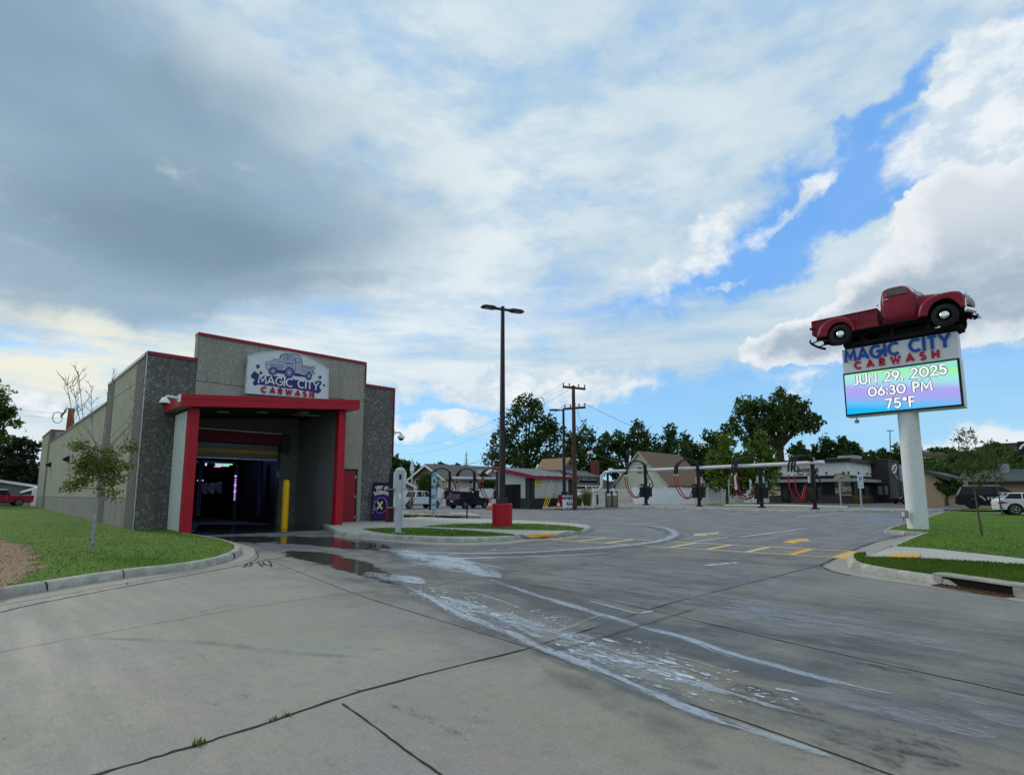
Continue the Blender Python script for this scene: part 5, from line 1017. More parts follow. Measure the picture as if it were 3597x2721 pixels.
# ================================================================== LAMP POSTS
def lamp_post(P, H, base_r, base_h, heads, label, sc=1.0, ang=-41):
    t = thing('lamp_post', (P.x, P.y, P.z), label, 'lamp post', 'parking lot lamp posts'); z0 = P.z
    MB().loft([[(P.x+r*math.cos(2*math.pi*k/36), P.y+r*math.sin(2*math.pi*k/36), z) for k in range(36)] for r, z in ((base_r, z0-.15), (base_r, z0+base_h-.03), (base_r-.03, z0+base_h))]).build('base', RED, t, smooth=True)
    a = R_(ang); u = Vector((math.cos(a), math.sin(a), 0)); v = Vector((-u.y, u.x, 0))
    def rect(r, z): return [P+u*r*i+v*r*j+Vector((0, 0, z)) for i, j in ((-1, -1), (1, -1), (1, 1), (-1, 1))]
    MB().loft([rect(base_r*.46, base_h+.001), rect(base_r*.46, base_h+.22*sc), rect(base_r*.40, base_h+.24*sc)]).build('base_cover', DARK, t)
    r0 = .115*sc; MB().loft([rect(r0, base_h+.2), rect(r0*.62, H)]).build('pole', DARK, t, bevel=.015)
    for s in heads:
        d = u*s; mb = MB(); z = H-.15*sc; k = sc
        o = lambda x, y, zz: P+d*(x*k)+v*(y*k)+Vector((0, 0, z+zz*k))
        mb.loft([[o(.08, -.06, -.04), o(.08, .06, -.04), o(.08, .06, .05), o(.08, -.06, .05)], [o(.35, -.08, -.03), o(.35, .08, -.03), o(.35, .08, .05), o(.35, -.08, .05)]])
        mb.build('arm', DARK, t)
        mb = MB(); mb.loft([[o(x, -w, b), o(x, w, b), o(x, w*.9, tp), o(x, -w*.9, tp)] for x, w, b, tp in ((.352, .12, -.03, .06), (.5, .2, -.035, .08), (.92, .2, -.03, .07), (1.06, .14, -.02, .03))])
        hd_ = mb.build('lamp_head', DARK, t, bevel=.01)
        MB().prism([o(.6, -.13, -.036), o(.9, -.13, -.036), o(.9, .13, -.036), o(.6, .13, -.036)], (0, 0, -.006)).build('lens', M('lamp_lens', (.30, .29, .26), .3), hd_)
    return t
LA, LB = on_z(1695, 1072, 10.15), on_z(1813, 1100, 10.0); LANG = math.degrees(math.atan2(LB.y-LA.y, LB.x-LA.x))
lamp_post(on_g(1764, 1847, .15), 10.1, .45, 1.0, (1, -1), 'tall dark double-headed lamp post on a round red base in the grass island', ang=LANG)
P = on_g(1983, 1786); lamp_post(P, 9.9, .62, 1.35, (1,), 'dark single-headed lamp post on a red base in front of the wash shed', 1.35, 140)

# ================================================================== CAMERAS, BOARDS, CONES
def dome_cam(P, d, sc, label):
    t = thing('security_camera', tuple(P), label, 'security camera', 'white dome cameras'); d = Vector(d)
    MB().bar(P, P+d*.06*sc, .26*sc, .3*sc).build('mount_plate', WHITE, t, bevel=.01)
    MB().tube([P+d*.05*sc, P+d*.42*sc+Vector((0, 0, .04*sc)), P+d*.5*sc+Vector((0, 0, -.03*sc))], [.05*sc, .045*sc, .045*sc], 10).build('arm', WHITE, t, smooth=True)
    c = P+d*.5*sc; MB().loft([[(c.x+r*math.cos(2*math.pi*k/20), c.y+r*math.sin(2*math.pi*k/20), c.z+z) for k in range(20)] for r, z in ((.05*sc, -.03*sc), (.10*sc, -.07*sc), (.17*sc, -.16*sc), (.18*sc, -.24*sc))]).build('housing', WHITE, t, smooth=True)
    MB().ball((c.x, c.y, c.z-.24*sc), .13*sc, .13*sc, .12*sc, 14, 8).build('dome', GLASS, t, smooth=True)
dome_cam(Vector((5.42, 24.1, 5.22)), (-1, .0, 0), 1.0, 'white dome security camera on the left end of the red portal fascia')
dome_cam(Vector((16.42, FY+.15, 4.95)), (1, 0, 0), 1.15, 'white dome security camera on the right corner of the car wash')
# sandwich board beside the wall
def panel_board(name, P, right, w, h, lean, label, cat, face, frame, build):
    t = thing(name, tuple(P), label, cat); right = Vector(right).normalized(); up = (Vector((0, 0, 1))+Vector((right.y, -right.x, 0))*-lean).normalized(); n = right.cross(up).normalized()
    q = lambda x, y, o=0.0: P+right*x+up*y+n*o
    MB().prism([q(-w/2, .12), q(w/2, .12), q(w/2, h), q(-w/2, h)], n*-.03).build('panel', face, t)
    mb = MB()
    for a, b in (((-w/2, .0), (-w/2, h)), ((w/2, 0), (w/2, h)), ((-w/2, h), (w/2, h)), ((-w/2, .1), (w/2, .1))): mb.bar(q(*a, .0), q(*b, .0), .055, .055, n)
    mb.build('frame', frame, t); mb = MB(); bk = -n; bk.z = 0
    for s in (-1, 1): mb.bar(q(s*w/2, h-.05, -.04), P+right*(s*w/2)+bk*(h*.38), .04, .04)
    mb.build('rear_leg', frame, t); build(t, q, right, up, n); return t
def try_it(t, q, right, up, n):
    mb = MB(); k = 0
    def arcword(txt, cy, R, span, hh, wd):
        gl = [GL[c] for c in txt]; tot = sum(g[0] for g in gl)+.25*(len(gl)-1); x = 0
        for c, g in zip(txt, gl):
            a = (x+g[0]/2-tot/2)/tot*span; o = q(R*math.sin(a), cy+R*math.cos(a)-R, .006); xr_ = right*math.cos(a)-up*math.sin(a); yr = up*math.cos(a)+right*math.sin(a)
            for st in g[1]:
                stroke(mb, [((p[0]-g[0]/2)*hh, p[1]*hh) for p in st], wd, o, xr_, yr, n, .006)
            x += g[0]+.25
    arcword('TRY IT', 1.72, .62, .92, .15, .055); arcword('TODAY!', 1.46, .62, 1.12, .16, .06); mb.build('lettering', M('board_cream', (.70, .74, .60), .5), t)
    mb = MB(); c = [(q(.0+.33*math.cos(R_(a)), .86+.40*math.sin(R_(a)), .01)) for a in range(0, 361, 12)]; mb.tube(c, .022, 6); mb.build('ring', M('ring_lilac', (.30, .22, .55), .5), t)
    mb = MB(); mb.prism([q(.27*math.cos(R_(a)), .86+.32*math.sin(R_(a)), .001) for a in range(0, 360, 15)], n*.004); mb.build('disc', M('board_black', (.012, .012, .03), .5), t)
    mb = MB(); lettering(mb, 'X', q(-.19, .68, .006), right, up, n, .36, .26, .012); mb.build('cross_letter', M('cross_cream', (.62, .66, .45), .5), t)
    mb = MB()
    for i, (x, y, r) in enumerate(((-.33, 1.05, .035), (-.38, .82, .03), (-.36, .66, .045), (-.39, .5, .03), (.33, .84, .04), (.36, .78, .03), (-.29, .74, .03))): mb.prism([q(x+r*math.cos(R_(a)), y+r*math.sin(R_(a)), .001) for a in range(0, 360, 40)], n*.006)
    mb.build('bubbles', M('bubble_lilac', (.5, .42, .7), .5), t)
P = on_z(1334, 1833, .15)
panel_board('sandwich_board', P, (.72, -.69, 0), .92, 2.02, .12, 'black and violet sandwich board with cream letters beside the dark wall', 'sandwich board', M('board_violet', (.035, .022, .13), .5, var=.3, sc=3), BLACK, try_it)
P = on_z(1372, 1835, .15); mb = MB(); mb.loft([[(P.x+r*math.cos(2*math.pi*k/24), P.y+r*math.sin(2*math.pi*k/24), z) for k in range(24)] for r, z in ((.27, .12), (.27, .95), (.25, .97))]); solo(mb, 'lamp_pedestal', RED, 'short round red pedestal behind the grey sign post by the wall', 'pedestal', smooth=True)
# menu boards seen from behind and from the front
def menu_back(P):
    t = thing('menu_board', tuple(P), 'menu board on a grey square post, white and black backs toward us', 'menu board'); a = R_(-41); u = Vector((math.cos(a), math.sin(a), 0)); v = Vector((-u.y, u.x, 0))
    o = lambda x, y, z: P+u*x+v*y+Vector((0, 0, z))
    def bx(mb, x0, x1, y0, y1, z0, z1): mb.loft([[o(x0, y0, z), o(x1, y0, z), o(x1, y1, z), o(x0, y1, z)] for z in (z0, z1)])
    mb = MB(); bx(mb, -.1, .1, -.1, .1, .02, 2.32); mb.build('post', GALV, t, bevel=.01); mb = MB(); bx(mb, -.2, .24, -.18, .18, 0, .02); mb.build('foot_plate', GALV, t)
    for z0, z1, w0, w1, nm in ((1.62, 2.26, .21, .20, 0), (.92, 1.58, .19, .16, 1), (.38, .89, .15, .13, 2)):
        for s in (-1, 1):
            mb = MB(); sh = -.02; mb.prism([o(s*.102, .1, z0), o(s*w1*1.1+sh, .1, z0), o(s*w0*1.1+sh, .1, z0+.08), o(s*w0*1.15, .1, z1-.06), o(s*w0, .1, z1), o(s*.102, .1, z1)], v*.03); mb.build('white_back', M('board_back_white', (.62, .68, .69), .5), t, bevel=.006)
    mb = MB(); mb.prism([o(.19*math.cos(R_(k))-.0, .101, 2.26+.16*math.sin(R_(k))) for k in range(0, 181, 15)], v*.03); mb.build('crest', M('board_back_white', (.62, .68, .69), .5), t)
    mb = MB(); bx(mb, -.42, -.235, .14, .3, .4, 2.2); bx(mb, -.38, .2, .145, .29, 2.2, 2.38); mb.build('black_housing', BLACK, t); mb = MB(); mb.bar(o(-.1, .06, 1.60), o(-.5, .12, 1.60), .04, .035); mb.bar(o(-.1, .06, .92), o(-.46, .12, .92), .04, .035); mb.build('bracket', GREY, t)
    mb = MB(); bx(mb, .0, .08, -.13, -.101, 1.95, 2.15); mb.build('control_box', DARK, t); mb = MB(); bx(mb, .0, .09, -.115, -.101, 1.25, 1.42); mb.build('sticker', WHITE, t)
menu_back(on_z(1399, 1871, .155))
def menu_front(P):
    t = thing('menu_board', tuple(P), 'tall narrow light blue menu board on the stone median', 'menu board'); z0 = P.z; a = R_(-41); u = Vector((math.cos(a), math.sin(a), 0)); v = Vector((-u.y, u.x, 0)); o = lambda x, y, z: P+u*x+v*y+Vector((0, 0, z))
    k = 36.7/1977*1.0; S = lambda yy: (1817-yy)*k
    MB().tube([P, P+Vector((0, 0, 2.6))], .07, 8).build('post', GALV, t)
    zs = [(S(1668), S(1719)), (S(1722), S(1750)), (S(1753), S(1778)), (S(1779), S(1795))]
    LB = M('menu_blue', (.16, .36, .47), .4, var=.2, sc=6); LW = M('menu_pale', (.45, .56, .60), .4, var=.15, sc=9)
    for i, (z1, zb) in enumerate(zs):
        w = .17; mb = MB()
        if i == 0: pts = [o(-w, -.1, zb+.04), o(0, -.1, zb-.03), o(w, -.1, zb+.02), o(w, -.1, z1-.28), o(w*.6, -.1, z1-.08), o(0, -.1, z1), o(-w*.6, -.1, z1-.08), o(-w, -.1, z1-.28)]
        else: pts = [o(-w, -.1, zb), o(w, -.1, zb), o(w, -.1, z1), o(-w, -.1, z1)]
        p_ = mb.prism(pts, v*.05).build('panel', LB, t); mb = MB(); zz = (z1-.1 if i else z1-.35, zb+.12 if i == 0 else zb+.09); mb.prism([o(-w*.75, -.106, zz[1]), o(w*.75, -.106, zz[1]), o(w*.75, -.106, zz[0]), o(-w*.75, -.106, zz[0])], v*.005); mb.build('print', LW, p_)
    mb = MB(); xc = (S(1692)+S(1708))/2; lettering(mb, 'X', o(-.07, -.107, xc-.1), u, Vector((0, 0, 1)), -v, .2, .26, .006); mb.build('cross_letter', NAVY, t)
    mb = MB(); mb.loft([[o(-.3, .0, z), o(-.04, -.04, z), o(-.04, .1, z), o(-.3, .14, z)] for z in (S(1795), S(1680))]); mb.build('black_back', BLACK, t)
menu_front(on_g(1523, 1814, .14))
def cone(P, h, label):
    t = thing('traffic_cone', tuple(P), label, 'traffic cone', 'orange cones'); r = h*.28; rg = lambda rr, z: [(P.x+rr*math.cos(2*math.pi*k/16), P.y+rr*math.sin(2*math.pi*k/16), P.z+z) for k in range(16)]
    MB().box(P.x-r*1.3, P.x+r*1.3, P.y-r*1.3, P.y+r*1.3, P.z, P.z+.05).build('base', BLACK, t)
    MB().loft([rg(r, .051), rg(r*.62, h*.45)]).build('lower_cone', ORANGE, t, smooth=True); MB().loft([rg(r*.62, h*.451), rg(r*.40, h*.7)]).build('collar', WHITE, t, smooth=True); MB().loft([rg(r*.40, h*.701), rg(r*.15, h)]).build('tip', ORANGE, t, smooth=True)
cone(on_g(1720, 1789), .85, 'orange cone with white collar beside the round red lamp base'); cone(on_g(1962, 1789), .85, 'orange cone with white collar leaning against the small white and navy sign')
def small_sign(t, q, right, up, n):
    mb = MB(); mb.prism([q(-.62, .95, .004), q(.62, .95, .004), q(.62, 1.2, .004), q(-.62, 1.2, .004)], n*.008); mb.build('title_band', NAVY, t)
    for i, (x0, x1, z0, z1) in enumerate(((-.5, -.4, 1.03, 1.12), (-.34, -.04, 1.04, 1.11), (.08, .14, 1.04, 1.13), (.2, .5, 1.04, 1.11))): mb = MB(); mb.prism([q(x0, z0, .0125), q(x1, z0, .0125), q(x1, z1+.01*(i % 2), .0125), q(x0, z1, .0125)], n*.004); mb.build('blurred_word', M('print_pale', (.4, .42, .6), .5), t)
    for i, pl in enumerate(([(-.12, .80), (.12, .80), (.1, .86), (-.1, .86)], [(-.40, .42), (-.30, .42), (-.22, .5), (-.24, .70), (-.12, .74), (-.08, .55), (-.02, .5), (.0, .68), (.06, .7), (.1, .5), (.18, .52), (.16, .74), (.26, .74), (.24, .52), (.34, .58), (.4, .56), (.38, .42), (.1, .40)])): mb = MB(); mb.prism([q(x, z, .004) for x, z in pl], n*.006); mb.build('blurred_print', M('print_violet', (.1, .07, .25), .5), t)
panel_board('sandwich_board', on_g(2000, 1789), (.72, -.69, 0), 1.35, 1.35, .1, 'small white sandwich board with navy border in front of the lamp post', 'sandwich board', WHITE, NAVY, small_sign)
# poles leaning by the shed
st = MB(); P = on_g(1908, 1784, .12)
for k_, (x, y, lb) in enumerate(((1937, 1688, 'left'), (1945, 1694, 'middle'), (1943, 1722, 'right'))):
    Q = at_r(x, y, 54.5+k_*.4); A_ = P+Vector((k_*.12, -k_*.1, 0)); M1 = A_.lerp(Q, .5); t = thing('marker_stake', tuple(A_), 'tall leaning yellow and white marker stake by the shed, %s one of three' % lb, 'stake', 'stakes leaning by the shed')
    MB().tube([A_, M1], .045, 6).build('yellow_half', YELLOW, t); MB().tube([M1, Q], .035, 6).build('white_half', M('cream_paint', (.6, .56, .42), .6), t)
P = on_g(1640, 1822); solo(MB().tube([P, P+Vector((0, 0, .05)), P+Vector((0, 0, .6)), P+Vector((0, 0, .62)), P+Vector((0, 0, .86))], [.1, .045, .045, .1, .1], 10), 'bollard_light', BLACK, 'small black stub light standing at the end of the stone median', 'bollard light')
# twin trash bin
def bin_():
    P = on_g(2149, 1780, .14); t = thing('trash_bin', tuple(P), 'tan double trash bin with black frame in front of the white fence', 'trash bin'); a = R_(-41); u = Vector((math.cos(a), math.sin(a), 0)); v = Vector((-u.y, u.x, 0)); o = lambda x, y, z: P+u*x+v*y+Vector((0, 0, z))
    def bx(x0, x1, y0, y1, z0, z1, m, nm, par=t): return MB().loft([[o(x0, y0, z), o(x1, y0, z), o(x1, y1, z), o(x0, y1, z)] for z in (z0, z1)]).build(nm, m, par)
    TANP = M('tan_panel', (.20, .165, .11), .7)
    for s in (-1, 1):
        c = s*.29; b = bx(c-.25, c+.25, -.27, .27, .08, 1.12, TANP, 'bin'); bx(c-.28, c+.28, -.28, .28, 0, .079, BLACK, 'foot', b)
        mb = MB(); [mb.loft([[o(x-.03, y-.03, z), o(x+.03, y-.03, z), o(x+.03, y+.03, z), o(x-.03, y+.03, z)] for z in (.08, 1.5)]) for x in (c-.255, c+.255) for y in (-.25, .25)]; mb.build('frame', BLACK, b); bx(c-.29, c+.29, -.29, .29, 1.5, 1.56, BLACK, 'lid', b); bx(c-.2, c+.2, -.2, .2, 1.121, 1.3, WHITE, 'bag', b)
bin_()

# ================================================================== VACUUM STATIONS
REDH = M('red_hose', (.36, .015, .03), .5); BLKH = M('black_hose', (.015, .015, .02), .5)
def vac_proto():
    t = thing('vacuum_station', (0, 0, 0), 'black vacuum station', 'vacuum station', 'vacuum stations under the white pipe'); H = 4.35
    MB().tube([(0, 0, .12), (0, 0, H)], .17, 12).build('post', BLACK, t, smooth=True); MB().box(-.55, .55, -.5, .5, -.05, .12).build('footing', KERB, t, bevel=.02)
    MB().loft([[(r*math.cos(a*math.pi/8), r*math.sin(a*math.pi/8), z) for a in range(16)] for r, z in ((.36, .121), (.36, .2), (.16, .32))]).build('base_flange', BLACK, t)
    def arch(y0, x1, zt, zl, n=14):
        out = []
        for i in range(n+1):
            a = math.pi*(i/n); out.append((x1/2*(1-math.cos(a)), y0*(1-.0*i/n), H-.5+(zt-H+.5)*math.sin(a)**.75 if i < n/2 else zl+(zt-zl)*math.sin(a)**.75))
        return out
    ends = []
    for k_, (y0, dx_) in enumerate(((-.12, 0), (.0, .22), (.14, .4))):
        a = arch(y0, 2.45-dx_, H+.42, H-1.0); MB().tube(a, .08, 8).build('boom', BLACK, t, smooth=True); ends.append(a[-1])
    mb = MB(); 
    for f in (3, 6, 9, 12): 
        a = arch(-.12, 2.45, H+.42, H-1.0)[f]; b = arch(.14, 2.05, H+.42, H-1.0)[f]; mb.tube([a, b], .03, 6)
    mb.build('boom_strut', BLACK, t)
    for i, e in enumerate((ends[0], ends[2])):
        mb = MB(); mb.tube([e, (e[0], e[1], e[2]-.22)], .06, 8); mb.build('hose_coupling', M('chrome_coupling', (.6, .6, .6), .3, .6), t)
        dx_ = i*.35; pts = [(e[0], e[1], e[2]-.2), (e[0]-.02, e[1]-.03, 2.5), (e[0]-.15, e[1]-.1, 1.9), (e[0]-.6, e[1]-.2, 1.15), (1.3-dx_*.6, -.3, .88+dx_*.2), (1.0-dx_*.7, -.34, 1.15), (.78-dx_*.6, -.36, 1.7), (.55-dx_*.5, -.36, 2.15), (.25, -.34, 2.2)]
        P = [Vector(p) for p in pts]; out = []
        for a in range(len(P)-1):
            p0, p1, p2, p3 = P[max(a-1, 0)], P[a], P[a+1], P[min(a+2, len(P)-1)]
            for k in range(5): u = k/5; out.append(.5*((2*p1)+(p2-p0)*u+(2*p0-5*p1+4*p2-p3)*u*u+(3*p1-p0-3*p2+p3)*u**3))
        out.append(P[-1]); MB().tube(out, .055, 6).build('hose', REDH, t, smooth=True)
    MB().tube([(-.05, 0, H-.3), (-.35, 0, H-1.2), (-.72, 0, 2.6), (-.82, 0, 2.1), (-.6, 0, 1.8)], .055, 6).build('hose', BLKH, t, smooth=True)
    for s in (-1, 1): MB().box(s*.36-.24, s*.36+.24, -.25, .25, 1.0 if s < 0 else .95, 2.0).build('holster_bin', BLACK, t, bevel=.03)
    MB().box(-.18, .2, -.42, -.14, .75, 2.1).build('vacuum_can', DARK, t, bevel=.05)
    mb = MB(); mb.tube([(.3, -.2, 2.0), (.32, -.2, 2.25), (.55, -.25, 2.32), (.85, -.3, 2.15)], .07, 8); mb.build('nozzle', BLKH, t); MB().tube([(-.32, -.2, 2.0), (-.34, -.2, 2.3), (-.5, -.25, 2.3)], .07, 8).build('nozzle', BLKH, t)
    MB().box(-.34, .34, -.22, -.17, 2.42, 3.02).build('notice_plate', WHITE, t); MB().box(-.3, .3, -.23, -.221, 2.45, 2.66).build('red_band', RED, t); MB().box(-.28, .28, -.23, -.221, 2.84, 2.90).build('dark_band', NAVY, t)
    MB().tube([(.1, .05, .95), (.12, -.12, .3), (.18, -.2, .14)], .03, 6).build('hose', M('orange_cord', (.5, .05, .03), .5), t)
    return t
vp = vac_proto(); first = True
VLB = ['black vacuum station with arched booms and red hoses, nearest the trash bin', 'black vacuum station before the white fence, second from the trash bin', 'black vacuum station with red hoses beside the stone-pillared restaurant door', 'black vacuum station with narrow boom at the free end of the white pipe',
       'black vacuum station behind the white pickup and the menu board', 'black vacuum station directly behind the dark wagon', 'black vacuum station partly hidden by the red-trimmed shed']
for i, (x, y, deg, sc) in enumerate(((2270, 1778, 97, 1.08), (2457, 1783, 99, 1.05), (2677, 1788, 115, 1.03), (2864, 1794, 152, 1.0), (1578, 1780, 130, .88), (1665, 1779, 125, .88), (1752, 1779, 125, .88))):
    P = on_g(x, y); o = vp if i == 0 else copy_tree(vp); o.location = P; o.rotation_euler = (0, 0, R_(deg)); o.scale = (sc, sc, sc); o['label'] = VLB[i]
# white suction pipes
PIPEM = M('white_pipe', (.62, .63, .64), .35, var=.04)
A_ = on_g(2270, 1778); B_ = on_g(2864, 1794)
p1 = at_r(2135, 1651, 66.5); p2 = at_r(2905, 1622, 57); pz = 4.05
def pipe_pts():
    a = at_r(2148, 1654, 67.0); z = a.z; d = (Vector((B_.x, B_.y, 0))-Vector((A_.x, A_.y, 0))).normalized()
    e = Vector((B_.x, B_.y, z))+d*1.3+Vector((.0, .3, 0)); s0 = Vector((a.x, a.y, z)); c = at_r(2113, 1665, 68.0); low = at_r(2113, 1722, 68.0)
    return [e, Vector((A_.x+.3, A_.y+.2, z)), s0, s0+(c-s0)*.6+Vector((0, 0, .08)), Vector((c.x, c.y, z-.5)), Vector((c.x, c.y, low.z+.5)), Vector((low.x, low.y, low.z))+Vector((-.1, .3, .06)), Vector((low.x, low.y, low.z-.05))+Vector((-.4, .9, -.1)), at_r(2015, 1740, 62.5)]
t = thing('suction_pipe', tuple(A_), 'long white suction pipe above the four right vacuum stations', 'pipe')
MB().tube(pipe_pts(), .17, 14).build('pipe', PIPEM, t, smooth=True); q = at_r(2113, 1722, 68.3)
MB().box(q.x+.5, q.x+.7, q.y-.6, q.y-.4, gz(q.x, q.y), 4.1).build('support_post', BLACK, t); q = on_g(2099, 1776); MB().box(q.x-.08, q.x+.08, q.y-.08, q.y+.08, q.z, q.z+1.3).build('support_stub', BLACK, t)
a = on_g(1578, 1780); b = on_g(1752, 1779); z = at_r(1660, 1678, 61).z
solo(MB().tube([(a.x, a.y+.2, z), (b.x+3, b.y+.2-3*.1, z)], .15, 12), 'suction_pipe', PIPEM, 'short white suction pipe above the vacuum stations left of the shed', 'pipe', smooth=True)

# ================================================================== SHED, FENCES
sp_ = on_g(1864, 1784, .1); SXa, SYa = sp_.x, sp_.y
sh = thing('wash_shed', (SXa, SYa, 0), 'low grey shed with dark stone corners and red eave line', 'shed')
STONE = M('dark_stone', (.040, .04, .045), .8, var=.35, sc=2.5, fine=3, bmp=.4); PANL = M('shed_panel', (.44, .48, .45), .7, var=.06)
Y1s = on_x(1742, 1780, SXa).y; X1s = on_y(2014, 1770, SYa).x; g0 = gz(SXa, SYa)-.1
def zat_x(x, y, X): return on_x(x, y, X).z
zc = on_x(1864, 1676, SXa).z; zl = on_x(1740, 1650, SXa).z
yy = lambda x: on_x(x, 1700, SXa).y; xx = lambda x: on_y(x, 1700, SYa).x
MB().prism([(SXa, SYa, g0), (SXa, Y1s, g0), (SXa, Y1s, zl), (SXa, SYa, zc)], (.25, 0, 0)).build('end_wall', PANL, sh)
MB().box(SXa+.25, X1s, SYa, SYa+.25, g0, zc).build('side_wall', PANL, sh)
MB().box(SXa-.04, SXa-.002, yy(1846), SYa-.04, g0, zc-.05).build('stone_pier', STONE, sh); MB().box(SXa-.04, xx(1877), SYa-.04, SYa-.002, g0, zc-.04).build('stone_pier', STONE, sh)
MB().box(SXa-.04, SXa-.002, Y1s-.001, yy(1751), g0, zl-.2).build('stone_pier', STONE, sh); MB().box(xx(1996), X1s+.02, SYa-.04, SYa-.002, g0, zc-.04).build('stone_pier', STONE, sh)
zb = on_y(1900, 1749, SYa).z; MB().box(xx(1877), xx(1996), SYa-.04, SYa-.002, g0, zb).build('stone_base', STONE, sh); MB().box(SXa-.04, SXa-.002, yy(1846), yy(1829), g0, on_x(1838, 1749, SXa).z).build('stone_base', STONE, sh)
zt = on_x(1829, 1700, SXa).z; MB().box(SXa-.03, SXa-.004, yy(1829), yy(1772), g0, zt).build('doorway', BLK, sh); mb = MB(); mb.box(SXa-.06, SXa-.031, yy(1798), yy(1797), g0, zt); mb.build('door_edge', DARK, sh)
th = .32; sl = (zl-zc)/(Y1s-SYa)
MB().prism([(SXa-.35, SYa-.45, zc-.45*sl-.02), (SXa-.35, Y1s+.3, zl+.3*sl-.02), (SXa-.35, Y1s+.3, zl+.3*sl+th), (SXa-.35, SYa-.45, zc-.45*sl+th)], (.08, 0, 0)).build('rake_trim', REDCAP, sh)
MB().box(SXa-.27, X1s+.4, SYa-.45, SYa-.37, zc-.45*sl-.02, zc-.45*sl+.26).build('eave_trim', REDCAP, sh)
rf = siding('shed_roof', (.10, .10, .115, 1), .6, 0, .5, .4)
MB().prism([(SXa-.27, SYa-.36, zc-.36*sl+.12), (SXa-.27, Y1s+.3, zl+.3*sl+.12), (SXa-.27, Y1s+.3, zl+.3*sl+.22), (SXa-.27, SYa-.36, zc-.36*sl+.22)], (X1s-SXa+.67, 0, 0)).build('roof', rf, sh)
x = SXa+.3
while x < X1s: MB().box(x, x+.28, SYa-.47, SYa-.36, zc-.45*sl+.262, zc-.45*sl+.33).build('snow_guard', WHITE, sh); x += 1.1
q = on_y(1889, 1695, SYa-.03); t = thing('notice_sign', tuple(q), 'yellow notice with black lines on the shed wall', 'sign'); dx_ = (xx(1902)-xx(1877.5)); dz_ = on_y(1889, 1683, SYa).z-on_y(1889, 1706.5, SYa).z
x0 = xx(1878); z0 = on_y(1889, 1706.5, SYa).z; MB().box(x0, x0+dx_, SYa-.06, SYa-.045, z0, z0+dz_).build('plate', M('notice_yellow', (.62, .58, .06), .5), t)
mb = MB()
for zf, segs in ((.80, ((0, 1),)), (.60, ((.12, .34), (.42, .56), (.64, .88))), (.40, ((.1, .92),)), (.18, ((.16, .40), (.5, .86)))):
    for a, b in segs: mb.box(x0+dx_*a, x0+dx_*b, SYa-.068, SYa-.0605, z0+dz_*zf, z0+dz_*(zf+.07))
mb.build('printed_lines', BLACK, t)
mb = MB(); [mb.box(x0+dx_*a, x0+dx_*b, SYa-.068, SYa-.0605, z0+dz_*.93, z0+dz_*.97) for a, b in ((.2, .45), (.55, .85))]; mb.build('heading', BLACK, t)
def fence(A, B, h, step, mat, label, base=None, gap=0):
    t = thing('fence', tuple(A), label, 'fence', 'white vinyl fences'); d = (B-A); L = d.length; n = max(int(L/step), 1); d = d.normalized()
    for i in range(n+1):
        P = A+d*(L*i/n); g = gz(P.x, P.y); mb = MB(); mb.box(P.x-.08, P.x+.08, P.y-.08, P.y+.08, g, g+h+.08); mb.box(P.x-.1, P.x+.1, P.y-.1, P.y+.1, g+h+.081, g+h+.16); mb.build('post', mat, t)
        if i < n:
            Q = A+d*(L*(i+1)/n); g2 = gz(Q.x, Q.y); a = Vector((P.x, P.y, 0)); b = Vector((Q.x, Q.y, 0)); nn = Vector((-d.y, d.x, 0))*.02
            mb = MB(); mb.prism([a+Vector((0, 0, g+.1)), b+Vector((0, 0, g2+.1)), b+Vector((0, 0, g2+h-.06)), a+Vector((0, 0, g+h-.06))], nn); mb.build('board_panel', base or mat, t)
            mb = MB(); mb.bar(a+Vector((0, 0, g+h-.03)), b+Vector((0, 0, g2+h-.03)), .07, .09); mb.bar(a+Vector((0, 0, g+.1)), b+Vector((0, 0, g2+.1)), .07, .12); mb.build('rail', mat, t)
VB = siding('vinyl_boards', (.80, .82, .84, 1), .28, 0, .45, .12)
fence(on_g(2232, 1773), on_g(2700, 1765), 2.1, 2.6, VINYL, 'white vinyl fence behind the right vacuum stations', VB)
fence(on_g(2012, 1771), on_g(2225, 1770), 1.95, 2.6, VINYL, 'pale fence between the shed and the green cottage', M('tan_boards', (.52, .50, .43), .7, var=.1))
fence(on_g(1540, 1776), on_g(1748, 1775), 2.0, 2.6, VINYL, 'white vinyl fence behind the dark wagon', VB)
# big ornamental grasses and shrubs
def grassclump(P, n, h, r, mat, name, label, cat='plant'):
    mb = MB()
    for i in range(n):
        a = random.uniform(0, 6.28); rr = r*random.random()**.5*.3; l = h*random.uniform(.6, 1.05); s = random.uniform(.1, .6)*r; x, y = P.x+rr*math.cos(a), P.y+rr*math.sin(a); w = .02
        b = a+1.57; m1 = (x+s*.35*math.cos(a), y+s*.35*math.sin(a), P.z+l*.6); e = (x+s*math.cos(a), y+s*math.sin(a), P.z+l); c, d = w*math.cos(b), w*math.sin(b)
        mb.add([(x-c, y-d, P.z), (x+c, y+d, P.z), (m1[0]+c, m1[1]+d, m1[2]), (m1[0]-c, m1[1]-d, m1[2]), e], [(0, 1, 2, 3), (3, 2, 4)])
    return solo(mb, name, mat, label, cat)
grassclump(on_g(2063, 1778, .1), 260, 2.1, 1.3, LEAF['autumn'], 'ornamental_grass', 'tall feathery ornamental grass beside the power pole'); grassclump(on_g(2033, 1779, .1), 160, 1.3, .9, LEAF['mid'], 'ornamental_grass', 'low ornamental grass clump at the foot of the power pole')
grassclump(on_g(1946, 1781, .1), 200, .9, 1.0, LEAF['bright'], 'ornamental_grass', 'small green grass clump at the shed corner'); grassclump(on_g(3020, 1766, .1), 200, 1.3, 2.2, LEAF['autumn'], 'ornamental_grass', 'dry dark grass bed under the restaurant windows')

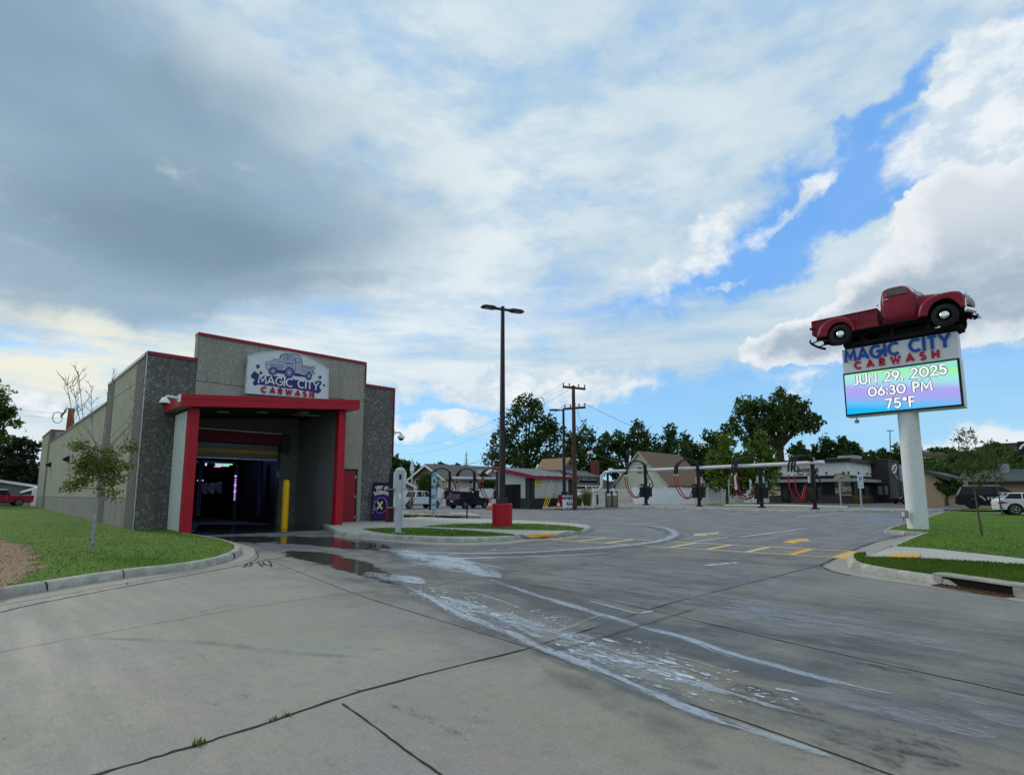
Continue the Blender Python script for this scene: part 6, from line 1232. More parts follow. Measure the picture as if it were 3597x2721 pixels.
# ================================================================== BUILDINGS
SHG = lambda n, c: siding(n, c, .35, 2, .9, .25)
def windows(par, face, rects, plane, mat=GLASS, fr=WHITE):
    # face 'x': wall at X=plane facing -X; 'y': wall at Y=plane facing -Y
    for (a0, z0, a1, z1) in rects:
        a0, a1 = min(a0, a1), max(a0, a1); z0, z1 = min(z0, z1), max(z0, z1); b = .12; mb = MB(); mb2 = MB()
        if face == 'x':
            mb.box(plane-.05, plane-.005, a0-b, a1+b, z0-b, z1+b); mb2.box(plane-.07, plane-.051, a0, a1, z0, z1)
        else: mb.box(a0-b, a1+b, plane-.05, plane-.005, z0-b, z1+b); mb2.box(a0, a1, plane-.07, plane-.051, z0, z1)
        f = mb.build('window', fr, par); mb2.build('pane', mat, f)
def gable_x(name, label, X0, X1, Y0, Y1, zw, zr, wall, roof, trim=WHITE, over=.5, base=None):
    """ridge along X, gable wall at X0 facing -X"""
    t = thing(name, (X0, Y0, gz(X0, Y0)), label, 'house'); ym = (Y0+Y1)/2; g = gz(X0, Y0)-.3
    MB().prism([(X0, Y0, g), (X0, Y1, g), (X0, Y1, zw), (X0, ym, zr), (X0, Y0, zw)], (X1-X0, 0, 0)).build('wall', wall, t)
    for s, ya in ((-1, Y0), (1, Y1)):
        sl = (zr-zw)/(ym-ya); ye = ya+s*over; ze = zw+sl*(ye-ya)
        MB().prism([(X0-over, ye, ze+.05), (X0-over, ym, zr+.05), (X0-over, ym, zr+.30), (X0-over, ye, ze+.25)], (X1-X0+2*over, 0, 0)).build('roof', roof, t)
        MB().prism([(X0-over-.06, ye, ze-.1), (X0-over-.06, ym, zr-.1), (X0-over-.06, ym, zr+.22), (X0-over-.06, ye, ze+.17)], (.055, 0, 0)).build('rake_board', trim, t)
    return t
# green cottage with the brown roof
X0 = 76.0; e_ = on_x(2345, 1700, X0); ax_ = on_x(2246, 1590, X0); Y0 = e_.y; Y1 = 2*ax_.y-Y0; X1 = on_y(2482, 1700, Y0).x
BRN = siding('brown_shingle', (.19, .12, .075, 1), .25, 2, .95, .3)
ch = gable_x('cottage', 'pale green cottage with steep brown shingle roof behind the white fence', X0, X1, Y0, Y1, e_.z, ax_.z, siding('green_siding', (.56, .59, .45, 1), .32, 2, .7, .3), BRN, M('cottage_trim', (.42, .4, .36), .6), .35)
a = on_x(2240, 1642, X0); b = on_x(2253, 1660, X0); c = on_x(2272, 1660, X0); windows(ch, 'x', [(a.y, b.z, b.y-.1, a.z), (b.y-.5, b.z, c.y+.6, a.z)], X0, GLASS, M('cottage_trim', (.42, .4, .36), .6))
P = on_y(2385, 1600, (Y0+Y1)/2); MB().tube([(P.x, P.y, P.z-.5), (P.x, P.y, P.z+1.3)], .08, 6).build('vent_pipe', GREY, ch)
# brown roofed grey house, gable toward the street side
X0 = 62; A = on_x(1960, 1612, X0)
def gable_y(name, label, X0, X1, Y0, Y1, zw, zr, wall, roof, over=.5, trim=WHITE):
    t = thing(name, (X0, Y0, gz(X0, Y0)), label, 'house'); xm = (X0+X1)/2; g = gz(X0, Y0)-.3
    MB().prism([(X0, Y0, g), (X1, Y0, g), (X1, Y0, zw), (xm, Y0, zr), (X0, Y0, zw)], (0, Y1-Y0, 0)).build('wall', wall, t)
    for s, xa in ((-1, X0), (1, X1)):
        sl = (zr-zw)/(xm-xa); xe = xa+s*over; ze = zw+sl*(xe-xa)
        MB().prism([(xe, Y0-over, ze+.05), (xm, Y0-over, zr+.05), (xm, Y0-over, zr+.30), (xe, Y0-over, ze+.25)], (0, Y1-Y0+2*over, 0)).build('roof', roof, t)
        MB().prism([(xe, Y0-over-.06, ze-.1), (xm, Y0-over-.06, zr-.1), (xm, Y0-over-.06, zr+.22), (xe, Y0-over-.06, ze+.17)], (0, .055, 0)).build('rake_board', trim, t)
    return t
Y0 = 62; A = on_y(1962, 1672, Y0); B = on_y(2044, 1692, Y0); R0 = on_y(1999, 1612, Y0); xm = R0.x
bh = gable_y('gabled_house', 'grey gabled house with light brown roof behind the shed', xm-(B.x-xm), B.x, Y0, Y0+6, B.z, R0.z, M('grey_stucco', (.13, .135, .13), .8, var=.1), siding('tan_shingle', (.26, .17, .10, 1), .3, 2, .95, .3), .3, M('brown_trim', (.2, .15, .12), .7))
w1 = on_y(1986, 1668, Y0); w2 = on_y(1994, 1660, Y0); w3 = on_y(2001, 1668, Y0); w4 = on_y(2008, 1660, Y0); windows(bh, 'y', [(w1.x, w1.z, w2.x, w2.z), (w3.x, w3.z, w4.x, w4.z)], Y0, GLASS, M('dull_trim', (.2, .2, .2), .7))
# blue-grey roofed house
Y0 = 56; a = on_y(2028, 1686, Y0); b = on_y(2150, 1686, Y0); z2 = on_y(2080, 1647, Y0).z; z3 = on_y(2080, 1671, Y0).z
bg = thing('dormer_house', (a.x, Y0, 0), 'long low house with blue-grey roof and a row of dormer windows', 'house'); GR = siding('slate_shingle', (.085, .09, .11, 1), .3, 2, .9, .3)
MB().box(a.x, b.x+2, Y0, Y0+9, 0, a.z).build('wall', M('dun_wall', (.16, .145, .13), .8), bg)
MB().prism([(a.x-.5, Y0-3, a.z-1.9), (a.x-.5, Y0+4.5, z3), (a.x-.5, Y0+12, a.z-1.9)], (b.x-a.x+3, 0, 0)).build('roof', GR, bg)
mb = MB(); c0, c1 = on_y(2036, 1680, Y0).x, on_y(2098, 1680, Y0).x; zz0 = on_y(2060, 1687, Y0).z; MB().box(c0, c1, Y0, Y0+4, zz0-.3, z3-.0).build('dormer_wall', M('dormer_tan', (.30, .27, .22), .8), bg)
MB().prism([(c0-.6, Y0-.7, z3-.1), (c0-.6, Y0+4.5, z2+.0), (c0-.6, Y0+4.5, z2-.3), (c0-.6, Y0-.7, z3-.3)], (c1-c0+1.2, 0, 0)).build('dormer_roof', GR, bg)
windows(bg, 'y', [(on_y(x, 1680, Y0).x, zz0+.15, on_y(x+7, 1680, Y0).x, z3-.45) for x in (2048, 2060, 2069, 2081)], Y0)
P = on_y(2148, 1620, Y0); MB().box(P.x-.6, P.x+.6, Y0+3, Y0+4, a.z, P.z+.2).build('chimney', M('brick_red', (.15, .06, .045), .9, fine=6), bg)
# long tan apartment house
Y0 = 60; e_ = on_y(1567, 1680, Y0); X0 = e_.x; ax_ = on_x(1507, 1636, X0); Y1 = 2*ax_.y-Y0; X1 = X0+34
ap = gable_x('apartment_house', 'long tan apartment house with dark grey roof and white rake boards', X0, X1, Y0, Y1, e_.z, ax_.z, M('tan_wall', (.55, .48, .35), .8, var=.06), siding('grey_shingle', (.105, .10, .105, 1), .35, 2, .95, .3), WHITE, .7)
g = gz(X0, Y0); ym = (Y0+Y1)/2; MB().prism([(X0-.03, Y0+.3, e_.z), (X0-.03, Y1-.3, e_.z), (X0-.03, ym, ax_.z-.3)], (.02, 0, 0)).build('gable_panel', M('gable_brown', (.22, .19, .16), .8), ap)
windows(ap, 'y', [(on_y(x, 1690, Y0).x, on_y(x, 1696, Y0).z, on_y(x+10, 1690, Y0).x, on_y(x, 1683, Y0).z) for x in (1552, 1600, 1648, 1700)], Y0); windows(ap, 'x', [(on_x(x, 1690, X0).y, on_x(x, 1698, X0).z, on_x(x+8, 1690, X0).y, on_x(x, 1684, X0).z) for x in (1462,)], X0)
A = on_y(1720, 1648, Y0-.3); a0 = on_y(1703, 1662, Y0-.3); a1 = on_y(1737, 1662, Y0-.3)
MB().prism([(a0.x, Y0-.8, a0.z), (a1.x, Y0-.8, a0.z), (A.x, Y0-.8, A.z)], (0, 5, 0)).build('small_gable', M('gable_brown', (.22, .19, .16), .8), ap); mb = MB(); mb.bar((a0.x-.2, Y0-.9, a0.z-.1), (A.x, Y0-.9, A.z+.1), .2, .25); mb.bar((a1.x+.2, Y0-.9, a0.z-.1), (A.x, Y0-.9, A.z+.1), .2, .25); mb.build('gable_trim', WHITE, ap)
P = on_y(1616, 1650, Y0+3); MB().tube([(P.x, Y0+3, P.z-.8), (P.x, Y0+3, P.z+.2)], .15, 8).build('vent_pipe', WHITE, ap)
# small house behind the pickup
Y0 = 60; e_ = on_y(1453, 1711, Y0); ax_ = on_y(1372, 1668, Y0)
hs = gable_y('small_house', 'small grey house with white corner board behind the white pickup', 2*ax_.x-e_.x, e_.x, Y0, Y0+7, e_.z, ax_.z, M('grey_wall', (.20, .195, .175), .8), M('small_roof', (.12, .12, .12), .9), .3)
a = on_y(1400, 1716, Y0); b = on_y(1432, 1716, Y0); MB().box(a.x-4, b.x, Y0-.04, Y0-.01, gz(a.x, Y0)-.2, a.z).build('white_siding', M('white_siding', (.5, .51, .5), .7), hs); w0 = on_y(1412, 1729, Y0); w1 = on_y(1423, 1717, Y0); windows(hs, 'y', [(w0.x, w0.z, w1.x, w1.z)], Y0-.04)
# house far left
Y0 = 92; e0 = on_y(131, 1698, Y0); ax_ = on_y(101, 1686, Y0)
hl = gable_y('blue_house', 'blue-grey bungalow with white rake boards beyond the lawn', 2*ax_.x-e0.x-11, e0.x, Y0, Y0+12, e0.z-.4, ax_.z+.3, siding('blue_siding', (.15, .18, .195, 1), .25, 2, .7, .25), M('left_roof', (.12, .12, .125), .9), .5)
a = on_y(86, 1729, Y0-4); b = on_y(128, 1712, Y0-4); MB().box(a.x, b.x, Y0-4, Y0-.1, 0, b.z-.8).build('porch_wall', M('porch_grey', (.25, .26, .26), .8), hl); MB().prism([(a.x-.3, Y0-4.2, a.z-.1), (b.x+.4, Y0-4.2, b.z), (b.x+.4, Y0-4.2, b.z+.2), (a.x-.3, Y0-4.2, a.z+.12)], (0, 4.1, 0)).build('porch_roof', WHITE, hl)
c = on_y(113, 1716, Y0-6); d = on_y(130, 1716, Y0-6); solo(MB().box(c.x, d.x, Y0-7, Y0-6, 0, c.z), 'white_shed', WHITE, 'tall plain white panel shed beside the far corner of the car wash', 'shed')

GLD = M('dark_shop_glass', (.012, .014, .016), .2)
# ---------------- restaurant
C_ = on_g(2985, 1768); RX, RY = C_.x, C_.y; g = gz(RX, RY)-.1
rs = thing('restaurant', (RX, RY, g), 'white and stone restaurant with dark roof band and grey awning', 'building')
WHF = M('restaurant_white', (.72, .73, .69), .8, var=.06, sc=.8, fine=8, bmp=.1)
def ry(x): return on_x(x, 1700, RX).y
def rz(x, y): return on_x(x, y, RX).z
def rx2(x): return on_y(x, 1700, RY).x
z_t, z_f, z_w = rz(2985, 1621), rz(2985, 1668), rz(2985, 1738); z_b = rz(2985, 1613); yl = ry(2692); xr2 = rx2(3062)
MB().box(RX, xr2, RY, yl, g, z_f).build('lower_wall', M('restaurant_dark', (.05, .045, .04), .7), rs)
MB().box(RX-.06, xr2+.05, RY-.06, yl+.06, z_f+.01, z_t).build('upper_wall', WHF, rs)
MB().box(RX-.6, xr2+.3, RY-.6, yl+.4, z_t+.005, rz(2985, 1608)).build('roof_band', M('roof_band', (.022, .018, .02), .5), rs)
MB().box(RX-.10, RX-.01, RY-.1, yl+.02, g, z_w).build('base_wall', M('restaurant_base', (.075, .06, .055), .8, var=.2, fine=4), rs); MB().box(RX-.005, xr2, RY-.1, RY-.01, g, z_w).build('base_wall', M('restaurant_base', (.075, .06, .055), .8), rs)
def stonemat():
    m, t, bs, out = new_mat('ledge_stone'); tc = t.node('ShaderNodeTexCoord').outputs['Object']; v = t.node('ShaderNodeTexVoronoi', {'Vector': t.scalev(tc, (1.6, 1.6, 5.5)), 'Scale': .8}); s1 = t.node('ShaderNodeSeparateColor', {0: v.outputs['Color']}).outputs[0]
    col = t.mix(s1, (.30, .24, .16, 1), (.60, .52, .38, 1)); col = t.mix(t.ramp(t.node('ShaderNodeSeparateColor', {0: v.outputs['Color']}).outputs[1], .7, .75), col, (.10, .08, .06, 1)); t.put(bs.inputs['Base Color'], col); bs.inputs['Roughness'].default_value = .9; bump(t, bs, v.outputs['Distance'], .8, .05); return m
STN = stonemat(); z_s = rz(2985, 1740)
MB().box(RX-.18, RX-.105, ry(2989), ry(2933), z_s, z_f+.25).build('stone_pier', STN, rs); MB().box(RX-.18, RX-.105, ry(2742), ry(2694), z_s, z_f+.2).build('stone_pier', STN, rs)
MB().box(RX-.1, RX+.0, RY-.18, RY-.105, z_s, z_f+.2).build('stone_pier', STN, rs)
AW = M('awning_metal', (.27, .31, .31), .45, .3, var=.05)
za0, za1 = rz(2985, 1691), rz(2985, 1680); MB().box(RX-1.3, RX-.19, RY-1.3, ry(2704), za0, za1).build('awning', AW, rs); MB().box(RX-.185, rx2(3077), RY-1.3, RY-.19, za0, za1).build('awning', AW, rs)
dr3 = MB().box(RX-.14, RX-.101, ry(2775), ry(2744), g, rz(2985, 1693)).build('door', M('door_green_black', (.012, .018, .018), .3), rs); MB().box(RX-.16, RX-.141, ry(2768), ry(2750), rz(2985, 1752), rz(2985, 1700)).build('door_glass', GLASS, dr3)
for a, b in ((2776, 2802), (2804, 2826), (2870, 2901), (2903, 2931)): f = MB().box(RX-.13, RX-.101, ry(b), ry(a), z_w+.05, za0-.05).build('window', BLACK, rs); MB().box(RX-.15, RX-.131, ry(b)+.15, ry(a)-.15, z_w+.2, za0-.1).build('pane', GLASS, f)
for a, b in ((2994, 3008), (3010, 3024), (3030, 3056)): f = MB().box(rx2(a), rx2(b), RY-.13, RY-.101, z_w+.05, za0-.05).build('window', BLACK, rs); MB().box(rx2(a)+.1, rx2(b)-.1, RY-.15, RY-.131, z_w+.15, za0-.1).build('pane', GLASS, f)
MB().box(RX-.14, RX-.07, ry(2931), ry(2742), za1+.05, z_f-.02).build('transom', BLACK, rs); MB().box(rx2(2992), rx2(3056), RY-.14, RY-.101, za1+.05, z_f-.02).build('transom', BLACK, rs)
mb = MB(); c = on_x(2945, 1602, RX+4); MB().box(RX+3, RX+6, ry(2990), ry(2925), rz(2985, 1606), c.z).build('rooftop_unit', M('unit_grey', (.36, .38, .35), .6, fine=5), rs); MB().box(RX+2, RX+4, RY+.6, RY+3.2, rz(2985, 1606), rz(2985, 1603)).build('rooftop_unit', M('unit_grey', (.36, .38, .35), .6), rs)
WL = M('gooseneck_black', (.03, .03, .03), .5)
for x in (2745, 2753, 2910, 2970, 2988): y_ = ry(x); z_ = rz(2985, 1661); mb = MB(); mb.tube([(RX-.07, y_, z_-.5), (RX-.5, y_, z_-.15), (RX-.55, y_, z_+.05)], .04, 6); mb.ball((RX-.55, y_, z_+.1), .16, n=8, m=6); mb.build('gooseneck_lamp', WL, rs)
for x in (3004, 3034, 3048): x_ = rx2(x); z_ = rz(2985, 1661); mb = MB(); mb.tube([(x_, RY-.07, z_-.5), (x_, RY-.5, z_-.15), (x_, RY-.55, z_+.05)], .04, 6); mb.ball((x_, RY-.55, z_+.1), .16, n=8, m=6); mb.build('gooseneck_lamp', WL, rs)
# sign strokes on the white band
SG = M('sign_slate', (.06, .09, .10), .5); k9 = 140/2212
def R9(x, y): q = on_x(2760+x*k9, 1620+y*k9, RX-.08); return q
mb = MB(); pts = [R9(*p) for p in ((290, 480), (380, 350), (520, 230), (680, 150), (800, 120))]; mb.tube(pts, .14, 6); mb.build('sign_arc', SG, rs)
mb = MB(); mb.prism([R9(*p) for p in ((470, 510), (640, 460), (780, 400), (860, 420), (880, 560), (700, 590), (560, 560))], (-.08, 0, 0)); mb.prism([R9(*p) for p in ((655, 270), (720, 270), (710, 640), (640, 640))], (-.1, 0, 0)); mb.build('sign_leaf', SG, rs)
mb = MB()
for cx in (1000, 1160, 1310, 1700, 1770): mb.tube([R9(cx+65*math.cos(R_(a)), 490+80*math.sin(R_(a))) for a in range(40, 321, 30)], .10, 6)
mb.build('sign_script', SG, rs)
mb = MB(); [mb.prism([R9(a, 690), R9(b, 680), R9(b, 745), R9(a, 755)], (-.07, 0, 0)) for a, b in ((630, 1000), (1150, 1800))]; mb.build('sign_underline', M('sign_red_bar', (.28, .03, .05), .5), rs)
# black entry block with the loop emblem
bb = thing('entry_block', (RX, RY-1, g), 'black entry block with glass doors and a pale loop emblem', 'building'); BKM = siding('black_cladding', (.022, .017, .016, 1), .3, 2, .6, .3)
BX = on_g(3075, 1764); bx0, by1 = BX.x, on_x(3052, 1700, BX.x).y; by0 = on_x(3126, 1700, BX.x).y; bx1 = on_y(3162, 1700, by0).x; zt = on_x(3110, 1618, bx0).z; g = gz(bx0, by0)-.1
MB().box(bx0, bx1, by0, by1, g, zt).build('wall', BKM, bb); MB().box(bx0-.1, bx1+.1, by0-.1, by1, zt+.01, zt+.25).build('coping', DARK, bb)
for a, b in ((3082, 3098), (3107, 3118)): f = MB().box(bx0-.06, bx0-.002, on_x(b+2, 1700, bx0).y, on_x(a-2, 1700, bx0).y, g+.2, on_x(3100, 1700, bx0).z).build('door', BLACK, bb); MB().box(bx0-.08, bx0-.061, on_x(b, 1700, bx0).y, on_x(a, 1700, bx0).y, g+1.3, on_x(3100, 1706, bx0).z).build('glass', M('pale_glass', (.16, .19, .19), .15), f)
def e9(x, y): return on_y(x, y, by0-.06)
mb = MB(); mb.tube([e9(*p) for p in ((3136, 1662), (3133, 1650), (3137, 1638), (3145, 1632), (3147, 1640), (3144, 1655), (3138, 1664), (3144, 1672), (3151, 1680))], .16, 6); mb.build('emblem', M('emblem_pale', (.6, .6, .6), .5), bb)
mb = MB(); [mb.box(e9(x, 1700).x, e9(x+4, 1700).x, by0-.05, by0-.002, on_y(3140, 1738, by0).z, on_y(3140, 1692, by0).z) for x in (3137, 3145)]; mb.build('window', M('slit_glass', (.12, .12, .12), .2), bb)
MB().box(bx1+.01, bx1+12, by0-.3, by0+6, g, on_y(3170, 1690, by0).z).build('rear_annex', M('annex_blue_grey', (.12, .15, .17), .7), bb); MB().box(bx1+.01, bx1+12, by0-.3, by0+6, on_y(3170, 1690, by0).z+.001, on_y(3170, 1633, by0).z).build('annex_fascia', M('annex_pale', (.42, .48, .55), .7), bb)
# signs on posts
def post_sign(x, y, r, zt, w, label, plates, mat=GALV):
    P = on_g(x, y) if r is None else at_r(x, y, r); t = thing('sign_post', tuple(P), label, 'sign'); top = at_r(x, zt, math.hypot(P.x, P.y)).z; MB().box(P.x-.05, P.x+.05, P.y-.05, P.y+.05, P.z-.1, top).build('post', mat, t)
    a = R_(-25); u = Vector((math.cos(a), math.sin(a), 0)); v = Vector((u.y, -u.x, 0))
    for nm, ww, y0, y1, m_, dd in plates:
        z0 = at_r(x, y1, math.hypot(P.x, P.y)).z; z1 = at_r(x, y0, math.hypot(P.x, P.y)).z; o = Vector((P.x, P.y, 0))+v*(.07+dd)
        MB().prism([o-u*ww+Vector((0, 0, z0)), o+u*ww+Vector((0, 0, z0)), o+u*ww+Vector((0, 0, z1)), o-u*ww+Vector((0, 0, z1))], v*.02).build(nm, m_, t)
    return t
SP = M('sign_face', (.50, .58, .60), .5)
ac = post_sign(3028, 1800, None, 1668, .3, 'white parking sign with blue square on a post before the restaurant', [('face', .30, 1667, 1689, SP, 0), ('lower_face', .30, 1690.5, 1704, SP, 0), ('bottom_face', .31, 1706, 1714, SP, 0), ('blue_square', .14, 1674.5, 1684, M('access_blue', (.01, .05, .25), .5), .03)])
P = ac.location; a = R_(-25); u = Vector((math.cos(a), math.sin(a), 0)); v = Vector((u.y, -u.x, 0)); zc_ = at_r(3028, 1679, math.hypot(P.x, P.y)).z; o = Vector((P.x, P.y, zc_))+v*.122
mb = MB(); mb.tube([o+u*(.06*math.cos(R_(k))-.01)+Vector((0, 0, .06*math.sin(R_(k))-.02)) for k in range(100, 400, 30)], .012, 5); mb.tube([o+Vector((0, 0, .1)), o+Vector((0, 0, .02)), o+u*.05+Vector((0, 0, .02)), o+u*.07-Vector((0, 0, .06))], .012, 5); mb.build('wheelchair_mark', WHITE, ac)
post_sign(2955, 1782, None, 1690, .1, 'grey sign post seen edge-on before the stone pillar', [('plate', .12, 1687, 1712, GREY, 0)]); post_sign(2563, 1776, None, 1686, .1, 'thin sign post at the left edge of the grass patch, with a narrow plate', [('plate', .14, 1682, 1702, GREY, 0)])
post_sign(2695, 1774, None, 1695, .1, 'leaning grey sign post left of the restaurant door', [('plate', .1, 1690, 1712, GREY, 0)]); post_sign(2639, 1774, None, 1685, .1, 'thin post with narrow white plate in front of the dark hedge', [('plate', .14, 1683, 1715, SP, 0)])
P = on_g(2562, 1776); t = thing('electric_meter', (P.x+.9, P.y-.8, P.z), 'small grey electric meter box on a concrete stub by the white fence', 'meter box'); q = t.location; MB().box(q.x-.35, q.x+.35, q.y-.35, q.y+.35, q.z-.1, q.z+1.2).build('stub', KERB, t); MB().box(q.x-.1, q.x+.1, q.y-.1, q.y+.1, q.z+1.2, q.z+3.4).build('pipe', BLACK, t); MB().box(q.x+.3, q.x+.9, q.y+.5, q.y+.6, q.z+1.9, q.z+3.6).build('panel', WHITE, t)
P = on_g(3289, 1756); t = thing('street_sign', tuple(P), 'small low black sign with white lettering bars near the tan ranch', 'sign'); MB().box(P.x-.06, P.x+.06, P.y-.06, P.y+.06, P.z-.2, P.z+.6).build('post', DARK, t); a = R_(-25); u = Vector((math.cos(a), math.sin(a), 0)); v = Vector((u.y, -u.x, 0)); o = Vector(P)+v*.1
MB().prism([o-u*.5+Vector((0, 0, .45)), o+u*.5+Vector((0, 0, .45)), o+u*.5+Vector((0, 0, .9)), o-u*.5+Vector((0, 0, .9))], v*.04).build('panel', BLACK, t); mb = MB(); o = o+v*.042
for a0, a1, z0, z1 in ((-.4, -.04, .53, .6), (.06, .42, .53, .6), (-.1, .04, .66, .82)): mb.prism([o+u*a0+Vector((0, 0, z0)), o+u*a1+Vector((0, 0, z0)), o+u*a1+Vector((0, 0, z1)), o+u*a0+Vector((0, 0, z1))], v*.006)
mb.build('faint_print', M('sign_grey_print', (.35, .35, .37), .5), t)
# ranch house with the green roof
R0 = on_g(3262, 1758); Xr = 92; a = on_x(3425, 1700, Xr); b = on_x(3750, 1700, Xr)
rh = thing('ranch_house', (Xr, a.y, .4), 'long tan ranch building with dark green shingle roof', 'house'); GRN = siding('green_shingle', (.045, .062, .055, 1), .4, 2, .95, .3); TNW = M('ranch_tan', (.37, .27, .17), .85, var=.12)
ze = on_x(3500, 1690, Xr).z; zrid = on_x(3500, 1650, Xr+7).z; yA = on_x(3395, 1700, Xr).y; yB = on_x(3900, 1700, Xr).y
MB().box(Xr, Xr+13, yB, yA, .2, ze).build('wall', TNW, rh); MB().prism([(Xr-.8, 0, ze-.1), (Xr+6.5, 0, zrid), (Xr+13.8, 0, ze-.1)], (0, 0, .01)) if False else None
MB().prism([(Xr-.8, yB, ze-.15), (Xr+6.5, yB, zrid), (Xr+13.8, yB, ze-.15)], (0, yA-yB+1, 0)).build('roof', GRN, rh); MB().box(Xr-.9, Xr-.8, yB, yA+1, ze-.3, ze-.0).build('eave', DARK, rh)
P = on_x(3527, 1647, Xr+5); MB().box(Xr+4.6, Xr+5.4, P.y-.5, P.y+.5, zrid-.8, zrid+.7).build('roof_vent', GREY, rh)
w0 = on_x(3252, 1758, Xr-12); yL, yR = on_x(3236, 1700, Xr-9).y, on_x(3362, 1700, Xr-9).y; zl_, zr_ = on_x(3252, 1668, Xr-9).z, on_x(3345, 1688, Xr-9).z
MB().prism([(Xr-9, yL, .2), (Xr-9, yR, .2), (Xr-9, yR, zr_), (Xr-9, on_x(3254, 1700, Xr-9).y, zl_), (Xr-9, yL, zl_-.5)], (9, 0, 0)).build('wing_wall', TNW, rh)
mb = MB(); a_ = on_x(3250, 1664, Xr-9.8); c_ = on_x(3330, 1686, Xr-9.8); mb.prism([a_, c_, c_+Vector((0, 0, .45)), a_+Vector((0, 0, .45))], (14, 0, 0)); mb.build('wing_roof', GRN, rh)
w = on_x(3320, 1715, Xr-9); w2_ = on_x(3346, 1726, Xr-9); windows(rh, 'x', [(w.y, w2_.z, w2_.y, w.z)], Xr-9, M('ranch_glass', (.12, .14, .15), .3), M('ranch_frame', (.3, .28, .25), .6))
# hill with buildings
def hz(x, y):
    r = math.hypot(x, y); th = math.degrees(math.atan2(x*math.sin(HEAD)-y*math.cos(HEAD), x*math.cos(HEAD)+y*math.sin(HEAD)))
    k = 1/(1+math.exp(-(th-27)/3.0)); return .4+k*24*(1/(1+math.exp(-(r-270)/38)))*(1+.15*math.sin(th*.4))
mb = MB(); NA, NB = 40, 24
for i in range(NA+1):
    th = -5+i*85/NA; bx_, by_ = bearing(th)
    for j in range(NB+1): r = 130+j*24; x, y = bx_*r, by_*r; mb.v.append((x, y, hz(x, y) if j else -.5))
for i in range(NA):
    for j in range(NB): k = i*(NB+1)+j; mb.f.append((k, k+1, k+NB+2, k+NB+1))
tag(mb.build('hill', M('hillside_grass', (.04, .055, .02), .95, var=.3, sc=.05), smooth=True), kind='structure')
def far_box(name, label, x0, x1, yt, r, dep, mat, zb=None):
    A = at_r(x0, yt, r); B = at_r(x1, yt, r); zt = (A.z+B.z)/2; d = Vector((A.x+B.x, A.y+B.y, 0)).normalized()*dep; z0 = (hz(A.x, A.y)-3) if zb is None else zb
    t = thing(name, (A.x, A.y, z0), label, 'building'); MB().prism([(A.x, A.y, z0), (B.x, B.y, z0), (B.x, B.y, zt), (A.x, A.y, zt)], d).build('wall', mat, t); return t, A, B, zt, d
BRK = M('far_brick', (.16, .085, .055), .9, var=.1)
t, A, B, zt, d = far_box('brick_block', 'long low brown brick building on the hillside, with two pale windows', 3228, 3345, 1597, 290, 20, BRK)
for x in (3248, 3261): a = at_r(x-2, 1614, 289.5); b = at_r(x+3, 1606, 289.5); MB().prism([(a.x, a.y, a.z), (b.x, b.y, a.z), (b.x, b.y, b.z), (a.x, a.y, b.z)], -d*.01).build('window', WHITE, t)
far_box('white_block', 'white flat-roofed building above the brick block on the hill', 3216, 3264, 1581, 330, 15, M('far_white', (.45, .46, .48), .8)); far_box('tan_block', 'brown tan building half hidden by trees near the top of the hill', 3425, 3490, 1568, 380, 20, M('far_tan', (.25, .17, .12), .9))
t, A, B, zt, d = far_box('parking_garage', 'striped white parking garage at the top of the hill', 3515, 3580, 1555, 360, 25, M('garage_dark', (.03, .03, .035), .8))
for k in range(4):
    ya = 1555+k*7.5; a = at_r(3514, ya+3.6, 359); b = at_r(3580, ya, 359); MB().prism([(a.x, a.y, a.z), (b.x, b.y, a.z), (b.x, b.y, b.z), (a.x, a.y, b.z)], -d*.02).build('deck_band', M('garage_band', (.45, .46, .46), .8), t)
a = at_r(3514, 1584, 358.5); b = at_r(3524, 1556, 358.5); MB().prism([(a.x, a.y, a.z), (b.x, b.y, a.z), (b.x, b.y, b.z), (a.x, a.y, b.z)], -d*.02).build('stair_tower', M('garage_tower', (.4, .38, .32), .8), t)
t, A, B, zt, d = far_box('billboard', 'tall black billboard with a white curved stroke at the right edge', 3572, 3660, 1548, 150, .4, BLACK, zb=at_r(3572, 1598, 150).z)
pts = [at_r(*p, 149.8) for p in ((3583, 1577), (3588, 1568), (3597, 1561), (3612, 1556))]; MB().tube(pts, .2, 6).build('white_stroke', WHITE, t); MB().tube([at_r(3600, 1598, 150)-Vector((0, 0, 9)), at_r(3600, 1597, 150)], .3, 8).build('post', DARK, t)
for x, y0, y1, r, lb in ((3128, 1512, 1580, 260, 'thin tall lighting mast far behind the restaurant'), (3370, 1553, 1580, 350, 'small lighting mast on the hill skyline')):
    A = at_r(x, y1+60, r); B = at_r(x-2, y0, r); t = thing('light_mast', tuple(A), lb, 'mast'); MB().tube([A, B], .2, 6).build('mast', GREY, t); MB().bar(B+Vector((-.9, .9, 0)), B+Vector((.9, -.9, 0)), .4, .3).build('lamp_bar', GREY, t)

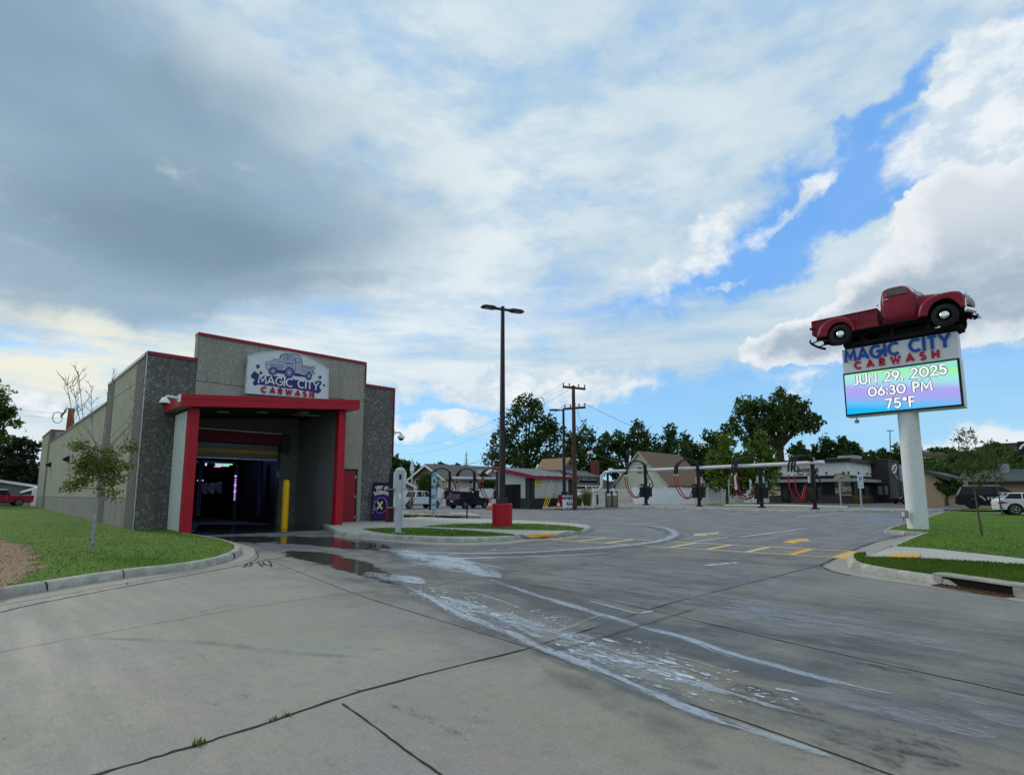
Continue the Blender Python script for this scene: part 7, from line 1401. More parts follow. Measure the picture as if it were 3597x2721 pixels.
# ================================================================== POWER POLES AND WIRES
def pole(x, yb, yt, arms, r, label, brown, w=.22):
    P = on_g(x, yb) if r is None else at_r(x, yb, r); d = math.hypot(P.x, P.y); T = at_r(x-2, yt, d); t = thing('utility_pole', tuple(P), label, 'utility pole'); T = Vector((P.x, P.y, T.z))
    MB().tube([(P.x, P.y, P.z-.3), T], [w*1.2, w*.8], 10).build('pole', brown, t, smooth=True); out = []
    for xa, xb, ya, yb_ in arms:
        a = at_r(xa, ya, d); b = at_r(xb, yb_, d); MB().bar(a, b, .16, .2).build('crossarm', brown, t)
        for f in (.04, .3, .7, .96): p = a.lerp(b, f); MB().tube([p+Vector((0, 0, .1)), p+Vector((0, 0, .38))], [.05, .09], 6).build('insulator', GREY, t); out.append(p+Vector((0, 0, .36)))
    return out, T, d
W_ = M('pole_wood', (.075, .045, .035), .9, var=.2, sc=4)
ins, T1, d1 = pole(2020, 1790, 1354, [(1976, 2057, 1358, 1366), (1981, 2057, 1436, 1430)], None, 'tall dark brown utility pole with two crossarms behind the shed', W_, .19)
ins2, T2, d2 = pole(225, 1700, 1432, [(213, 233, 1465, 1440)], 95, 'orange-brown utility pole rising behind the car wash side wall', M('pole_orange', (.24, .09, .04), .9, var=.2), .45)
P = at_r(202, 1466, 94); mb = MB(); mb.tube([P+Vector((.5*math.cos(R_(a)), 0, .75*math.sin(R_(a)))) for a in range(0, 361, 24)], .05, 5); solo(mb, 'cable_coil', GREY, 'loop of coiled cable hanging left of the orange utility pole', 'cable')
WIRE = M('wire_dark', (.10, .11, .12), .6)
def wire(a, b, sag, label, r=.028):
    r *= .62; a, b = Vector(a), Vector(b); pts = [a.lerp(b, i/16)-Vector((0, 0, sag*4*(i/16)*(1-i/16))) for i in range(17)]; solo(MB().tube(pts, r, 4), 'power_line', WIRE, label, 'power line')
wire(ins[0], at_r(1380, 1560, 140), 2.5, 'upper power line running left from the tall pole', .02); wire(ins[2], at_r(1380, 1590, 140), 2.5, 'power line running left just below the top crossarm', .02)
wire(ins[7], at_r(2640, 1520, 120), 3, 'long power line running right from the lower crossarm', .03); wire(ins[4], at_r(1380, 1650, 120), 3.5, 'low power line running left behind the shed', .03)
wire(T1-Vector((0, 0, 1)), at_r(2073, 1588, 66), .2, 'slanting guy wire from the pole top to the white junction', .025); wire(at_r(2073, 1588, 66), at_r(2300, 1625, 78), .6, 'thick pale service cable from the junction toward the cottage', .05)
wire(at_r(2300, 1625, 78), at_r(2560, 1650, 82), .5, 'service cable crossing in front of the brown cottage roof', .035); wire(at_r(1996, 1560, 61), T1-Vector((0, 0, 6)), .1, 'guy wire left of the tall pole', .02)
wire(at_r(-60, 1418, 90), at_r(460, 1445, 70), .6, 'upper thin wire behind the car wash wall', .02); wire(at_r(-60, 1438, 90), at_r(460, 1460, 70), .6, 'lower thin wire behind the car wash wall', .02)
wire(at_r(1380, 1636, 150), at_r(1700, 1622, 150), .4, 'distant wire above the tan apartment house', .05)
solo(MB().ball(tuple(at_r(2073, 1589, 66)), .35, .35, .2, 8, 6), 'cable_junction', WHITE, 'small white junction where the slanting guy wire ends', 'cable junction')
P = on_g(1447, 1775); q = at_r(1447, 1668, 75); solo(MB().tube([(q.x, q.y, 0), (q.x, q.y, q.z), (q.x, q.y, q.z+.6), (q.x, q.y, q.z+2.2)], [.08, .08, .3, .06], 8), 'street_light', WHITE, 'white street light globe in front of the dark trees', 'street light')

# ================================================================== VEHICLES
def vehicle(name, label, cat, P, deg, sc, paint, sp, group=None):
    t = thing(name, (0, 0, 0), label, cat, group); hw, r, wb = sp['hw'], sp['r'], sp['wb']
    up = sp['up']; sill = sp['sill']; lo = []                       # lower outline with wheel arches, front to rear
    for ax in (wb, 0):
        for k in range(0, 181, 20): lo.append((ax+r*1.14*math.cos(R_(k)), max(sill, r+r*1.14*math.sin(R_(k)))))
    ol = up+[(up[-1][0], sill)]+lo+[(up[0][0], sill)]
    cx, cz = sum(p[0] for p in ol)/len(ol), sill+.3
    def ring(y, k, kz): return [((p[0]-cx)*k+cx, y, (p[1]-cz)*kz+cz) for p in ol]
    MB().loft([ring(-hw, .985, .97), ring(-hw*.93, 1, 1), ring(hw*.93, 1, 1), ring(hw, .985, .97)]).build('body', paint, t, bevel=.02)
    gh = sp['gh']                                                   # rear-bottom, rear-top, front-top, front-bottom
    def gr(x0, x1, z, w): return [(x0, -w, z), (x1, -w, z), (x1, w, z), (x0, w, z)]
    (a, za), (b, zb), (c, zc), (d, zd) = gh; zb_ = min(za, zd)-.02
    MB().loft([[(a, -hw*.93, zb_), (d, -hw*.93, zb_), (d, hw*.93, zb_), (a, hw*.93, zb_)], gr(b, c, zb-.045, hw*.74)]).build('cabin_glass', CARG, t, bevel=.03)
    MB().loft([gr(b-.02, c+.02, zb-.05, hw*.76), gr(b+.05, c-.08, zb+.005, hw*.66)]).build('roof', sp.get('roof', paint), t, bevel=.02)
    for s in (-1, 1):
        def onside(x, f): return Vector((x, s*(hw*.935+(hw*.755-hw*.935)*f), zb_+(zb-.04-zb_)*f))
        for x0, x1 in [(a, b+.02), (d, c-.02)]+[(x, x+(.5-(x-a)/(d-a))*.12) for x in sp['pil']]:
            MB().bar(onside(x0, 0), onside(x1, 1), .05, sp.get('pw', .09), (0, 1, 0)).build('pillar', paint, t)
    for ax in (0, wb):
        for s in (-1, 1):
            ta, tb_, tc = MB(), MB(), MB(); wheel(ta, tb_, ax, s*(hw-.1), r, r, s, .22); hub(tc, ax, s*(hw-.1+.085), r, r*.56, s, .025)
            w = ta.build('wheel', RUBBER, t, smooth=True); tb_.build('rim', BLACK, w, smooth=True); n = 5; m2 = MB()
            for k in range(n): A = 2*math.pi*k/n; m2.bar((ax, s*(hw+.012), r), (ax+r*.58*math.cos(A), s*(hw+.005), r+r*.58*math.sin(A)), .03, r*.16, (0, 1, 0))
            m2.tube([(ax+r*.60*math.cos(R_(k)), s*(hw-.0), r+r*.60*math.sin(R_(k))) for k in range(0, 361, 20)], r*.05, 5); m2.build('spoke', sp.get('rim', M('wheel_alloy', (.42, .42, .43), .3, .6)), w)
    x0, x1 = up[0][0], up[-1][0]
    MB().box(min(x0, up[-1][0])+.1, max(x0, x1)-.1, -hw*.8, hw*.8, sill-.06, sill+.05).build('underside', BLACK, t)
    rx0 = max(p[0] for p in up); fx0 = min(p[0] for p in up)
    for nm, pts, mt in sp['bits']:
        for s in (-1, 1): MB().prism([(x, s*(hw*1.0), z) for x, z in pts], (0, s*.012, 0)).build(nm, mt, t)
    for nm, bx, mt in sp['boxes']:
        MB().box(*bx).build(nm, mt, t, bevel=.01)
    t.location = P; t.rotation_euler = (0, 0, R_(deg)); t.scale = (sc,)*3; return t
TAIL = M('tail_lamp_red', (.40, .01, .03), .3); HEADL = M('head_lamp', (.55, .57, .58), .15)
PW = M('white_car_paint', (.62, .65, .68), .2, var=.02); PK = M('black_car_paint', (.008, .007, .012), .28, var=.05); PN = M('dark_blue_car_paint', (.018, .02, .035), .15, var=.05); PR = M('red_car_paint', (.28, .015, .03), .2); PM = M('maroon_car_paint', (.04, .015, .02), .2)
CARG = M('tinted_car_glass', (.010, .012, .014), .12, var=.05)
for m_ in (PK, PN, CARG):
    for nd in m_.node_tree.nodes:
        if nd.type == 'BSDF_PRINCIPLED': nd.inputs['Specular IOR Level'].default_value = .22
SUVs = dict(hw=.93, r=.37, wb=2.72, sill=.36, up=[(-.92, .45), (-.95, .85), (-.84, 1.08), (2.25, 1.08), (3.25, 1.0), (3.55, .82), (3.60, .5)], gh=[(-.84, 1.06), (-.50, 1.66), (1.25, 1.68), (2.15, 1.06)], pil=[.25, 1.1],
    bits=[('tail_lamp', [(-.93, .92), (-.55, .98), (-.55, 1.05), (-.90, 1.06)], TAIL), ('head_lamp', [(3.1, .88), (3.5, .8), (3.5, .88), (3.1, .97)], HEADL)],
    boxes=[('tail_lamp', (-.965, -.93, -.9, -.55, .92, 1.04), TAIL), ('tail_lamp', (-.965, -.93, .55, .9, .92, 1.04), TAIL), ('number_plate', (-.975, -.95, -.2, .2, .66, .78), WHITE), ('rear_bumper', (-1.0, -.9, -.85, .85, .38, .6), BLACK), ('spoiler', (-.66, -.45, -.66, .66, 1.63, 1.68), PN),
           ('roof_rail', (-.3, 1.2, -.66, -.62, 1.69, 1.73), GALV), ('roof_rail', (-.3, 1.2, .62, .66, 1.69, 1.73), GALV), ('front_bumper', (3.5, 3.63, -.82, .82, .4, .62), BLACK)])
P = on_g(1631, 1786); vehicle('suv', 'dark blue compact wagon with silver wheels parked at the left vacuum stations', 'car', P+Vector((0, .85, 0)), 4, 1.0, PN, SUVs)
TRK = dict(hw=.98, r=.40, wb=3.65, sill=.48, up=[(-1.22, .55), (-1.24, 1.22), (.88, 1.22), (.9, 1.26), (3.15, 1.26), (4.25, 1.2), (4.5, 1.05), (4.52, .6)], gh=[(.78, 1.24), (.98, 1.88), (2.45, 1.90), (3.12, 1.24)], pil=[1.0, 1.72, 2.0], pw=.13,
    bits=[('tail_lamp', [(-1.24, .78), (-1.04, .78), (-1.04, 1.12), (-1.24, 1.12)], TAIL), ('head_lamp', [(4.2, .92), (4.48, .9), (4.46, 1.05), (4.2, 1.12)], HEADL), ('door_seam', [(1.0, .6), (1.02, .6), (1.02, 1.24), (1.0, 1.24)], GREY), ('door_seam', [(1.9, .6), (1.92, .6), (1.92, 1.24), (1.9, 1.24)], GREY)],
    boxes=[('tail_lamp', (-1.26, -1.22, -.95, -.8, .78, 1.12), TAIL), ('tail_lamp', (-1.26, -1.22, .8, .95, .78, 1.12), TAIL), ('rear_bumper', (-1.36, -1.23, -.9, .9, .5, .66), CHROME), ('running_board', (.5, 3.1, -1.02, -.9, .40, .46), BLACK), ('bed_floor', (-1.15, .85, -.82, .82, 1.221, 1.235), GREY), ('front_bumper', (4.5, 4.62, -.9, .9, .5, .72), CHROME)])
P = on_g(1437, 1787); vehicle('pickup_truck', 'white crew cab pickup parked facing right behind the grey sign post', 'pickup truck', P+Vector((0, .9, 0)), 4, .92, PW, TRK)
BIG = dict(hw=1.0, r=.42, wb=3.1, sill=.4, up=[(-1.05, .5), (-1.08, 1.0), (-.98, 1.2), (2.6, 1.2), (3.7, 1.12), (3.98, .95), (4.02, .55)], gh=[(-.98, 1.18), (-.68, 1.84), (1.75, 1.87), (2.75, 1.18)], pil=[.3, 1.35], roof=PK, rim=M('black_wheel', (.03, .03, .03), .4),
    bits=[('tail_lamp', [(-1.02, 1.16), (-.72, 1.75), (-.66, 1.75), (-.92, 1.16)], M('clear_tail_lamp', (.5, .45, .5), .2)), ('head_lamp', [(3.6, .98), (3.95, .92), (3.95, 1.02), (3.6, 1.1)], HEADL)],
    boxes=[('rear_bumper', (-1.12, -1.0, -.9, .9, .42, .7), BLACK), ('roof_rail', (-.5, 1.7, -.74, -.70, 1.88, 1.92), GALV), ('roof_rail', (-.5, 1.7, .70, .74, 1.88, 1.92), GALV), ('windscreen_edge', (1.75, 1.80, -.76, .76, 1.845, 1.87), GALV)])
P = at_r(3418, 1787, 66); bs_ = vehicle('suv', 'long black sport utility vehicle with white EXIT lettering on its door', 'car', P, -80, 1.1, PK, BIG)
MD = bs_.matrix_basis
bs_['_'] = 0; del bs_['_']
def on_body(pts_fn): pass
mb = MB(); lettering(mb, 'EXIT', (.93, -1.005, .80), (1, 0, 0), (0, 0, 1), (0, -1, 0), .17, .24, .008, .62); mb.build('door_lettering', WHITE, bs_)
mb = MB(); mb.tube([(.42, -1.012, 1.08), (.55, -1.012, 1.02), (.72, -1.012, .80), (.78, -1.012, .72)], .03, 6); mb.build('door_slash', WHITE, bs_)
HAT = dict(hw=.92, r=.36, wb=2.65, sill=.34, up=[(-.82, .42), (-.86, .8), (-.78, .98), (-.55, 1.05), (2.1, .98), (3.1, .88), (3.42, .72), (3.46, .45)], gh=[(-.62, 1.03), (-.2, 1.42), (1.05, 1.46), (2.15, .97)], pil=[.4, 1.1],
    bits=[('tail_lamp', [(-.86, .78), (-.70, .70), (-.25, .80), (-.68, .88)], TAIL), ('head_lamp', [(3.0, .76), (3.38, .7), (3.3, .8), (2.95, .86)], HEADL), ('side_reflector', [(-.80, .46), (-.55, .43), (-.55, .47), (-.80, .50)], TAIL)],
    boxes=[('number_plate', (-.88, -.85, -.2, .2, .6, .72), WHITE), ('spoiler', (-.42, -.1, -.66, .66, 1.40, 1.44), PW)])
P = at_r(3556, 1808, 50); vehicle('hatchback', 'white hatchback with red tail lamps cut off by the right edge', 'car', P, -74, 1.03, PW, HAT)
P = on_g(3225, 1768); vehicle('hatchback', 'dark hatchback half hidden behind the white sign pole', 'car', P, 140, 1.0, PM, HAT)
P = on_g(3600, 1770); vehicle('hatchback', 'pale pink-silver car behind the black sport utility vehicle', 'car', P, -60, 1.35, M('pale_pink_car_paint', (.5, .42, .45), .2), HAT)
P = at_r(2055, 1768, 78); vehicle('van', 'white van roof showing above the pale fence', 'van', Vector((P.x, P.y, .5)), 10, 1.15, PW, TRK | dict(up=[(-1.22, .55), (-1.24, 1.4), (.6, 1.4), (3.15, 1.4), (4.3, 1.2), (4.5, 1.0), (4.52, .6)], gh=[(-1.2, 1.38), (-1.1, 2.0), (2.6, 2.02), (3.2, 1.38)], pil=[.2, 1.2]))
P = at_r(58, 1776, 80); vehicle('pickup_truck', 'red older pickup with pale roof parked beyond the left lawn', 'pickup truck', Vector((P.x, P.y, gz(P.x, P.y)+.1)), 188, .95, PR, TRK | dict(roof=WHITE))

# ================================================================== PERSON
def person():
    P = on_g(1446, 1789); H = 1.74
    t = thing('person', tuple(P), 'person in grey t-shirt and dark shorts walking with a red cloth in hand', 'person')
    SK = M('skin', (.22, .12, .09), .6, var=.05); V = []; E_ = []; Rr = []
    def v(x, y, z, r): V.append((x, y, z)); Rr.append(r); return len(V)-1
    def chain(a, pts):
        for p in pts: b = v(*p); E_.append((a, b)); a = b
        return a
    pel = v(0, 0, .95, .14); ch = chain(pel, [(0, .0, 1.12, .125), (0, 0, 1.30, .15), (0, 0, 1.42, .12), (0, .01, 1.50, .055), (0, .03, 1.56, .07), (0, .035, 1.64, .095), (0, .03, 1.72, .06)])
    for s in (-1, 1):
        sw = .10*s
        chain(pel, [(s*.10, 0, .88, .105), (s*.11, sw*.9, .68, .085), (s*.11, sw*1.2, .50, .06), (s*.11, sw*1.0, .32, .055), (s*.11, sw*.6-.02, .09, .038), (s*.115, sw*.6+.03, .035, .035), (s*.12, sw*.6+.14, .03, .03)])
        sh = chain(3, [(s*.17, 0, 1.42, .065), (s*.25, -.02, 1.16, .042), (s*.27, .03, .94, .034), (s*.27, .06, .86, .03)])
        for q in range(4): chain(sh, [(s*(.25+.012*q), .07+.008*q, .80, .010), (s*(.25+.012*q), .08+.006*q, .76, .009)])
        chain(sh, [(s*.245, .09, .83, .010), (s*.24, .11, .80, .009)])
    me = bpy.data.meshes.new('body'); me.from_pydata(V, E_, []); o = bpy.data.objects.new('body', me); COL.objects.link(o); o.parent = t; me.materials.append(SK)
    o.modifiers.new('skin', 'SKIN')
    for i, r in enumerate(Rr): me.skin_vertices[0].data[i].radius = (r, r*.82)
    me.skin_vertices[0].data[0].use_root = True; o.modifiers.new('sub', 'SUBSURF').levels = 1; o.modifiers['sub'].render_levels = 1
    SHT = M('grey_shirt', (.13, .13, .125), .85, bmp=.2); SHO = M('dark_shorts', (.02, .018, .025), .85, bmp=.2); HA = M('brown_hair', (.05, .028, .02), .8)
    el = lambda rx_, ry_, z, y=0: [(rx_*math.cos(2*math.pi*k/18), ry_*math.sin(2*math.pi*k/18)+y, z) for k in range(18)]
    MB().loft([el(.175, .135, .93), el(.165, .13, 1.1), el(.19, .14, 1.3), el(.20, .13, 1.4), el(.13, .10, 1.46), el(.07, .07, 1.49)]).build('shirt', SHT, t, smooth=True)
    for s in (-1, 1): MB().tube([(s*.16, 0, 1.42), (s*.215, -.01, 1.30), (s*.235, -.015, 1.2)], [.08, .07, .065], 10).build('sleeve', SHT, t, smooth=True)
    MB().loft([el(.178, .138, .98), el(.185, .15, .9), el(.185, .14, .84)]).build('shorts', SHO, t, smooth=True)
    for s in (-1, 1): MB().tube([(s*.10, 0, .87), (s*.11, .08*s, .70), (s*.11, .1*s, .60)], [.115, .11, .105], 12).build('shorts_leg', SHO, t, smooth=True)
    MB().ball((0, .0, 1.665), .105, .115, .10).build('hair', HA, t, smooth=True)
    for s in (-1, 1): MB().ball((s*.12, .1*s*.6+.05, .04), .05, .13, .045, 10, 6).build('shoe', M('pale_shoe', (.35, .33, .32), .7), t, smooth=True)
    c = MB(); c.loft([[(-.30+a*.07, .06+b*.05, z) for a, b in ((-1, -1), (1, -1), (1.3, 1), (-1.2, .8))] for z in (.50, .66, .8)] ); cl = c.build('red_cloth', M('cloth_red', (.35, .06, .04), .8), t, smooth=True)
    t.rotation_euler = (0, 0, HEAD-R_(90)+R_(8)); k = 1.0; t.scale = (k, k, k)
person()

# ================================================================== TREES
def clumped(lobes, leaves, size, spread, seed, flat=1.0):
    rg = np.random.default_rng(seed); tot = sum(l[3]*l[4]*l[5] for l in lobes)**1.0; out = []
    vol = np.array([l[3]*l[4]*l[5] for l in lobes])**.8; vol /= vol.sum()
    for (x, y, z, a, b, c), f in zip(lobes, vol):
        n = int(leaves*f); k = max(int(10*spread), 6); d = rg.normal(size=(k, 3)); d /= np.linalg.norm(d, axis=1)[:, None]; d *= (rg.random(k)**.33)[:, None]*.92
        ci = rg.integers(0, k, n); pts = d[ci]+rg.normal(size=(n, 3))*rg.uniform(.10, .22, (k, 1))[ci]
        out.append(pts*np.array([a, b, c])+np.array([x, y, z]))
    P = np.vstack(out); n = len(P); A = rg.normal(size=(n, 3)); A /= np.linalg.norm(A, axis=1)[:, None]; B = rg.normal(size=(n, 3)); B -= A*(A*B).sum(1)[:, None]; B /= np.linalg.norm(B, axis=1)[:, None]
    s = (size*rg.uniform(.55, 1.3, n))[:, None]; A *= s; B *= s*.62
    V = np.stack([P-A, P-B*.9+A*.1, P+A, P+B], 1).reshape(-1, 3); return V.astype('f')
def leafmesh(name, V, mat, par):
    me = bpy.data.meshes.new(name); n = len(V)//4; me.vertices.add(len(V)); me.vertices.foreach_set('co', V.ravel()); me.loops.add(len(V)); me.loops.foreach_set('vertex_index', np.arange(len(V), dtype=np.int32))
    me.polygons.add(n); me.polygons.foreach_set('loop_start', np.arange(n, dtype=np.int32)*4); me.update(); me.validate(); me.materials.append(mat); o = bpy.data.objects.new(name, me); COL.objects.link(o); o.parent = par; o.matrix_parent_inverse = Matrix.Translation(-BASE[par]); return o
TV = Vector((UX[1], WX[1], 0)); TR_ = Vector((UX[0], WX[0], 0))
def tree(name, label, x, yb, r, lobes, leaves=4000, size=.22, mat='dark', trunk=.35, group='trees behind the lot', spread=2.0, bark=None, cat='tree', tx=None, zbase=None, seed=None):
    """lobes: (px x, px y, radius px, [flat]) as measured; real positions at range r"""
    P = at_r(x, yb, r); zb = (gz(P.x, P.y) if zbase is None else zbase); P.z = zb; t = thing(name, tuple(P), label, cat, group); k = r/1977.0; rg = random.Random(seed or int(x*7+yb)); L = []
    for q in lobes:
        c = at_r(q[0], q[1], r); rr = q[2]*k; f = q[3] if len(q) > 3 else 1.0; off = TV*rg.uniform(-.5, .5)*rr*.9; L.append((c.x+off.x, c.y+off.y, c.z, rr, rr, rr*f))
    mb = MB(); top = max(L, key=lambda l: l[2]); mid = Vector((sum(l[0] for l in L)/len(L), sum(l[1] for l in L)/len(L), 0)); zl = min(l[2]-l[5] for l in L); zf = max(zl, zb+1.0)+(top[2]-zl)*.12
    fork = Vector((P.x*.6+mid.x*.4, P.y*.6+mid.y*.4, zf)); mb.tube([(P.x, P.y, zb-.3), (P.x*.9+fork.x*.1, P.y*.9+fork.y*.1, zb+(zf-zb)*.4), fork], [trunk*1.25, trunk*.9, trunk*.75], 9)
    tr_o = mb.build('trunk', bark or BARK, t, smooth=True); mb = MB()
    for l in L:
        c = Vector(l[:3]); m = fork.lerp(c, .5)+Vector((rg.uniform(-.3, .3), rg.uniform(-.3, .3), .15*(c-fork).length)); mb.tube([fork-Vector((0, 0, .2)), m, c], [trunk*.5, trunk*.32, trunk*.14], 6)
        for i in range(5):
            e = c+Vector((rg.uniform(-.8, .8)*l[3], rg.uniform(-.8, .8)*l[4], rg.uniform(-.3, .85)*l[5])); mb.tube([m.lerp(c, rg.uniform(.2, .9)), (m+e)/2+(c-m)*.3, e], [trunk*.16, trunk*.1, trunk*.04], 5)
    mb.build('limbs', bark or BARK, t, smooth=True)
    leafmesh('crown', clumped(L, leaves, size, spread, int(x*13+yb*3) % 99991), LEAF[mat], t); return t
tree('cottonwood_tree', 'tall open cottonwood with sky showing through, behind the shed', 1850, 1790, 115, [(1850, 1445, 58), (1870, 1420, 40), (1785, 1500, 50), (1760, 1560, 55), (1900, 1475, 42), (1910, 1540, 50), (1945, 1510, 50), (1850, 1560, 60), (1800, 1620, 60), (1730, 1625, 45), (1900, 1620, 60), (1960, 1610, 50)], 9000, .34, 'dark', .55, spread=3)
tree('broadleaf_tree', 'dark tree directly behind the tall utility pole', 2030, 1790, 118, [(2040, 1530, 45), (2000, 1560, 45), (2070, 1570, 40), (2030, 1620, 60), (2090, 1640, 45), (1985, 1640, 50)], 5200, .32, 'dark', .5, spread=2.6)
tree('oak_tree', 'wide spreading oak with thick dark limbs between the pole and the cottage', 2205, 1790, 112, [(2250, 1530, 50), (2180, 1555, 45), (2130, 1560, 42), (2275, 1585, 42), (2110, 1610, 38), (2210, 1580, 42), (2150, 1640, 50), (2260, 1640, 40), (2300, 1640, 32)], 6500, .34, 'dark', .75, spread=2.4)
tree('broadleaf_tree', 'pointed dark tree just right of the cottage ridge', 2352, 1790, 112, [(2355, 1515, 24), (2345, 1550, 38), (2370, 1590, 48), (2330, 1620, 40), (2390, 1640, 48), (2350, 1680, 50)], 4800, .32, 'dark', .45)
tree('broadleaf_tree', 'dark narrow tree behind the middle of the white pipe', 2425, 1790, 115, [(2405, 1545, 26), (2430, 1575, 36), (2455, 1600, 38), (2430, 1640, 46), (2470, 1660, 46), (2420, 1700, 46)], 4600, .32, 'dark', .4)
tree('broadleaf_tree', 'dark airy tree behind the light green maple', 2500, 1790, 118, [(2490, 1535, 28), (2520, 1560, 32), (2545, 1510, 24), (2540, 1545, 30), (2500, 1590, 46), (2490, 1680, 55)], 4200, .32, 'dark', .4)
tree('maple_tree', 'light green maple in front of the dark trees, left of two', 2555, 1775, 80, [(2555, 1560, 34, 1.3), (2530, 1620, 42), (2575, 1610, 38), (2600, 1660, 44), (2540, 1680, 52), (2590, 1700, 40), (2510, 1640, 30)], 6500, .20, 'bright', .22)
tree('maple_tree', 'light green maple overlapping the white restaurant wall, right of two', 2665, 1775, 80, [(2675, 1555, 32, 1.3), (2650, 1600, 38), (2690, 1600, 34), (2640, 1650, 44), (2700, 1650, 38), (2660, 1690, 46), (2715, 1665, 24), (2620, 1700, 30)], 6500, .20, 'bright', .22)
tree('oak_tree', 'largest spreading oak with a thick trunk above the restaurant', 2752, 1790, 125, [(2740, 1385, 22, 1.3), (2735, 1430, 48), (2680, 1440, 45), (2620, 1430, 42), (2790, 1430, 42), (2610, 1490, 45), (2680, 1510, 52), (2760, 1490, 52), (2820, 1470, 42), (2855, 1480, 30), (2640, 1545, 40), (2720, 1560, 34), (2850, 1500, 22)], 12000, .34, 'mid', 1.0, spread=2.6)
tree('broadleaf_tree', 'small dark tree peeking above the left end of the restaurant', 2800, 1790, 120, [(2810, 1570, 20), (2790, 1595, 26), (2820, 1600, 22)], 1600, .28, 'dark', .3)
tree('spruce_like_tree', 'jagged dark tree behind the rooftop unit, left part', 2900, 1790, 125, [(2900, 1555, 20, 1.3), (2880, 1590, 30), (2915, 1590, 34), (2850, 1600, 24), (2940, 1600, 26)], 3200, .28, 'dark', .35)
tree('spruce_like_tree', 'rounded dark tree behind the rooftop unit, right part', 2975, 1790, 125, [(2970, 1560, 24), (2990, 1575, 24), (2965, 1595, 32), (3010, 1600, 26), (3030, 1610, 18)], 3200, .28, 'dark', .35)
for i, (x, y, rr, lb) in enumerate(((3060, 1612, 30, 'dark tree behind the black entry block, left of three'), (3105, 1600, 30, 'dark tree behind the black entry block, middle of three'), (3150, 1598, 30, 'dark tree behind the black entry block, right of three'))):
    tree('broadleaf_tree', lb, x, 1780, 150, [(x, y, rr), (x-20, y+25, rr), (x+18, y+22, rr), (x, y+55, rr*1.3)], 2600, .36, 'dark', .35, group='trees on the hillside')
tree('broadleaf_tree', 'bushy dark tree right of the car wash corner', 1425, 1785, 95, [(1400, 1640, 30), (1440, 1640, 32), (1425, 1680, 42), (1385, 1620, 26), (1470, 1660, 24), (1460, 1700, 34), (1400, 1700, 34)], 5200, .26, 'dark', .4)
tree('shrub', 'big round clipped shrub against the tan apartment house', 1502, 1775, 74, [(1500, 1690, 30), (1490, 1705, 28), (1515, 1705, 26)], 4200, .15, 'mid', .15, group='round shrubs', spread=4, cat='shrub'); tree('shrub', 'round dark shrub left of the shed against the tan apartment house', 1710, 1775, 76, [(1708, 1700, 26), (1725, 1695, 22), (1700, 1715, 20)], 2800, .15, 'dark', .15, group='round shrubs', spread=4, cat='shrub')
tree('broadleaf_tree', 'small treetop just above the left part of the grey roof', 1545, 1790, 150, [(1545, 1632, 12), (1560, 1636, 10), (1530, 1638, 10)], 700, .3, 'dark', .2); tree('broadleaf_tree', 'low treetop beside the spruce above the grey roof', 1610, 1790, 150, [(1605, 1638, 12), (1590, 1642, 8)], 600, .3, 'dark', .2)
# spruces: tapering whorls
def spruce(name, label, x, yb, yt, r, wpx, n=1800):
    P = at_r(x, yb, r); P.z = gz(P.x, P.y) if r < 200 else P.z; T = at_r(x, yt, r); k = r/1977; t = thing(name, tuple(P), label, 'tree', 'spruces'); MB().tube([P, (P.x, P.y, T.z)], [.25, .04], 6).build('trunk', BARK, t); h = T.z-P.z; V = []; rg = np.random.default_rng(int(x))
    for i in range(n):
        f = rg.random()**.7; lv = round(f*16)/16; z = T.z-(lv*.9+.02)*h*.9; a = rg.uniform(0, 6.28); rr = lv*wpx*k*(.35+.65*rg.random()); c = Vector((P.x+rr*math.cos(a), P.y+rr*math.sin(a), z-rr*.25)); s = .28; d = Vector((math.cos(a), math.sin(a), -.4))*s; e = Vector((-math.sin(a), math.cos(a), rg.uniform(-.3, .3)))*s*.5
        V += [c-d, c-e, c+d, c+e]
    leafmesh('crown', np.array([tuple(v) for v in V], 'f'), LEAF['pine'], t)
spruce('spruce_tree', 'small pointed spruce rising above the grey apartment roof', 1636, 1790, 1586, 140, 26); spruce('spruce_tree', 'tiny pale spruce on the hill skyline right of the sign pole', 3247, 1650, 1566, 300, 12, 700); spruce('spruce_tree', 'thin spruce on the hill skyline', 3285, 1650, 1570, 310, 9, 600)
# left side trees
tree('pine_tree', 'tall dark pine cut off by the left edge of the view', -30, 1790, 88, [(5, 1440, 34, .7), (-45, 1400, 60), (0, 1485, 34, .6), (28, 1455, 18, .8), (-60, 1540, 55), (5, 1520, 16, .5)], 6000, .2, 'mid', .3, group='trees on the left', spread=2.6)
tree('pine_tree', 'sparse dark pine left of the car wash, left of two', 35, 1790, 120, [(30, 1560, 40, .6), (70, 1555, 32, .5), (20, 1600, 34, .6), (55, 1630, 40, .5), (10, 1660, 44, .7), (100, 1580, 22, .4)], 3800, .27, 'pine', .4, group='trees on the left', spread=2.2)
tree('pine_tree', 'sparse dark pine left of the car wash, right of two', 105, 1790, 120, [(110, 1600, 26, .5), (90, 1640, 32, .6), (125, 1640, 26, .6), (100, 1670, 36, .7), (60, 1690, 40, .6), (135, 1560, 16, .5), (130, 1680, 26)], 3400, .27, 'pine', .35, group='trees on the left', spread=2.2)
tree('broadleaf_tree', 'low dark hedge-like tree behind the blue-grey bungalow', 20, 1790, 125, [(0, 1700, 50), (60, 1700, 40), (-40, 1680, 50), (110, 1700, 34)], 3500, .3, 'dark', .3, group='trees on the left', spread=3)
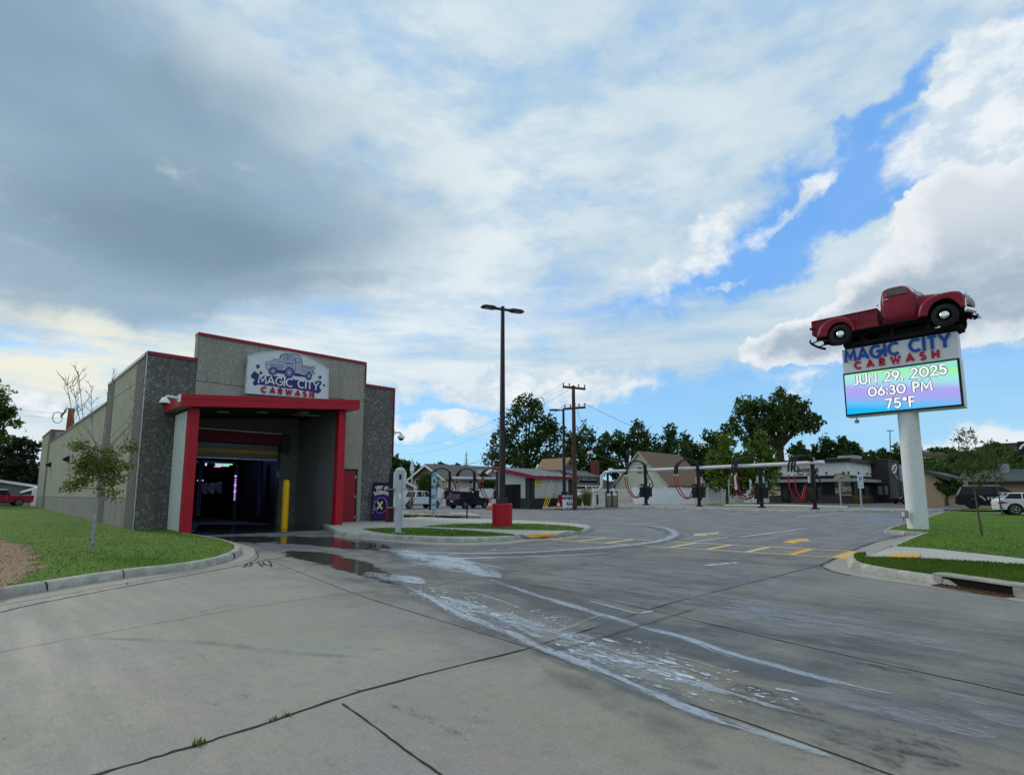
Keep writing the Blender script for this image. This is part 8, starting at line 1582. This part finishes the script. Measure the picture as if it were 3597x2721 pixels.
# hillside woods
HW_ = [(3215, 1640, 45, 200), (3260, 1625, 28, 240), (3300, 1640, 40, 210), (3345, 1620, 36, 230), (3390, 1600, 38, 240), (3430, 1615, 44, 220), (3480, 1600, 40, 240), (3530, 1600, 40, 230), (3575, 1610, 40, 215), (3340, 1660, 40, 170), (3400, 1650, 44, 180), (3460, 1650, 44, 175), (3520, 1655, 44, 170), (3580, 1660, 46, 165), (3240, 1680, 50, 150), (3290, 1580, 16, 330), (3320, 1583, 15, 330), (3345, 1585, 18, 320), (3270, 1582, 12, 340), (3500, 1565, 18, 340), (3470, 1572, 16, 350), (3620, 1620, 50, 200), (3285, 1690, 30, 140), (3215, 1700, 40, 130)]
for i, (x, y, rr, r) in enumerate(HW_):
    where = ('far up near the skyline' if y < 1590 else 'high on the slope' if y < 1630 else 'low on the slope'); side_ = 'beside the sign pole' if x < 3255 else 'left of the young tree' if x < 3400 else 'behind the young tree' if x < 3480 else 'toward the right edge'
    P = at_r(x, y+rr, r); zb = hz(P.x, P.y)-2
    tree('broadleaf_tree', 'dark green hillside tree %s, %s' % (where, side_), x, y+rr, r, [(x, y, rr*.7), (x-rr*.5, y+rr*.4, rr*.65), (x+rr*.5, y+rr*.4, rr*.65), (x, y+rr*.8, rr*.8)], 1500 if rr > 25 else 500, .0021*r, 'mid' if i % 3 else 'dark', .3, group='trees on the hillside', zbase=min(zb, P.z), seed=i)
tree('conifer_shrub', 'low spreading dark evergreen before the tan ranch wing', 3325, 1768, 84, [(3315, 1690, 20, .7), (3340, 1700, 22, .7), (3325, 1710, 22), (3350, 1715, 16), (3300, 1700, 12, .6)], 2600, .18, 'dark', .2, group='round shrubs', cat='shrub')
# ------------------------------------------------------------------ young staked trees in the lawns
def sapling(label, P, H, lean, bare, leafy, mat, bark, seed, nl, ls, stake=True, wrap=None, tr0=.055):
    t = thing('young_tree', tuple(P), label, 'tree', 'young trees in the lawns'); rg = random.Random(seed); top = P+Vector((lean[0], lean[1], H)); mb = MB()
    def pt(f): return P.lerp(top, f)+Vector((.05*math.sin(f*7), .04*math.cos(f*5), 0))*f
    mb.tube([pt(i/12) for i in range(13)], [tr0*max(1-i/12*1.15, .12) for i in range(13)], 8); mb.build('trunk', bark, t, smooth=True)
    mb = MB(); V = []; rn = np.random.default_rng(seed)
    for (f, ang, ln, rise, lf) in leafy:
        a = HEAD-R_(90)+R_(ang); d = Vector((math.cos(a), math.sin(a), 0)); s = pt(f); e = s+d*ln+Vector((0, 0, ln*rise)); m = s.lerp(e, .5)+Vector((0, 0, -ln*.06)); mb.tube([s, m, e], [tr0*.35, tr0*.2, .006], 5)
        for i in range(7): q = s.lerp(e, rg.uniform(.3, .95)); mb.tube([q, q+Vector((rg.uniform(-.3, .3), rg.uniform(-.3, .3), rg.uniform(-.05, .4)))*ln*.35], [.009, .004], 4)
        n = int(nl*lf*ln)
        for c_ in range(max(int(7*ln), 3)):
            q = s.lerp(e, rg.uniform(.25, 1.0))+Vector((rg.gauss(0, .12), rg.gauss(0, .12), rg.gauss(.05, .12)))*ln**.5
            for i in range(max(n//max(int(7*ln), 3), 1)):
                c = q+Vector(rn.normal(size=3)*np.array([.10, .10, .07])); A = Vector(rn.normal(size=3)).normalized()*ls*rg.uniform(.6, 1.2); B = A.cross(Vector(rn.normal(size=3))).normalized()*ls*.6; V += [c-A, c-B, c+A, c+B]
    for (f, ang, ln, rise) in bare:
        a = HEAD-R_(90)+R_(ang); d = Vector((math.cos(a), math.sin(a), 0)); s = pt(f); e = s+d*ln*.45+Vector((0, 0, ln*rise)); m = s.lerp(e, .4)+d*ln*.12; mb.tube([s, m, e], [tr0*.3, tr0*.18, .005], 5)
        for i in range(11):
            q = m.lerp(e, rg.uniform(.1, .95)); w = q+Vector((rg.uniform(-.35, .35), rg.uniform(-.35, .35), rg.uniform(.15, .6)))*ln*.22; mb.tube([q, w], [.009, .003], 4)
            for j in range(2): mb.tube([q.lerp(w, .6), w+Vector((rg.uniform(-.1, .1), rg.uniform(-.1, .1), rg.uniform(0, .12)))], [.005, .002], 3)
    mb.build('branches', bark, t); leafmesh('leaves', np.array([tuple(v) for v in V], 'f'), LEAF[mat], t)
    if stake: MB().tube([P+Vector((.02, -.02, .2)), pt(.02)+Vector((.05, -.05, 1.6))], .035, 8).build('trunk_guard', M('pale_tree_wrap', (.34, .34, .33), .7, var=.2, sc=9), t); mb = MB(); [mb.tube([pt(z/H)+Vector((0, 0, 0)), pt(z/H)+Vector((0, 0, .02))], .058, 10) for z in (.3, 1.1, 1.6)]; mb.build('tie', M('green_tie', (.03, .10, .08), .6), t)
PL = on_g(316, 1938, .15)
leafy = [(.36, 185, 1.15, .10, 1.0), (.37, 10, .65, .25, .9), (.40, 60, .6, .3, .8), (.42, 160, .55, .5, 1.3), (.45, 195, .8, .55, 1.2), (.44, 25, .75, .5, 1.2), (.47, 100, .6, .4, 1.3), (.49, 350, .6, .7, 1.0), (.50, 175, .75, .7, .9), (.33, 350, .55, -.3, .8), (.53, 20, .8, .5, .7), (.43, 280, .6, .4, 1.2), (.47, 240, .6, .5, 1.1), (.52, 205, .6, 1.0, .9), (.40, 185, .9, .35, .4)]
leafy = [(f, a, l*.82, r_, q) for f, a, l, r_, q in leafy]; bare = [(.50, 150, 2.0, 1.05), (.52, 190, 2.2, .95), (.55, 170, 2.1, 1.05), (.56, 30, 2.0, 1.05), (.54, 10, 1.9, 1.0), (.60, 60, 1.9, 1.05), (.48, 0, 1.7, .75), (.58, 200, 1.7, 1.0), (.45, 355, 1.3, .55), (.62, 120, 1.9, 1.1)]
sapling('young tree half bare on top with yellowing leaves, before the long wall', PL, 4.35, (.12, -.02), bare, leafy, 'autumn', GREYBARK, 5, 330, .045, True, tr0=.05)
PR_ = on_g(3450, 1881, .15)
leafy = [(.50, 200, .5, .8, .8), (.55, 20, .6, .7, .9), (.60, 160, .7, .5, 1.0), (.62, 340, .6, .6, 1.0), (.68, 190, .6, .8, 1.0), (.70, 15, .6, .8, 1.0), (.76, 90, .5, .8, .9), (.80, 170, .45, 1.2, .7), (.84, 10, .45, 1.0, .6), (.90, 180, .4, 1.2, .5), (.48, 0, .7, .5, .8), (.57, 270, .5, .6, .9), (.44, 10, .5, .3, .5), (.93, 340, .35, .8, .5)]; leafy = [(f, a, l*.62, r_, q) for f, a, l, r_, q in leafy]
sapling('slender young tree with dark green leaves in the right lawn, nearer of two', PR_, 3.75, (-.4, .15), [(.6, 170, 1.0, .8), (.7, 20, 1.0, .8), (.75, 190, .9, .9)], leafy, 'mid', M('young_bark', (.10, .075, .06), .85), 9, 300, .045, False, tr0=.04)
PS_ = on_g(3523, 1811, .15); leafy = [(f, a, l*1.4, r_, .5) for f, a, l, r_, q in leafy]
sapling('slender young tree at the far edge of the right lawn beside the white hatchback', PS_, 4.8, (-.6, .3), [(.6, 170, 1.3, .8), (.7, 20, 1.2, .8), (.5, 190, 1.3, .9)], leafy, 'mid', M('young_bark', (.10, .075, .06), .85), 19, 110, .08, False, tr0=.05)
